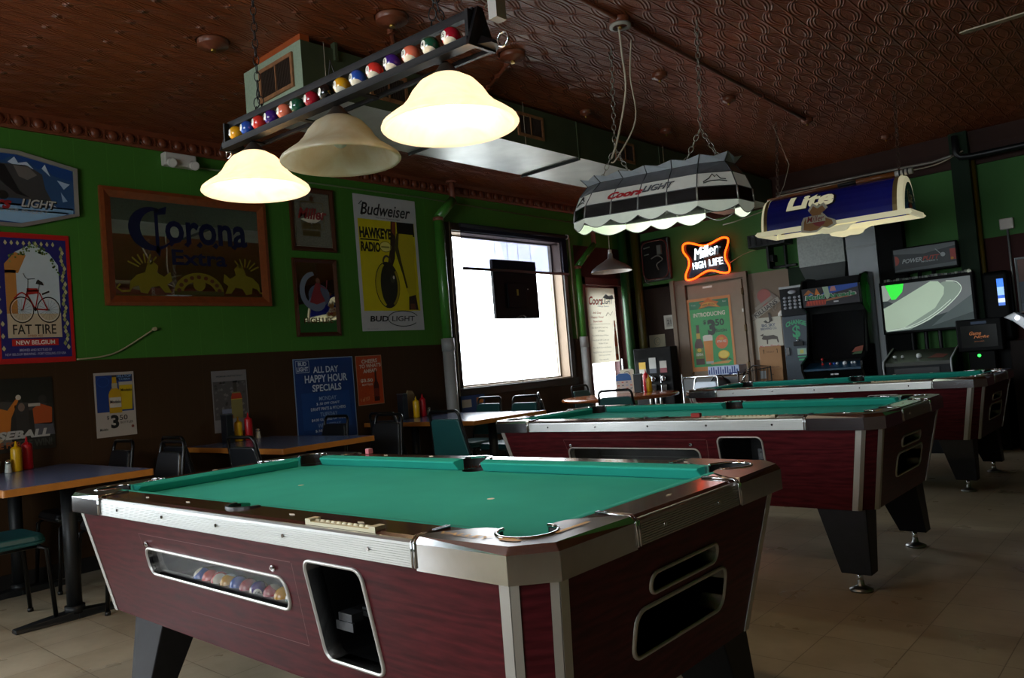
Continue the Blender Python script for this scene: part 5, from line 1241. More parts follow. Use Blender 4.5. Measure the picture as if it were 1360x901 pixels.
# Modelo $3.50
def beerbottle(b, x, y, w_, h_, body, lab, z, neck=None):
    n = [(-.5, 0), (.5, 0), (.5, .50), (.42, .58), (.20, .68), (.16, .97), (.16, 1), (-.16, 1), (-.16, .97), (-.20, .68), (-.42, .58), (-.5, .50)]
    b.poly([(x+p[0]*w_, y+p[1]*h_) for p in n], z, body); b.rect(x-w_*.46, x+w_*.46, y+h_*.15, y+h_*.42, z+.0005, lab)
    if neck: b.rect(x-w_*.22, x+w_*.22, y+h_*.66, y+h_*.80, z+.0005, neck)
    b.rect(x-w_*.17, x+w_*.17, y+h_*.96, y+h_*1.01, z+.0006, ink('#3a2a14'))
W_, H_ = .272, .455
b = B(); b.box(0, W_, 0, H_, -.002, 0, ink('#a89c90')); b.rect(.012, W_-.012, .175, H_-.02, L1, ink('#12306e')); b.stroke(arc(.06, .39, .04, .035, 0, 2*PI, 20), .004, L2, ink('#1f4488')); b.rect(.15, W_-.012, .395, H_-.02, L2, ink('#0c1a3a')); b.txt('HILLTOP', .205, .425, .10, .018, L3, ink('#7fa0c8'), .01); b.txt('TAVERN', .205, .403, .08, .014, L3, ink('#7fa0c8'), .01)
b.poly([(.175, .185), (.25, .185), (.258, .36), (.165, .36)], L2, ink('#b89a0c')); b.rect(.165, .258, .36, .385, L3, ink('#a8a090')); b.txt('Modelo', .213, .325, .075, .022, L4, ink('#4a4010'), .02)
beerbottle(b, .135, .165, .085, .265, ink('#b0860c'), ink('#b8ac9c'), L4, ink('#a89878')); b.txt('Modelo', .135, .245, .072, .022, L6+.0006, ink('#22202c'), .02)
b.txt('3', .125, .105, .055, .095, L1, ink('#141214'), .04); b.txt('$', .080, .135, .014, .03, L1, ink('#141214'), .01); b.txt('50', .185, .130, .055, .036, L1, ink('#2a2420'), .01); b.txt('BOTTLES', .205, .095, .085, .016, L1, ink('#2a2420'), .01); b.txt('Modelo', .05, .055, .055, .018, L1, ink('#2a2420'), .01); b.ell(.245, .062, .010, .010, L1, ink('#6a2a1c'), 12)
fin(b, 'beer_poster', 'small poster with a gold bottle, a full glass and the $3.50 price', 'poster', (XL+.006, 2.070, .897), 'L', .0)
# whiskey / grey sheet
W_, H_ = .295, .485
b = B(); b.box(0, W_, 0, H_, -.002, 0, ink('#77706f')); b.rect(.008, W_-.008, .10, .40, L1, ink('#4b4544'))
random.seed(5)
for k in range(40): x, y = random.uniform(.02, .27), random.uniform(.12, .39); b.poly([(x, y), (x+.02, y+.008), (x+.012, y+.024), (x-.006, y+.014)], L2, ink(('#5e5756', '#3a3534', '#6c6664')[k % 3]))
b.txt('PREMIUM CRAFTED SPIRIT', .15, .440, .22, .013, L2, ink('#3a4046'), .01)
b.rect(.175, .205, .31, .40, L3, ink('#37302a')); b.rect(.172, .208, .385, .40, L4, ink('#0c0c0c')); b.poly([(.15, .10), (.245, .10), (.245, .27), (.23, .31), (.165, .31), (.15, .27)], L3, ink('#7c7040')); b.poly([(.15, .255), (.245, .255), (.235, .30), (.16, .30)], L4, ink('#a03018')); b.rect(.15, .245, .25, .256, L5, ink('#b89c3a')); b.rect(.07, .15, .145, .18, L3, ink('#6e7284')); b.rect(.07, .16, .105, .128, L4, ink('#6e2a16'))
fin(b, 'spirits_poster', 'grey poster of a red-labelled liquor bottle behind the napkin dispenser', 'poster', (XL+.006, 2.928, .830), 'L', .0)
# happy hour poster
W_, H_ = .62, .72
b = B(); b.box(0, W_, 0, H_, -.002, 0, ink('#7f93b0')); b.rect(.008, W_-.008, .008, H_-.008, L1, ink('#12356e')); b.rect(.06, W_-.06, .10, .42, L2, ink('#143f7c'))
pw = ink('#b9c0cc'); pb = ink('#8296b6')
b.stroke([(.025, .60), (.155, .60), (.155, .70), (.025, .70)], .005, L3, pw, True); b.txt('BUD', .09, .675, .085, .035, L3, pw, .04); b.txt('LIGHT', .09, .63, .115, .038, L3, pw, .04)
b.txt('ALL DAY', .325, .618, .26, .056, L3, pw, .02); b.txt('HAPPY HOUR', .325, .540, .44, .066, L3, pw, .02); b.txt('SPECIALS', .325, .458, .30, .060, L3, pw, .02)
for s, y, w2, h2, c in (('MONDAY', .365, .18, .036, pb), ('$ .50 OFF CRAFT', .318, .24, .024, pw), ('DRAFT PINTS & PITCHERS', .275, .36, .026, pw), ('TUESDAY', .225, .18, .036, pb), ('$4.00 GLASSES OF WINE', .180, .36, .026, pw), ('WEDNESDAY', .130, .24, .036, pb), ('$.50 OFF CRAFT', .085, .30, .024, pw), ('BOTTLES', .048, .13, .022, pw)): b.txt(s, .325, y, w2, h2, L3, c, .01)
fin(b, 'specials_poster', 'large blue poster reading ALL DAY HAPPY HOUR SPECIALS', 'poster', (XL+.006, 3.658, .655), 'L')
# cheers poster
W_, H_ = .298, .457
b = B(); b.box(0, W_, 0, H_, -.002, 0, ink('#a07a60')); b.rect(.006, W_-.006, .006, H_-.006, L1, ink('#a83c10'))
random.seed(9)
for k in range(60): x, y = random.uniform(.02, .28), random.uniform(.02, .43); b.ell(x, y, .006, .006, L2, ink(('#b8551a', '#8f2f0c')[k % 2]), 6)
for s, x, y, w2 in (('CHEERS', .155, .405, .18), ("TO WHAT'S", .16, .362, .25), ('AHEAD', .155, .315, .16)): b.txt(s, x, y, w2, .036, L3, ink('#c9b8a8'), .03, .1, .04)
b.txt('$3.50', .11, .225, .14, .036, L3, ink('#c9b8a8'), .04); b.txt('BOTTLES', .115, .188, .12, .018, L3, ink('#c9b8a8'), .02); b.txt('1 of 137', .08, .055, .10, .035, L3, ink('#c98a5c'), .02, 0, .1)
beerbottle(b, .215, .03, .062, .28, ink('#3a120a'), ink('#6a2010'), L3)
fin(b, 'beer_poster', "small orange poster reading CHEERS TO WHAT'S AHEAD", 'poster', (XL+.006, 4.310, .917), 'L')
# emergency light with cable
EL = thing('emergency_light', 'white twin-head emergency light under the crown moulding', 'light', (XL, 2.77, 2.945))
wp = mat('white_abs_plastic', '#c9c2ba', .4, var=.03)
b = B(); b.box(.0, .075, -.125, .125, -.045, .055, wp); b.build('housing', EL, bevel=.010)
for y in (-.085, .09):
    b = B(); b.cyl((.07, y, -.025), (.115, y, -.040), .034, wp, n=20); b.cyl((.115, y, -.040), (.117, y, -.0406), .028, mat('lamp_lens', '#e2dcd4', .15), n=20); b.build('lamp_head', EL)
# surface raceway, wall cable
b = B(); rw = mat('green_painted_raceway', '#5a6b45', .5)
b.tube([(XL+.01, 2.90, 2.925), (XL+.01, 5.30, 2.945), (XL+.01, 5.65, 2.935), (XL+.01, 7.85, 2.90)], .008, rw, 6); tag(b.build('wall_raceway'), 'thin painted conduit running level along the upper green wall', 'conduit')
b = B(); b.tube([p[:] for p in smoothcurve([(XL+.012, 2.51, 1.655), (XL+.014, 2.42, 1.60), (XL+.012, 2.25, 1.50), (XL+.012, 2.12, 1.465), (XL+.012, 1.97, 1.455)], 5)], .006, mat('cream_cable', '#a59a76', .5), 6); b.cyl((XL, 2.51, 1.655), (XL+.03, 2.51, 1.655), .014, MATS['cream_cable']); tag(b.build('wall_cable'), 'cream cable coming out of the green wall and running behind the bicycle sign', 'cable')
# heating pipes beside the window
def steam(y, lb, zt_, ktop, sl, zs, r=.05):
    t = thing('heating_pipe', lb, 'pipe', (XL+.10, y, 0))
    gp = mat('green_painted_pipe', '#3f7a2c', .35, var=.08, coat=.2); wpn = mat('white_pipe_insulation', '#9b9a97', .5, var=.06, bump=.2, bscale=30)
    b = B(); b.cyl((0, 0, zs-.1), (0, 0, zt_), r, gp, n=24); b.build('riser', t)
    b = B(); b.cyl((0, 0, 0), (0, 0, zs), r*1.22, wpn, n=24); b.cyl((0, 0, zs-.13), (0, 0, zs+.0), r*1.32, wpn, n=24); b.build('insulation', t)
    cu = mat('rusty_pink_joint', '#7c4634', .5)
    b = B(); b.cyl((0, 0, zt_), (0, .0, zt_+.035), r*1.08, cu, n=24); b.build('joint', t)
    b = B(); b.cyl((0, .0, zt_+.03), (.03, sl, ktop), r*.95, gp, n=24); b.build('elbow_length', t)
    b = B(); b.cyl((.03, sl, ktop-.02), (.03, sl, ZC), .03, cu, n=16); b.lathe([(.03, 0), (.06, 0), (.06, -.02), (.03, -.02)], cu, (.03, sl, ZC), 16); b.build('drop_pipe', t); return t
steam(5.395, 'green heating pipe with white insulated foot at the left side of the window', 2.70, 2.93, .20, 1.50, .050)
steam(7.69, 'green heating pipe with white insulated foot between the window and the glass door', 2.30, 2.62, .34, 1.46, .040)
b = B(); b.tube([(XL+.045, 5.60, 2.72), (XL+.05, 5.57, 2.0), (XL+.05, 5.555, .9)], .006, wc, 5); tag(b.build('shade_cord'), 'pale cord hanging at the left side of the window', 'cord')
b = B(); b.tube([(XL+.05, 7.615, 2.69), (XL+.055, 7.62, 1.5), (XL+.05, 7.632, 1.44), (XL+.045, 7.645, 1.5), (XL+.045, 7.635, 2.69)], .006, wc, 5); tag(b.build('shade_cord'), 'looped pull cord hanging at the right side of the window', 'cord')
# roller shade
RS = thing('roller_shade', 'sheer dark roller shade half drawn across the top of the window', 'blind', (XL+.045, 6.65, 2.70))
def meshmat():
    m = bpy.data.materials.new('sheer_dark_mesh'); m.use_nodes = True; nt = m.node_tree; nt.nodes.clear(); N = nt.nodes
    o = N.new('ShaderNodeOutputMaterial'); t = N.new('ShaderNodeBsdfTransparent'); d = N.new('ShaderNodeBsdfDiffuse'); x = N.new('ShaderNodeMixShader')
    t.inputs['Color'].default_value = (.74, .75, .86, 1); d.inputs['Color'].default_value = (.03, .03, .045, 1); x.inputs[0].default_value = .72
    tc = N.new('ShaderNodeTexCoord'); w_ = N.new('ShaderNodeTexNoise'); w_.inputs['Scale'].default_value = 3; nt.links.new(tc.outputs['Object'], w_.inputs['Vector'])
    nt.links.new(math_(N, nt.links, 'MULTIPLY_ADD', w_.outputs['Fac'], .08, .46), x.inputs[0])
    nt.links.new(t.outputs[0], x.inputs[1]); nt.links.new(d.outputs[0], x.inputs[2]); nt.links.new(x.outputs[0], o.inputs[0]); return m
shm = meshmat(); shb = mat('shade_bar_black', '#0e0e12', .4)
b = B(); b.cyl((0, -.90, 0), (0, .93, 0), .022, mat('shade_fabric_roll', '#17161c', .7), n=16); b.build('roller', RS)
b = B(); b.box(-.001, .001, -.90, .92, -.455, 0, shm); b.build('fabric', RS)
b = B(); b.box(-.010, .010, -.90, .92, -.478, -.450, shb); b.build('hem_bar', RS)
b = B(); b.cyl((0, .93, 0), (0, .95, 0), .03, wp, n=16); b.box(-.04, .0, .945, .955, -.03, .03, wp); b.build('bracket', RS)
# set hanging in front of the glass, seen from its back
TV = thing('hanging_screen', 'black flat screen hanging in the window with its back to us', 'screen', (XL-.005, 6.64, 1.705))
b = B(); b.box(-.04, .0, -.38, .37, 0, .665, mat('screen_back_black', '#08080a', .6, spec=.15)); b.build('panel', TV, bevel=.006)
b = B(); b.box(0, .02, -.18, .15, .12, .40, mat('screen_back_housing', '#0b0b0e', .6, spec=.15)); b.build('housing', TV, bevel=.008)
b = B(); b.box(.02, .0215, -.03, .0, .26, .33, ink('#8a8a20')); b.box(.02, .0215, .16, .175, .33, .34, whitep); b.build('sticker', TV)
b = B()
for y in (-.31, -.10, .08, .30): b.tube([(-.01, y, .66), (-.01, y, 1.0)], .0025, shb, 4)
b.build('hanging_wire', TV)
b = B(); b.tube([p[:] for p in smoothcurve([(.01, -.02, .02), (.02, .05, -.06), (.02, .11, .0), (.02, .02, .03), (.02, -.12, -.05), (.02, -.16, -.30), (.02, -.13, -.50), (.02, -.06, -.62), (.03, -.06, -.78), (.05, -.07, -.92)], 5)], .004, shb, 5); b.build('cable', TV)
def papermat():
    m = bpy.data.materials.new('translucent_poster_paper'); m.use_nodes = True; nt = m.node_tree; nt.nodes.clear(); N = nt.nodes
    o = N.new('ShaderNodeOutputMaterial'); t = N.new('ShaderNodeBsdfTranslucent'); d = N.new('ShaderNodeBsdfDiffuse'); x = N.new('ShaderNodeMixShader'); x.inputs[0].default_value = .22
    tc = N.new('ShaderNodeTexCoord'); nz = N.new('ShaderNodeTexNoise'); nz.inputs['Scale'].default_value = 4; nt.links.new(tc.outputs['Object'], nz.inputs['Vector'])
    mx = N.new('ShaderNodeMix'); mx.data_type = 'RGBA'; mx.inputs[6].default_value = lin('#cfc6b0'); mx.inputs[7].default_value = lin('#ddd5c0'); nt.links.new(nz.outputs['Fac'], mx.inputs[0])
    for s_ in (t, d): nt.links.new(mx.outputs[2], s_.inputs['Color'])
    nt.links.new(d.outputs[0], x.inputs[1]); nt.links.new(t.outputs[0], x.inputs[2]); nt.links.new(x.outputs[0], o.inputs[0]); return m
# poster on the glass door
W_, H_ = .63, .965
b = B(); b.rect(0, W_, 0, H_, 0, papermat()); lr = ink('#b8433a'); lb_ = ink('#6f8494'); lk = ink('#6b665a')
b.txt('Coors', .20, .80, .30, .11, L1, lr, .03, .3); b.txt('LIGHT', .46, .795, .24, .08, L1, lb_, .02, .2); b.poly([(.36, .84), (.44, .89), (.50, .86), (.58, .88), (.62, .83), (.5, .82)], L1, ink('#8fb0c4')); b.txt('Hilltop Tavern', .36, .725, .26, .03, L1, lb_, .01, .2)
for s, y, w2 in (('All Day', .64, .18), ('Happy Hour', .585, .28), ('Specials', .53, .20)): b.txt(s, .21, y, w2, .035, L1, lr, .01)
b.rect(.04, .48, .495, .499, L1, lk)
for s, x, y, w2 in (('Mon $.50 OFF Craft Pints', .24, .45, .36), ('& Pitchers', .27, .41, .14), ('Tue $4.00 Glass of Wine', .24, .35, .36), ('Wed $.50 OFF Craft and', .24, .29, .36), ('Bottles & Cans', .29, .25, .20), ('Thur $2.00 Domestic Bottles', .26, .195, .40), ('Fri $2.50 Wells, $2.75 Domestic', .26, .135, .40), ('$3.00 Imported Bottles', .30, .095, .26), ('Enjoy responsibly', .28, .04, .20)): b.txt(s, x, y, w2, .022, L1, lk, .0)
b.poly([(.545, .02), (.615, .02), (.615, .30), (.60, .38), (.595, .54), (.565, .54), (.56, .38), (.545, .30)], L1, ink('#b85a24')); b.rect(.547, .613, .10, .20, L2, ink('#b9aa94')); b.rect(.562, .598, .40, .46, L2, ink('#b9aa94')); b.stroke([(.40, .60), (.45, .65), (.50, .61), (.56, .66)], .008, L1, lk)
fin(b, 'specials_poster', 'long cream poster with Coors LIGHT lettering hung on the glass door', 'poster', (XL+.030, 7.905, 1.118), 'L')
# corner pipes
b = B(); b.cyl((XL+.10, 8.72, 0), (XL+.10, 8.72, ZC-.02), .06, mat('corner_pipe_green', '#1f4a20', .4, var=.1), n=20); tag(b.build('corner_pipe'), 'dark green pipe standing nearest the corner, left of the olive one', 'pipe')
b = B(); b.cyl((XL+.21, 8.86, 0), (XL+.21, 8.86, ZC-.02), .055, mat('corner_pipe_olive', '#4a4514', .4, var=.1), n=20); tag(b.build('corner_pipe'), 'olive pipe at the corner, between the green pipe and the brown wall', 'pipe')
# ---------------- back wall ----------------
YF = YB-.002
# citrus beer poster on the tan door
W_, H_ = .60, .925
b = B(); b.box(0, W_, 0, H_, -.002, 0, ink('#d08a4c')); b.rect(.03, W_-.03, .055, H_-.035, L1, ink('#3fa35c')); b.rect(.03, W_-.03, .79, H_-.035, L2, ink('#2a7a52'))
b.poly([(.15, .79), (.20, .84), (.17, .87), (.24, .88), (.30, .92), (.36, .88), (.44, .86), (.41, .83), (.46, .785), (.38, .80), (.30, .815), (.22, .80)], L3, ink('#c9702c')); b.poly([(.18, .80), (.22, .855), (.30, .87), (.38, .85), (.43, .795), (.30, .835)], L4, ink('#d9a23c')); b.txt('SIERRA NEVADA', .30, .84, .18, .02, L5, ink('#5c3a14'), .02, 0, 0, 0, .012)
cw_ = ink('#dcdcc8'); ck = ink('#12281a')
b.txt('Fresh', .09, .845, .06, .018, L3, ink('#b8cfc0')); b.txt('Beer', .52, .855, .05, .02, L3, ink('#b8cfc0'))
b.txt('INTRODUCING', .295, .715, .44, .055, L2, cw_, .03); b.txt('3', .315, .545, .11, .20, L2, ck, .06); b.txt('$', .225, .615, .04, .06, L2, ck, .03); b.txt('50', .43, .60, .12, .085, L2, ck, .03); b.txt('Bottles', .445, .50, .15, .045, L2, ck, .02)
beerbottle(b, .12, .085, .12, .50, ink('#4a2a1c'), ink('#6c8a3a'), L2, ink('#c9a83c')); b.txt('SIERRA', .12, .215, .10, .035, L6, cw_, .03); b.ell(.12, .27, .03, .025, L6, ink('#d9b83c'), 14)
b.poly([(.20, .09), (.30, .09), (.315, .42), (.185, .42)], L2, ink('#d78a34')); b.poly([(.20, .09), (.30, .09), (.303, .12), (.198, .12)], L3, ink('#b8c4bc')); b.poly([(.185, .38), (.315, .38), (.318, .44), (.29, .455), (.21, .455), (.182, .44)], L3, ink('#e2dcd0'))
b.ell(.435, .355, .085, .088, L2, ink('#d9703a'), 26); b.txt('OTRA VEZ', .435, .36, .13, .028, L3, cw_, .03); b.ell(.435, .395, .03, .018, L3, ink('#d9a23c'), 14)
b.poly([(.25, .10), (.55, .12), (.50, .085), (.27, .078)], L2, ink('#d9a058')); b.ell(.44, .165, .065, .05, L3, ink('#7a5a1c'), 20); b.ell(.45, .195, .075, .052, L4, ink('#e0b820'), 24); b.ell(.45, .197, .062, .042, L5, ink('#e8cf5c'), 24); b.poly([(.50, .13), (.56, .12), (.52, .15)], L4, ink('#3a4a1c'))
fin(b, 'beer_poster', 'green poster with orange border reading INTRODUCING $3.50 on the tan door', 'poster', (-4.935, YB-.040, .905), 'B')
# signs on the tan board
b = B(); b.poly(arc(.17, .31, .085, .08, 0, PI, 12)+[(.085, .29), (.17, .15), (.25, .29)], 0, ink('#9c5048')); b.poly([(.04, .17), (.26, .30), (.28, .27), (.06, .14)], L1, ink('#8f8478'))
b.poly([(-.01, .09), (.34, .28), (.365, .22), (.02, .02)], L1, ink('#a29a8c')); b.txt('KILLIANS', .178, .152, .33, .055, L2, ink('#3a3430'), .02, 0, .50)
b.poly([(.20, .10), (.22, .10), (.25, .0), (.21, -.02)], L1, ink('#3a302a')); b.stroke([(.29, .13), (.31, .17), (.28, .19), (.26, .15), (.28, .11)], .012, L1, ink('#8f8478'))
bp_ = [(v.co.x, v.co.y) for v in b.bm.verts]
b.prism([(.0, .02), (.36, .22), (.34, .27), (.24, .36), (.12, .38), (.06, .28), (.08, .16)], 'z', -.008, -.0005, ink('#7c6c60'))
fin(b, 'beer_sign', 'heart and banner sign reading KILLIANS on the tan board', 'sign', (-4.085, YB-.012, 1.455), 'B')
W_, H_ = .35, .50
b = B(); b.box(0, W_, 0, H_, -.002, 0, ink('#c3bfae')); b.txt('BIG SKY', .19, .405, .17, .035, L1, ink('#3a4a6a'), .03); b.txt('BREWING CO.', .19, .365, .20, .028, L1, ink('#3a4a6a'), .02); b.poly([(.13, .45), (.16, .47), (.19, .44), (.22, .47), (.21, .43), (.17, .43)], L1, ink('#4a4a44'))
b.poly([(.09, .25), (.12, .29), (.16, .28), (.24, .285), (.29, .26), (.30, .19), (.285, .19), (.275, .23), (.22, .235), (.17, .23), (.165, .18), (.15, .18), (.15, .23), (.11, .235)], L1, ink('#4a4038')); b.poly([(.07, .29), (.12, .31), (.11, .275)], L1, ink('#4a4038')); b.txt('Moose Drool', .18, .15, .24, .035, L1, ink('#b84a44'), .03); b.txt('ALE', .18, .06, .10, .03, L1, ink('#3a4a6a'))
fin(b, 'brewery_poster', 'cream poster of a moose behind the cardboard boxes', 'poster', (-4.085, YB-.006, 1.0), 'B')
b = B(); b.lathe([(0, 0), (.05, 0), (.045, .035), (.02, .06), (0, .065)], whitep, n=18); tag(b.build('alarm_dome', None, (-3.70, 8.93, 1.50)), 'small white dome at the right edge of the tan board', 'alarm')
# two notices on the dark brown wall
b = B(); b.box(0, .14, 0, .18, -.004, 0, ink('#b3b0a8')); b.rect(.03, .115, .03, .15, L1, ink('#8f8c86')); b.txt('21', .075, .09, .06, .06, L2, ink('#4a4844'), .02); fin(b, 'wall_calendar', 'small pale calendar pinned on the dark brown wall left of the tan door', 'calendar', (-5.31, YB-.006, 1.49), 'B')
b = B(); b.box(0, .24, 0, .19, -.004, 0, ink('#8f8a74')); b.stroke([(.12+.045*math.cos(a), .10+.05*math.sin(a)) for a in [k*PI/10 for k in range(20)]], .008, L1, ink('#5a6458'), True); b.txt('C', .12, .10, .04, .05, L1, ink('#5a6458')); fin(b, 'notice_card', 'olive card with a round mark above the candy machines', 'card', (-5.56, YB-.006, 1.24), 'B')
# candy machines
VM = thing('candy_dispenser', 'black triple candy dispenser standing in the corner behind the round table', 'vending machine', (-5.33, 8.74, 0))
vb = mat('black_enamel', '#0a0a0b', .5, var=.1, spec=.1)
b = B(); b.box(-.28, .28, -.12, .05, .50, 1.26, vb); b.build('cabinet', VM, bevel=.012)
b = B(); b.box(-.03, .03, -.03, .03, .02, .50, MATS['foot_steel']); b.box(-.18, .18, -.12, .05, 0, .03, vb); b.build('stand', VM, bevel=.004)
for i, (c1_, c2_) in enumerate((('#c9a01c', '#b3b0a6'), ('#b3b3b0', '#343a48'), ('#a8a29c', '#7a2a34'))):
    x = -.155+.155*i; zt = 1.08 if i != 1 else 1.13
    b = B(); b.box(x-.05, x+.05, -.124, -.121, .93, zt, ink(c2_)); b.box(x-.05, x+.05, -.1255, -.124, .99, zt, ink(c1_)); b.build('label_card', VM)
    b = B(); b.cyl((x, -.12, .86), (x, -.15, .86), .035, chrome, n=16); b.box(x-.008, x+.008, -.17, -.15, .83, .89, chrome); b.box(x-.04, x+.04, -.15, -.12, .70, .78, chrome); b.box(x-.05, x-.04, -.14, -.12, .80, .90, chrome); b.build('coin_mechanism', VM, bevel=.003)
b = B()
for x in (-.06, .02, .09): b.cyl((x, -.13, .48), (x, -.13, .66), .022, MATS['foot_steel'], n=12)
b.build('steel_tube', VM)
# unlit sign with red tubing
b = B(); b.box(-.21, .21, 0, .06, 0, .56, mat('dark_sign_box', '#100a0a', .4)); NS = thing('unlit_sign', 'dark unlit tube sign hanging above the brown wall, left of the neon sign', 'sign', (-5.31, 8.88, 2.13)); b.build('backing', NS, bevel=.02)
b = B(); b.tube([(p[0], -.015, p[1]) for p in rrect(-.19, .19, .03, .53, .09)], .009, mat('dim_red_tube', '#5c1c1c', .3), 6, closed=True); b.build('red_tube', NS)
b = B(); gt = mat('dim_white_tube', '#7a7a76', .3)
b.tube([(-.15, -.02, .45), (-.06, -.02, .46)], .008, gt, 6); b.tube([(-.15, -.02, .36), (-.08, -.02, .365)], .008, gt, 6); b.box(.05, .11, -.03, 0, .34, .46, gt); b.tube([p[:] for p in smoothcurve([(-.05, -.02, .30), (.05, -.02, .33), (.12, -.02, .27), (.03, -.02, .22), (.05, -.02, .14)], 4)], .007, gt, 6); b.tube([p[:] for p in smoothcurve([(-.18, -.02, .10), (-.15, -.03, .0), (-.05, -.03, -.04)], 4)], .005, gt, 5); b.build('white_tube', NS)
# neon sign
NE = thing('neon_sign', 'lit neon sign reading Miller HIGH LIFE inside an orange outline', 'sign', (-4.575, 8.88, 2.32))
ntube = mat('neon_orange_tube', '#ff5a1c', .3, emit=5, ecol='#ff4208', var=0); nwh = mat('neon_white_tube', '#f4fbff', .3, emit=2.2, ecol='#dff4ff', var=0)
b = B(); b.box(-.30, .30, .03, .045, -.21, .21, mat('sign_glass_black', '#0b0c0e', .1)); b.build('backing', NE)
out = [(-.305, .215), (-.22, .225), (-.05, .165), (.05, .165), (.22, .215), (.305, .195), (.30, .13), (.255, .03), (.25, -.05), (.29, -.15), (.28, -.215), (.2, -.215), (.05, -.165), (-.05, -.175), (-.2, -.235), (-.30, -.235), (-.31, -.17), (-.255, -.06), (-.255, .03), (-.315, .13)]
b = B(); b.tube([(p.x, 0, p.y) for p in smoothcurve(out, 4, True)], .0115, ntube, 8, closed=True); b.build('outline_tube', NE)
def wallneon(s, cx_, cz, w2, h2, shear, bold, rot=0):
    b = B(); b.txt(s, cx_, cz, w2, h2, 0, nwh, bold, shear, rot, .01)
    for v in b.bm.verts: v.co = Vector((v.co.x, -.01-v.co.z*.8, v.co.y))
    return b.build('neon_lettering', NE)
wallneon('Miller', -.0, .085, .34, .14, .35, -.004, .12); wallneon('HIGH', -.105, -.075, .175, .085, 0, -.003, .03); wallneon('LIFE', .125, -.065, .18, .085, 0, -.003, .03)
b = B(); b.tube([p[:] for p in smoothcurve([(.30, .03, -.1), (.5, .04, -.02), (.8, .06, .02), (1.05, .07, .0)], 5)], .004, MATS['cream_cable'], 5); b.build('power_cord', NE)
point('neon_glow', (-4.575, 8.80, 2.30), .8, (1, .25, .08), .15)
# wall bracket and speaker
WB = thing('wall_rack', 'dark iron wall rack with a hanging arm, right of the neon sign', 'rack', (-3.72, 8.80, 2.12))
b = B(); b.box(-.22, .22, -.10, .15, .20, .35, iron)
for k in range(6): b.box(-.2+.07*k, -.18+.07*k, -.105, -.10, .22, .33, mat('rack_slot', '#050505', .8))
b.build('box', WB, bevel=.01)
b = B(); b.box(-.05, -.02, 0, .16, -.06, .20, iron); b.box(.12, .14, .1, .16, -.08, .20, iron); b.box(-.05, .25, .1, .16, -.06, -.03, iron); b.box(-.06, .02, .02, .14, .02, .10, iron); b.build('bracket', WB, bevel=.004)
# furnace plenum and flue
FU = thing('furnace_duct', 'grey sheet metal furnace plenum and flue behind the arcade machines', 'duct', (-3.14, 8.85, 0))
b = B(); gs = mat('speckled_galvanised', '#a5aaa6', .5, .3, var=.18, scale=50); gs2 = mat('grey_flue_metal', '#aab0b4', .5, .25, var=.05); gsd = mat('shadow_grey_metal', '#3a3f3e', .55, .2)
b.box(-.27, .24, -.01, .11, 2.02, 2.72, gs); b.box(-.25, .22, -.014, -.009, 2.42, 2.55, mat('plenum_opening', '#0a0a08', .8)); b.build('plenum', FU)
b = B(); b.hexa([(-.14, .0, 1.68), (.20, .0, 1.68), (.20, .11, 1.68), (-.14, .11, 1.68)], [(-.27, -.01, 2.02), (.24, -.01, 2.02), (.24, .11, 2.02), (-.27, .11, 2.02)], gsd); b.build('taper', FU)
b = B(); b.box(.265, .575, -.01, .11, 0, 2.80, gs2); b.box(.26, .58, -.014, .11, 2.14, 2.165, mat('flue_band', '#9a9ea0', .4, .5)); b.build('flue', FU)
b = B(); b.box(.59, .84, -.01, .11, 0, 2.84, mat('black_cabinet_side', '#060707', .6, spec=.1)); b.build('dark_panel', FU)
# boxes
card = mat('brown_cardboard', '#a57a52', .75, var=.05, scale=5); ctape = mat('packing_tape', '#b89a72', .4)
def carton(label, x, y, z, w2, d2, h2, marks):
    t = thing('cardboard_box', label, 'box', (x, y, z), 0, 'stacked cardboard boxes')
    b = B(); b.box(-w2/2, w2/2, -d2/2, d2/2, 0, h2, card); b.build('carton', t, bevel=.004)
    b = B(); b.box(-.02, .02, -d2/2-.001, d2/2, h2, h2+.001, ctape); b.build('tape', t)
    b = B(); k = ink('#5a3e28')
    if marks == 1:
        for sx in (-1, 1): b.tube([(sx*w2*.3-.006, -d2/2-.001, h2*.85), (sx*w2*.3+.004, -d2/2-.001, h2*.88), (sx*w2*.3+.004, -d2/2-.001, h2*.70)], .003, k, 4)
        bb2 = B(); bb2.txt('THIS SIDE UP', 0, h2*.76, w2*.35, .016, 0, k, .01); bb2.txt('HANDLE WITH CARE', 0, h2*.10, w2*.7, .014, 0, k, .01)
        for f in bb2.bm.faces: b.face([(v.co.x, -d2/2-.0012, v.co.y) for v in f.verts], k)
        bb2.bm.free(); b.build('print', t)
    elif marks == 2:
        b.box(-w2/2+.005, -w2/2+.08, -d2/2-.0012, -d2/2, .02, h2-.01, ink('#c4ccd2')); b.box(-.005, .03, -d2/2-.0012, -d2/2, h2*.5, h2*.56, k); b.build('shipping_label', t)
    else: b.bm.free()
carton('large plain brown cardboard box, topmost of the stack beside the change machine', -3.742, 8.72, .885, .265, .26, .265, 1)
carton('flat cardboard box with a white shipping label directly under the topmost box', -3.752, 8.72, .765, .28, .27, .12, 2)
carton('lowest large cardboard box on the floor under the other two', -3.762, 8.72, 0, .30, .30, .765, 0)
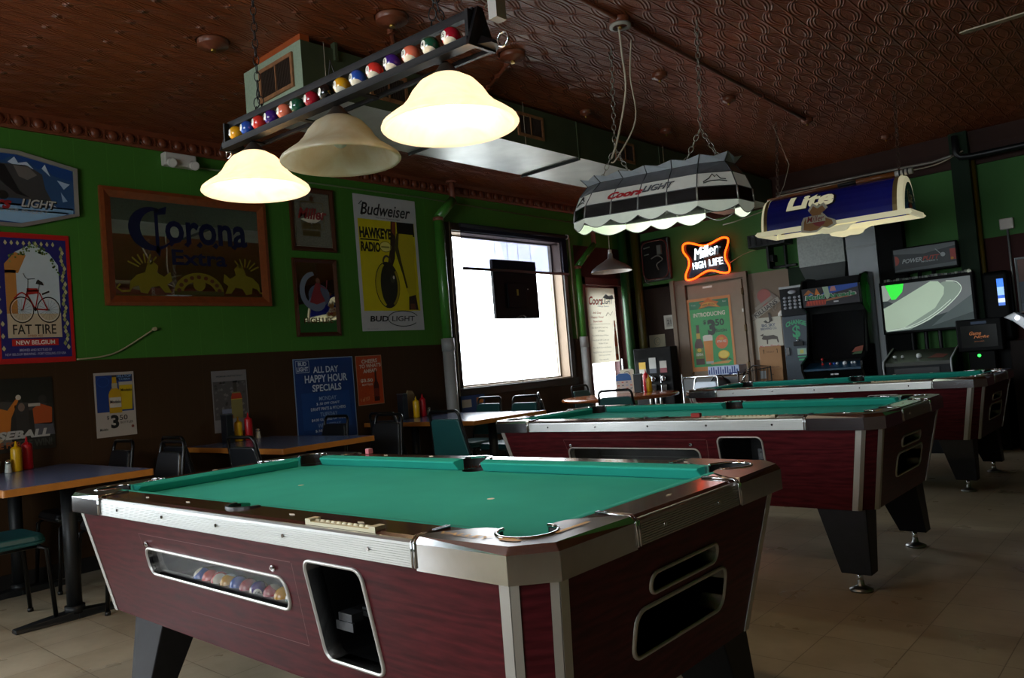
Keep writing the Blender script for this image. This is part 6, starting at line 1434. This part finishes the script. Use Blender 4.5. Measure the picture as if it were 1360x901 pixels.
# change machine
CM = thing('change_machine', 'slate grey change machine with green CHANGE and dollar sign', 'change machine', (-3.43, 8.76, 0))
sl = mat('slate_grey_enamel', '#3c4650', .4, var=.05)
b = B(); b.box(-.145, .145, -.16, .16, .62, 1.47, sl); b.build('cabinet', CM, bevel=.006)
b = B(); b.box(-.13, .13, -.14, .15, 0, .62, sl); b.build('pedestal', CM, bevel=.004)
b = B(); b.box(-.145, .145, -.155, .06, 1.47, 1.80, mat('dark_selector_box', '#14161a', .5, spec=.2)); b.box(-.15, .15, -.16, .06, 1.785, 1.81, mat('pale_top_strip', '#b8bcc0', .4)); b.build('selector_box', CM, bevel=.004)
b = B()
for r in range(4):
    for c in range(4): b.sphere((-.09+.058*c, -.158, 1.565+.038*r), .021, mat('white_button', '#9a9ca4', .4), 10, (1, .4, .75))
b.sphere((.0, -.158, 1.74), .05, MATS['white_button'], 12, (1, .3, .45)); b.build('selector_button', CM)
b = B(); gn = ink('#3fa070'); bb2 = B(); bb2.txt('CHANGE', .01, 1.40, .23, .055, 0, gn, .05, 0, 0, 0, .03); bb2.txt('$', .01, 1.285, .09, .16, 0, gn, .03); bb2.txt('1', .04, 1.06, .02, .03, 0, gn, .02)
for f in bb2.bm.faces: b.face([(v.co.x, -.1615, v.co.y) for v in f.verts], gn)
bb2.bm.free()
b.box(-.0, .10, -.1615, -.16, 1.03, 1.10, ink('#8fae9a')); b.box(.03, .07, -.1625, -.1615, 1.045, 1.085, ink('#b8b45c')); b.box(.0, .10, -.1615, -.16, 1.0, 1.015, gn); b.box(.01, .10, -.1615, -.16, .965, .985, gn); b.build('lettering', CM)
b = B(); b.box(-.03, .08, -.185, -.16, 1.13, 1.18, mat('bill_slot_black', '#08090a', .3)); b.box(.01, .035, -.188, -.16, 1.185, 1.205, chrome); b.build('bill_slot', CM, bevel=.003)
b = B(); b.box(-.125, -.085, -.175, -.16, 1.03, 1.12, chrome); b.cyl((.05, -.16, .73), (.05, -.19, .73), .028, chrome, n=14); b.box(-.14, .14, -.165, -.16, .645, .65, alup); b.build('lock', CM, bevel=.002)
# arcade cabinet
AC = thing('arcade_cabinet', 'black arcade cabinet with a colourful marquee of green letters, next to the change machine', 'arcade machine', (-2.935, 8.50, 0))
gl = mat('gloss_black_side', '#0a0c0b', .10, spec=.4, var=.05); sb = mat('satin_black_cabinet', '#090a0b', .5, var=.08, spec=.12)
prof_ = [(.30, 0), (-.20, 0), (-.20, .72), (-.30, .86), (-.30, .93), (-.10, 1.02), (.0, 1.48), (-.12, 1.53), (-.14, 1.73), (-.06, 1.83), (.08, 1.86), (.30, 1.86)]
for sx in (-1, 1):
    b = B(); x = sx*.305; b.prism(prof_, 'x', x-.011, x+.011, gl); b.build('side_panel', AC)
b = B(); b.box(-.295, .295, .04, .29, .02, 1.83, sb); b.box(-.295, .295, -.18, .05, .02, .72, mat('charcoal_front', '#2a2f36', .4)); b.hexa([(-.295, -.18, .72), (.295, -.18, .72), (.295, .05, .72), (-.295, .05, .72)], [(-.295, -.27, .84), (.295, -.27, .84), (.295, .05, .90), (-.295, .05, .90)], sb); b.build('body', AC)
b = B(); b.hexa([(-.295, -.285, .85), (.295, -.285, .85), (.295, -.08, .90), (-.295, -.08, .90)], [(-.295, -.285, .87), (.295, -.285, .87), (.295, -.08, .93), (-.295, -.08, .93)], mat('control_panel_blue', '#123a52', .3, var=.3, scale=8)); b.build('control_panel', AC)
b = B(); b.hexa([(-.27, -.06, .96), (.27, -.06, .96), (.27, .05, .96), (-.27, .05, .96)], [(-.27, .035, 1.46), (.27, .035, 1.46), (.27, .05, 1.46), (-.27, .05, 1.46)], mat('crt_glass_dark', '#050508', .15, spec=.2)); b.build('screen', AC)
b = B()
for x, c in ((-.13, '#b01c1c'), (-.05, '#b01c1c'), (-.01, '#2050b0'), (.02, '#c8ccd0'), (.20, '#d8dcdc'), (.17, '#d8dcdc')): b.sphere((x, -.17, .915), .014, ink(c), 10)
b.cyl((-.13, -.17, .91), (-.13, -.17, .96), .005, blackp, n=6); b.sphere((-.13, -.17, .965), .015, ink('#b01c1c'), 10); b.sphere((.10, -.17, .912), .024, ink('#d8dcdc'), 12); b.build('button', AC)
b = B(); b.box(.02, .06, -.275, -.27, .80, .815, ink('#c8c8c8')); b.box(-.02, .01, -.275, -.27, .80, .815, ink('#c8c8c8')); b.build('coin_button', AC)
b = B(); xs_ = .3165  # flat green and grey-green patches on the right side panel
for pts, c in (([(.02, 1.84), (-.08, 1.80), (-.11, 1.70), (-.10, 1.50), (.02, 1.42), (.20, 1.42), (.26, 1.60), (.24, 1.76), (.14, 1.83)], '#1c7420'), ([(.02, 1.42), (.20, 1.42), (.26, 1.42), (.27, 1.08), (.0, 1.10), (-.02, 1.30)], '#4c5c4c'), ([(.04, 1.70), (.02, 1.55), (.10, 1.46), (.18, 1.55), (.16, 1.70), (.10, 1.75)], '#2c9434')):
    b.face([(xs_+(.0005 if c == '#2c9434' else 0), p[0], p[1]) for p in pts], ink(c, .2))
b.build('side_patches', AC)
MQ = B(); MQ.rect(-.295, .295, 1.535, 1.735, 0, ink('#1a1620'))
for p, c, l_ in (([(-.1, 1.64), (.29, 1.70), (.29, 1.735), (.0, 1.735)], '#1c4aa8', L1), ([(-.28, 1.67), (-.22, 1.72), (-.16, 1.67)], '#a05a1c', L1), ([(-.24, 1.66), (-.20, 1.69), (-.17, 1.66)], '#3a6a9a', L2), ([(-.16, 1.66), (-.135, 1.73), (-.10, 1.66)], '#c8701c', L2), ([(.0, 1.68), (.02, 1.73), (.06, 1.73), (.07, 1.68)], '#b87a7a', L2), ([(-.27, 1.55), (-.06, 1.545), (-.05, 1.60), (-.25, 1.60)], '#8a2412', L1), ([(-.05, 1.58), (.20, 1.61), (.22, 1.63), (-.05, 1.60)], '#a0663c', L2), ([(.15, 1.60), (.26, 1.615), (.27, 1.63), (.16, 1.63)], '#a83a20', L2)):
    MQ.poly(p, l_, ink(c))
for k in range(7): MQ.poly([(-.25+.03*k, 1.60), (-.235+.03*k, 1.545), (-.225+.03*k, 1.60)], L3, ink('#b83a1c'))
MQ.txt('Multi Arcade', .0, 1.635, .54, .055, L3, ink('#b8b4b0'), .09, .1); MQ.txt('Multi Arcade', .0, 1.635, .52, .045, L4, ink('#1f7a4a'), .05, .1); MQ.poly([(-.07, 1.735), (-.01, 1.735), (.0, 1.64), (-.03, 1.60), (-.055, 1.64)], L5, ink('#9fb49a')); MQ.rect(.03, .08, 1.562, 1.575, L3, ink('#c8c8c8'))
for v in MQ.bm.verts: z = v.co.y; v.co = Vector((v.co.x, -.118-(z-1.535)*.09-v.co.z, z))
MQ.build('marquee', AC)
b = B(); b.poly([(.14, 1.02), (.18, 1.07), (.26, 1.085), (.25, 1.03)], 0, ink('#7a3018')); b.poly([(.14, 1.0), (.17, 1.02), (.25, 1.03), (.24, 1.0)], 0, ink('#2a4a24'))
for v in b.bm.verts: v.co = Vector((v.co.x, -.065+(v.co.y-.96)*.19-.003, v.co.y))
b.build('screen_sticker', AC)
# golf video game: pedestal, monitor and sign
GA = thing('golf_arcade', 'golf video game with a sign above its big screen of a pale green fairway', 'arcade machine', (-2.12, 8.55, 0))
b = B(); b.box(-.28, .30, -.36, .02, 0, .86, mat('charcoal_pedestal', '#1a1e22', .5, spec=.2)); b.box(-.20, .20, -.365, -.36, .74, .83, mat('pedestal_hatch', '#15181c', .4)); b.build('pedestal', GA, bevel=.006)
for sx in (-1, 1):
    b = B(); b.prism([(-.37, .70), (-.40, .84), (-.38, .90), (-.02, 1.02), (.03, 1.02), (.03, .70)], 'x', .01+sx*.30-.008, .01+sx*.30+.008, sb)
    b.tube([(.01+sx*.30, -.375, .70), (.01+sx*.30, -.405, .84), (.01+sx*.30, -.385, .90), (.01+sx*.30, -.02, 1.022)], .008, MATS['pale_top_strip'], 6); b.build('side_panel', GA)
b = B(); b.hexa([(-.28, -.37, .85), (.30, -.37, .85), (.30, .0, .95), (-.28, .0, .95)], [(-.28, -.37, .885), (.30, -.37, .885), (.30, .0, .995), (-.28, .0, .995)], mat('olive_control_panel', '#2c2f24', .35, var=.3, scale=9)); b.build('control_panel', GA)
b = B()
for x, y, r in ((-.21, -.26, .015), (-.23, -.22, .015), (-.15, -.24, .016), (.0, -.24, .026)): b.sphere((x, y, .93+.01), r, ink('#d8dcd8'), 12)
b.build('button', GA)
b = B(); b.poly([(.08, -.28), (.22, -.29), (.25, -.20), (.14, -.16)], 0, ink('#7a3028'))
for v in b.bm.verts: v.co = Vector((v.co.x, v.co.y, .8875+(v.co.y+.37)*.297))
b.build('panel_print', GA)
b = B()
for x in (-.16, -.03, .10): b.cyl((x, .22, 0), (x, .22, 2.05), .02, iron, n=10)
b.box(-.25, .25, .1, .28, 0, .05, iron); b.build('stand', GA)
MO = B(); MO.box(-.41, .46, .13, .19, 1.17, 1.72, vb); mon = MO.build('monitor', GA, bevel=.006)
def emat(name, c, e): return mat(name, c, .3, emit=e, var=.02)
b = B(); b.rect(-.385, .435, 1.195, 1.685, 0, emat('screen_dusk_teal', '#1d2c2c', .35)); b.poly([(-.385, 1.685), (.435, 1.685), (.435, 1.40), (.0, 1.30), (-.385, 1.55)], L1, emat('screen_grey_sky', '#5c6263', .42))
b.poly([(.05, 1.22), (.435, 1.33), (.435, 1.50), (.2, 1.34)], L2, emat('screen_slate', '#3c4848', .4))
b.poly([(-.38, 1.20), (-.15, 1.205), (.05, 1.29), (.27, 1.46), (.345, 1.55), (.335, 1.61), (.27, 1.65), (.20, 1.655), (-.385, 1.45)], L2, emat('screen_fringe', '#7f9082', .45)); b.poly([(-.385, 1.22), (-.20, 1.23), (.10, 1.40), (.19, 1.53), (.20, 1.60), (.15, 1.665), (.08, 1.675), (-.05, 1.61), (-.385, 1.44)], L3, emat('screen_fairway', '#a9bda6', .50))
b.stroke([p[:2] for p in smoothcurve([(-.37, 1.205), (-.1, 1.235), (.13, 1.35), (.29, 1.48), (.35, 1.57), (.31, 1.64), (.22, 1.66)], 5)], .008, L4, emat('screen_line', '#c2d0c2', .5)); b.stroke([p[:2] for p in smoothcurve([(-.38, 1.215), (-.16, 1.235), (.06, 1.33), (.25, 1.47)], 5)], .006, L4, MATS['screen_line'])
b.poly([(-.35, 1.685), (-.17, 1.685), (-.19, 1.60), (-.26, 1.53), (-.30, 1.53)], L4, emat('screen_green_shape', '#28d436', .9)); b.poly([(-.385, 1.685), (-.355, 1.685), (-.305, 1.55), (-.34, 1.52), (-.385, 1.52)], L4, emat('screen_pale_shape', '#9aa69c', .5))
for v in b.bm.verts: v.co = Vector((v.co.x, .128-v.co.z, v.co.y))
b.build('screen', mon)
b = B()
random.seed(2)
for k in range(26): x = -.36+.03*k; b.box(x, x+.026, .14, .17, 1.72, 1.735+random.uniform(0, .012), ink(('#5c625c', '#8a9488', '#23262a')[k % 3]))
b.cyl((.43, .13, 1.73), (.43, .18, 1.73), .02, chrome, n=10); b.build('top_trim', mon)
b = B(); b.box(-.27, .335, .20, .25, 1.79, 2.06, vb); sg = b.build('marquee', GA, bevel=.006)
b = B(); b.rect(-.255, .32, 1.81, 2.045, 0, ink('#3c4246')); b.poly([(-.255, 2.045), (.32, 2.045), (.32, 2.01), (.03, 1.97), (-.255, 2.0)], L1, ink('#6a7074')); b.poly([(-.255, 1.81), (.32, 1.81), (.32, 1.85), (-.255, 1.83)], L1, ink('#5c6468')); b.ell(-.245, 1.93, .04, .05, L2, ink('#a8483c'), 20, -PI/2, PI/2); b.rect(.27, .32, 1.87, 1.98, L2, ink('#a8403a')); b.ell(.285, 1.885, .014, .014, L3, ink('#c8862a'), 12)
b.txt('POWER', -.085, 1.915, .19, .045, L3, ink('#b4bcc0'), .02, .35); b.txt('PUTT', .095, 1.92, .16, .045, L3, ink('#b84a3c'), .02, .35); b.txt('MODERN 2', .08, 1.888, .15, .014, L3, ink('#b4bcc0'), .01); b.stroke([(.14, 2.0), (.19, 1.94)], .006, L3, ink('#b4bcc0')); b.ell(.205, 1.935, .022, .022, L3, ink('#a8b4b8'), 14)
for v in b.bm.verts: v.co = Vector((v.co.x, .192-v.co.z, v.co.y))
b.build('print', sg)
# countertop game
CG = thing('countertop_game', 'small dark touch screen game with orange script on its screen, at the right', 'game machine', (-1.615, 8.50, 0))
b = B(); b.box(-.19, .19, -.06, .10, .94, 1.25, vb); b.build('screen_housing', CG, bevel=.01)
b = B(); b.box(-.15, .15, -.064, -.060, .98, 1.19, mat('dim_screen', '#0a0505', .2, spec=.15)); b.box(-.06, .07, -.0645, -.060, 1.20, 1.225, ink('#1c3a5c')); b.build('screen', CG)
b = B(); og = mat('orange_screen_letters', '#8a4a12', .4, emit=.5); bb2 = B(); bb2.txt('Game', -.03, 1.115, .10, .035, 0, og, .02, .3); bb2.txt('Night', .02, 1.075, .13, .035, 0, og, .02, .3); bb2.txt('press start', .0, 1.035, .08, .010, 0, og)
for f in bb2.bm.faces: b.face([(v.co.x, -.0655, v.co.y) for v in f.verts], og)
bb2.bm.free(); b.build('screen_lettering', CG)
b = B(); b.box(-.11, .11, -.03, .10, .72, .94, vb); b.build('neck', CG, bevel=.006)
b = B(); b.cyl((-.02, -.03, .90), (-.02, -.036, .90), .014, mat('green_led', '#2cff4a', .4, emit=3), n=12); b.build('led', CG)
b = B(); b.box(-.17, .17, -.02, .24, 0, .72, sb); b.build('cabinet', CG, bevel=.008)
# jukebox
JB = thing('jukebox', 'slim black jukebox with a glowing blue strip screen, right of the green column', 'jukebox', (-1.40, 8.82, 0))
b = B(); b.box(-.20, .03, -.10, .05, 1.02, 1.70, vb); b.build('body', JB, bevel=.04, seg=4)
b = B()
for (z0, z1, c) in ((1.54, 1.62, '#2f74e0'), (1.46, 1.54, '#8ab4ee'), (1.43, 1.46, '#2058c0'), (1.39, 1.43, '#c8d8f0'), (1.36, 1.39, '#3a64b8')): b.box(-.075, -.02, -.106, -.1, z0, z1, mat('blue_screen_'+c.strip('#'), c, .3, emit=1.0))
b.build('screen', JB)
b = B(); b.box(-.18, .01, -.05, .05, 0, 1.02, sb); b.build('stand', JB, bevel=.006)
WS = thing('racing_seat_hood', 'curved white and black hood of a machine at the right edge', 'machine', (-1.30, 8.52, 0))
b = B(); o_ = [(-.09, 1.24), (.0, 1.28), (.08, 1.22), (.15, 1.12), (.19, 1.0), (.12, 1.0), (.06, 1.12), (-.02, 1.20)]; b.prism(o_, 'y', -.16, .06, mat('white_gloss_hood', '#b4b8be', .2, coat=.5)); b.build('hood', WS, bevel=.006)
b = B(); b.box(-.08, .26, -.04, .20, 0, 1.02, mat('brown_cabinet_side', '#1c1410', .6, spec=.15)); b.build('cabinet', WS, bevel=.006)
b = B(); b.sphere((.02, -.165, 1.225), .022, mat('hood_lamp', '#f0f4ff', .2, emit=1.5), 10); b.build('lamp', WS)
# switch box and conduit
SW = thing('switch_box', 'white switch box with a conduit running down, on the back wall at the right', 'switch', (-1.375, YB, 2.16))
b = B(); b.box(-.06, .06, -.05, 0, -.055, .055, wp); b.build('box', SW, bevel=.010)
b = B(); b.cyl((-.0, -.02, -.05), (.0, -.02, -.88), .010, MATS['flue_band'], n=8); b.build('conduit', SW)
# picture at the right edge
b = B(); b.box(0, .55, 0, .54, -.01, 0, ink('#2a1e1c')); b.rect(.02, .53, .02, .52, L1, ink('#3c4a5a')); b.poly([(.02, .30), (.53, .34), (.53, .52), (.02, .52)], L2, ink('#6a3c2c')); b.rect(.02, .53, .02, .09, L2, ink('#5c6c80'))
o = fin(b, 'framed_poster', 'framed poster cut off by the right edge of the photo', 'poster', (-1.345, YB-.012, 1.275), 'B'); frame_part(o, .55, .54, .018, .014, MATS['grey_flue_metal'])
# pipes along the top of the back wall
b = B(); b.tube([(-3.6, YB-.12, 2.92), (-2.6, YB-.11, 2.915), (-1.95, YB-.11, 2.90), (-1.75, YB-.22, 2.90)], .014, mat('pale_conduit', '#8f8a82', .4, .4), 8); tag(b.build('conduit'), 'pale conduit running level below the ceiling on the back wall', 'pipe')
b = B(); b.tube([p[:] for p in smoothcurve([(-3.6, YB-.14, 2.885), (-2.8, YB-.13, 2.88), (-2.2, YB-.13, 2.86), (-1.9, YB-.16, 2.86), (-1.65, YB-.2, 2.93)], 6)], .007, wc, 6); tag(b.build('cable'), 'sagging white cable under the pale conduit on the back wall', 'cable')
b = B(); b.tube([(-1.70, 8.70, 3.08), (-1.70, 8.70, 2.90), (-1.67, 8.71, 2.86), (-1.55, 8.72, 2.85), (2.5, 8.75, 2.85)], .030, mat('black_iron_pipe', '#1a1c1e', .35, .3), 10)
tag(b.build('iron_pipe'), 'black iron pipe with an elbow running to the right edge under the ceiling', 'pipe')
b = B(); b.cyl((-1.60, 8.90, 0), (-1.60, 8.90, 2.84), .022, mat('ochre_pipe', '#5c4c14', .4), n=10); tag(b.build('gas_pipe'), 'thin ochre pipe running down beside the dark green column', 'pipe')
# chrome cart with cartons by the tan door
CT2 = thing('folding_cart', 'chrome wire cart standing in front of the tan door', 'cart', (-4.37, 8.42, 0))
b = B()
for x in (-.36, .36):
    for y in (-.13, .13): b.cyl((x, y, 0), (x, y, .90), .010, cmf, n=8)
for z in (.86, .45): b.tube([(-.36, -.13, z), (.36, -.13, z), (.36, .13, z), (-.36, .13, z)], .009, cmf, 8, closed=True)
b.tube([(.36, -.13, .72), (.48, -.15, .90)], .010, cmf, 8); b.build('frame', CT2)
b = B()
for k in range(24): y = -.12+.0104*k; b.cyl((-.35, y, .855), (.35, y, .855), .003, cmf, n=6)
b.build('shelf_wires', CT2)
b = B(); b.box(-.36, .36, -.128, -.124, .62, .84, mat('grey_mesh_panel', '#6f7070', .5)); b.build('mesh_panel', CT2)
t_ = thing('beer_carton', 'blue and white beer carton on top of the chrome cart', 'carton', (-4.20, 8.42, .870))
b = B(); b.box(-.20, .19, -.10, .10, 0, .10, ink('#aebcd8')); b.build('box', t_, bevel=.003)
b = B(); bl = ink('#1c3478')
for k in range(13): x = -.19+.029*k; b.box(x, x+.014, -.1012, -.10, .01, .09 if k % 3 else .06, bl)
b.box(.06, .19, -.1014, -.1002, .0, .02, bl); b.build('print', t_)
t_ = thing('black_bag', 'black bag slumped on the chrome cart under the beer carton', 'bag', (-4.20, 8.20, .70))
b = B(); b.sphere((0, 0, .06), .12, mat('black_nylon', '#0c0c0e', .5, bump=.4), 20, (1.1, .6, .75)); b.tube([(-.1, -.03, .1), (-.03, -.05, .17), (.05, -.05, .17), (.1, -.03, .1)], .008, blackp, 6); b.build('bag', t_)
b = B(); b.box(-.14, .14, -.07, .07, -.70, .0, mat('cart_crate', '#1a1a1c', .6)); b.build('crate', t_)
wi = thing('wire_basket', 'dark folded wire basket leaning right of the chrome cart', 'basket', (-3.86, 8.40, 0))
b = B()
for k in range(7): b.tube([(-.12+.04*k, 0, .55), (-.10+.045*k, -.03, .92)], .004, iron, 5)
for z in (.60, .75, .90): b.tube([(-.14, -.0, z-.02), (.20, -.03, z+.02)], .005, iron, 5)
b.tube([(-.14, 0, 0), (-.14, 0, .86), (.0, -.03, .95), (.20, -.03, .93), (.2, 0, 0)], .008, iron, 6); b.build('wires', wi)
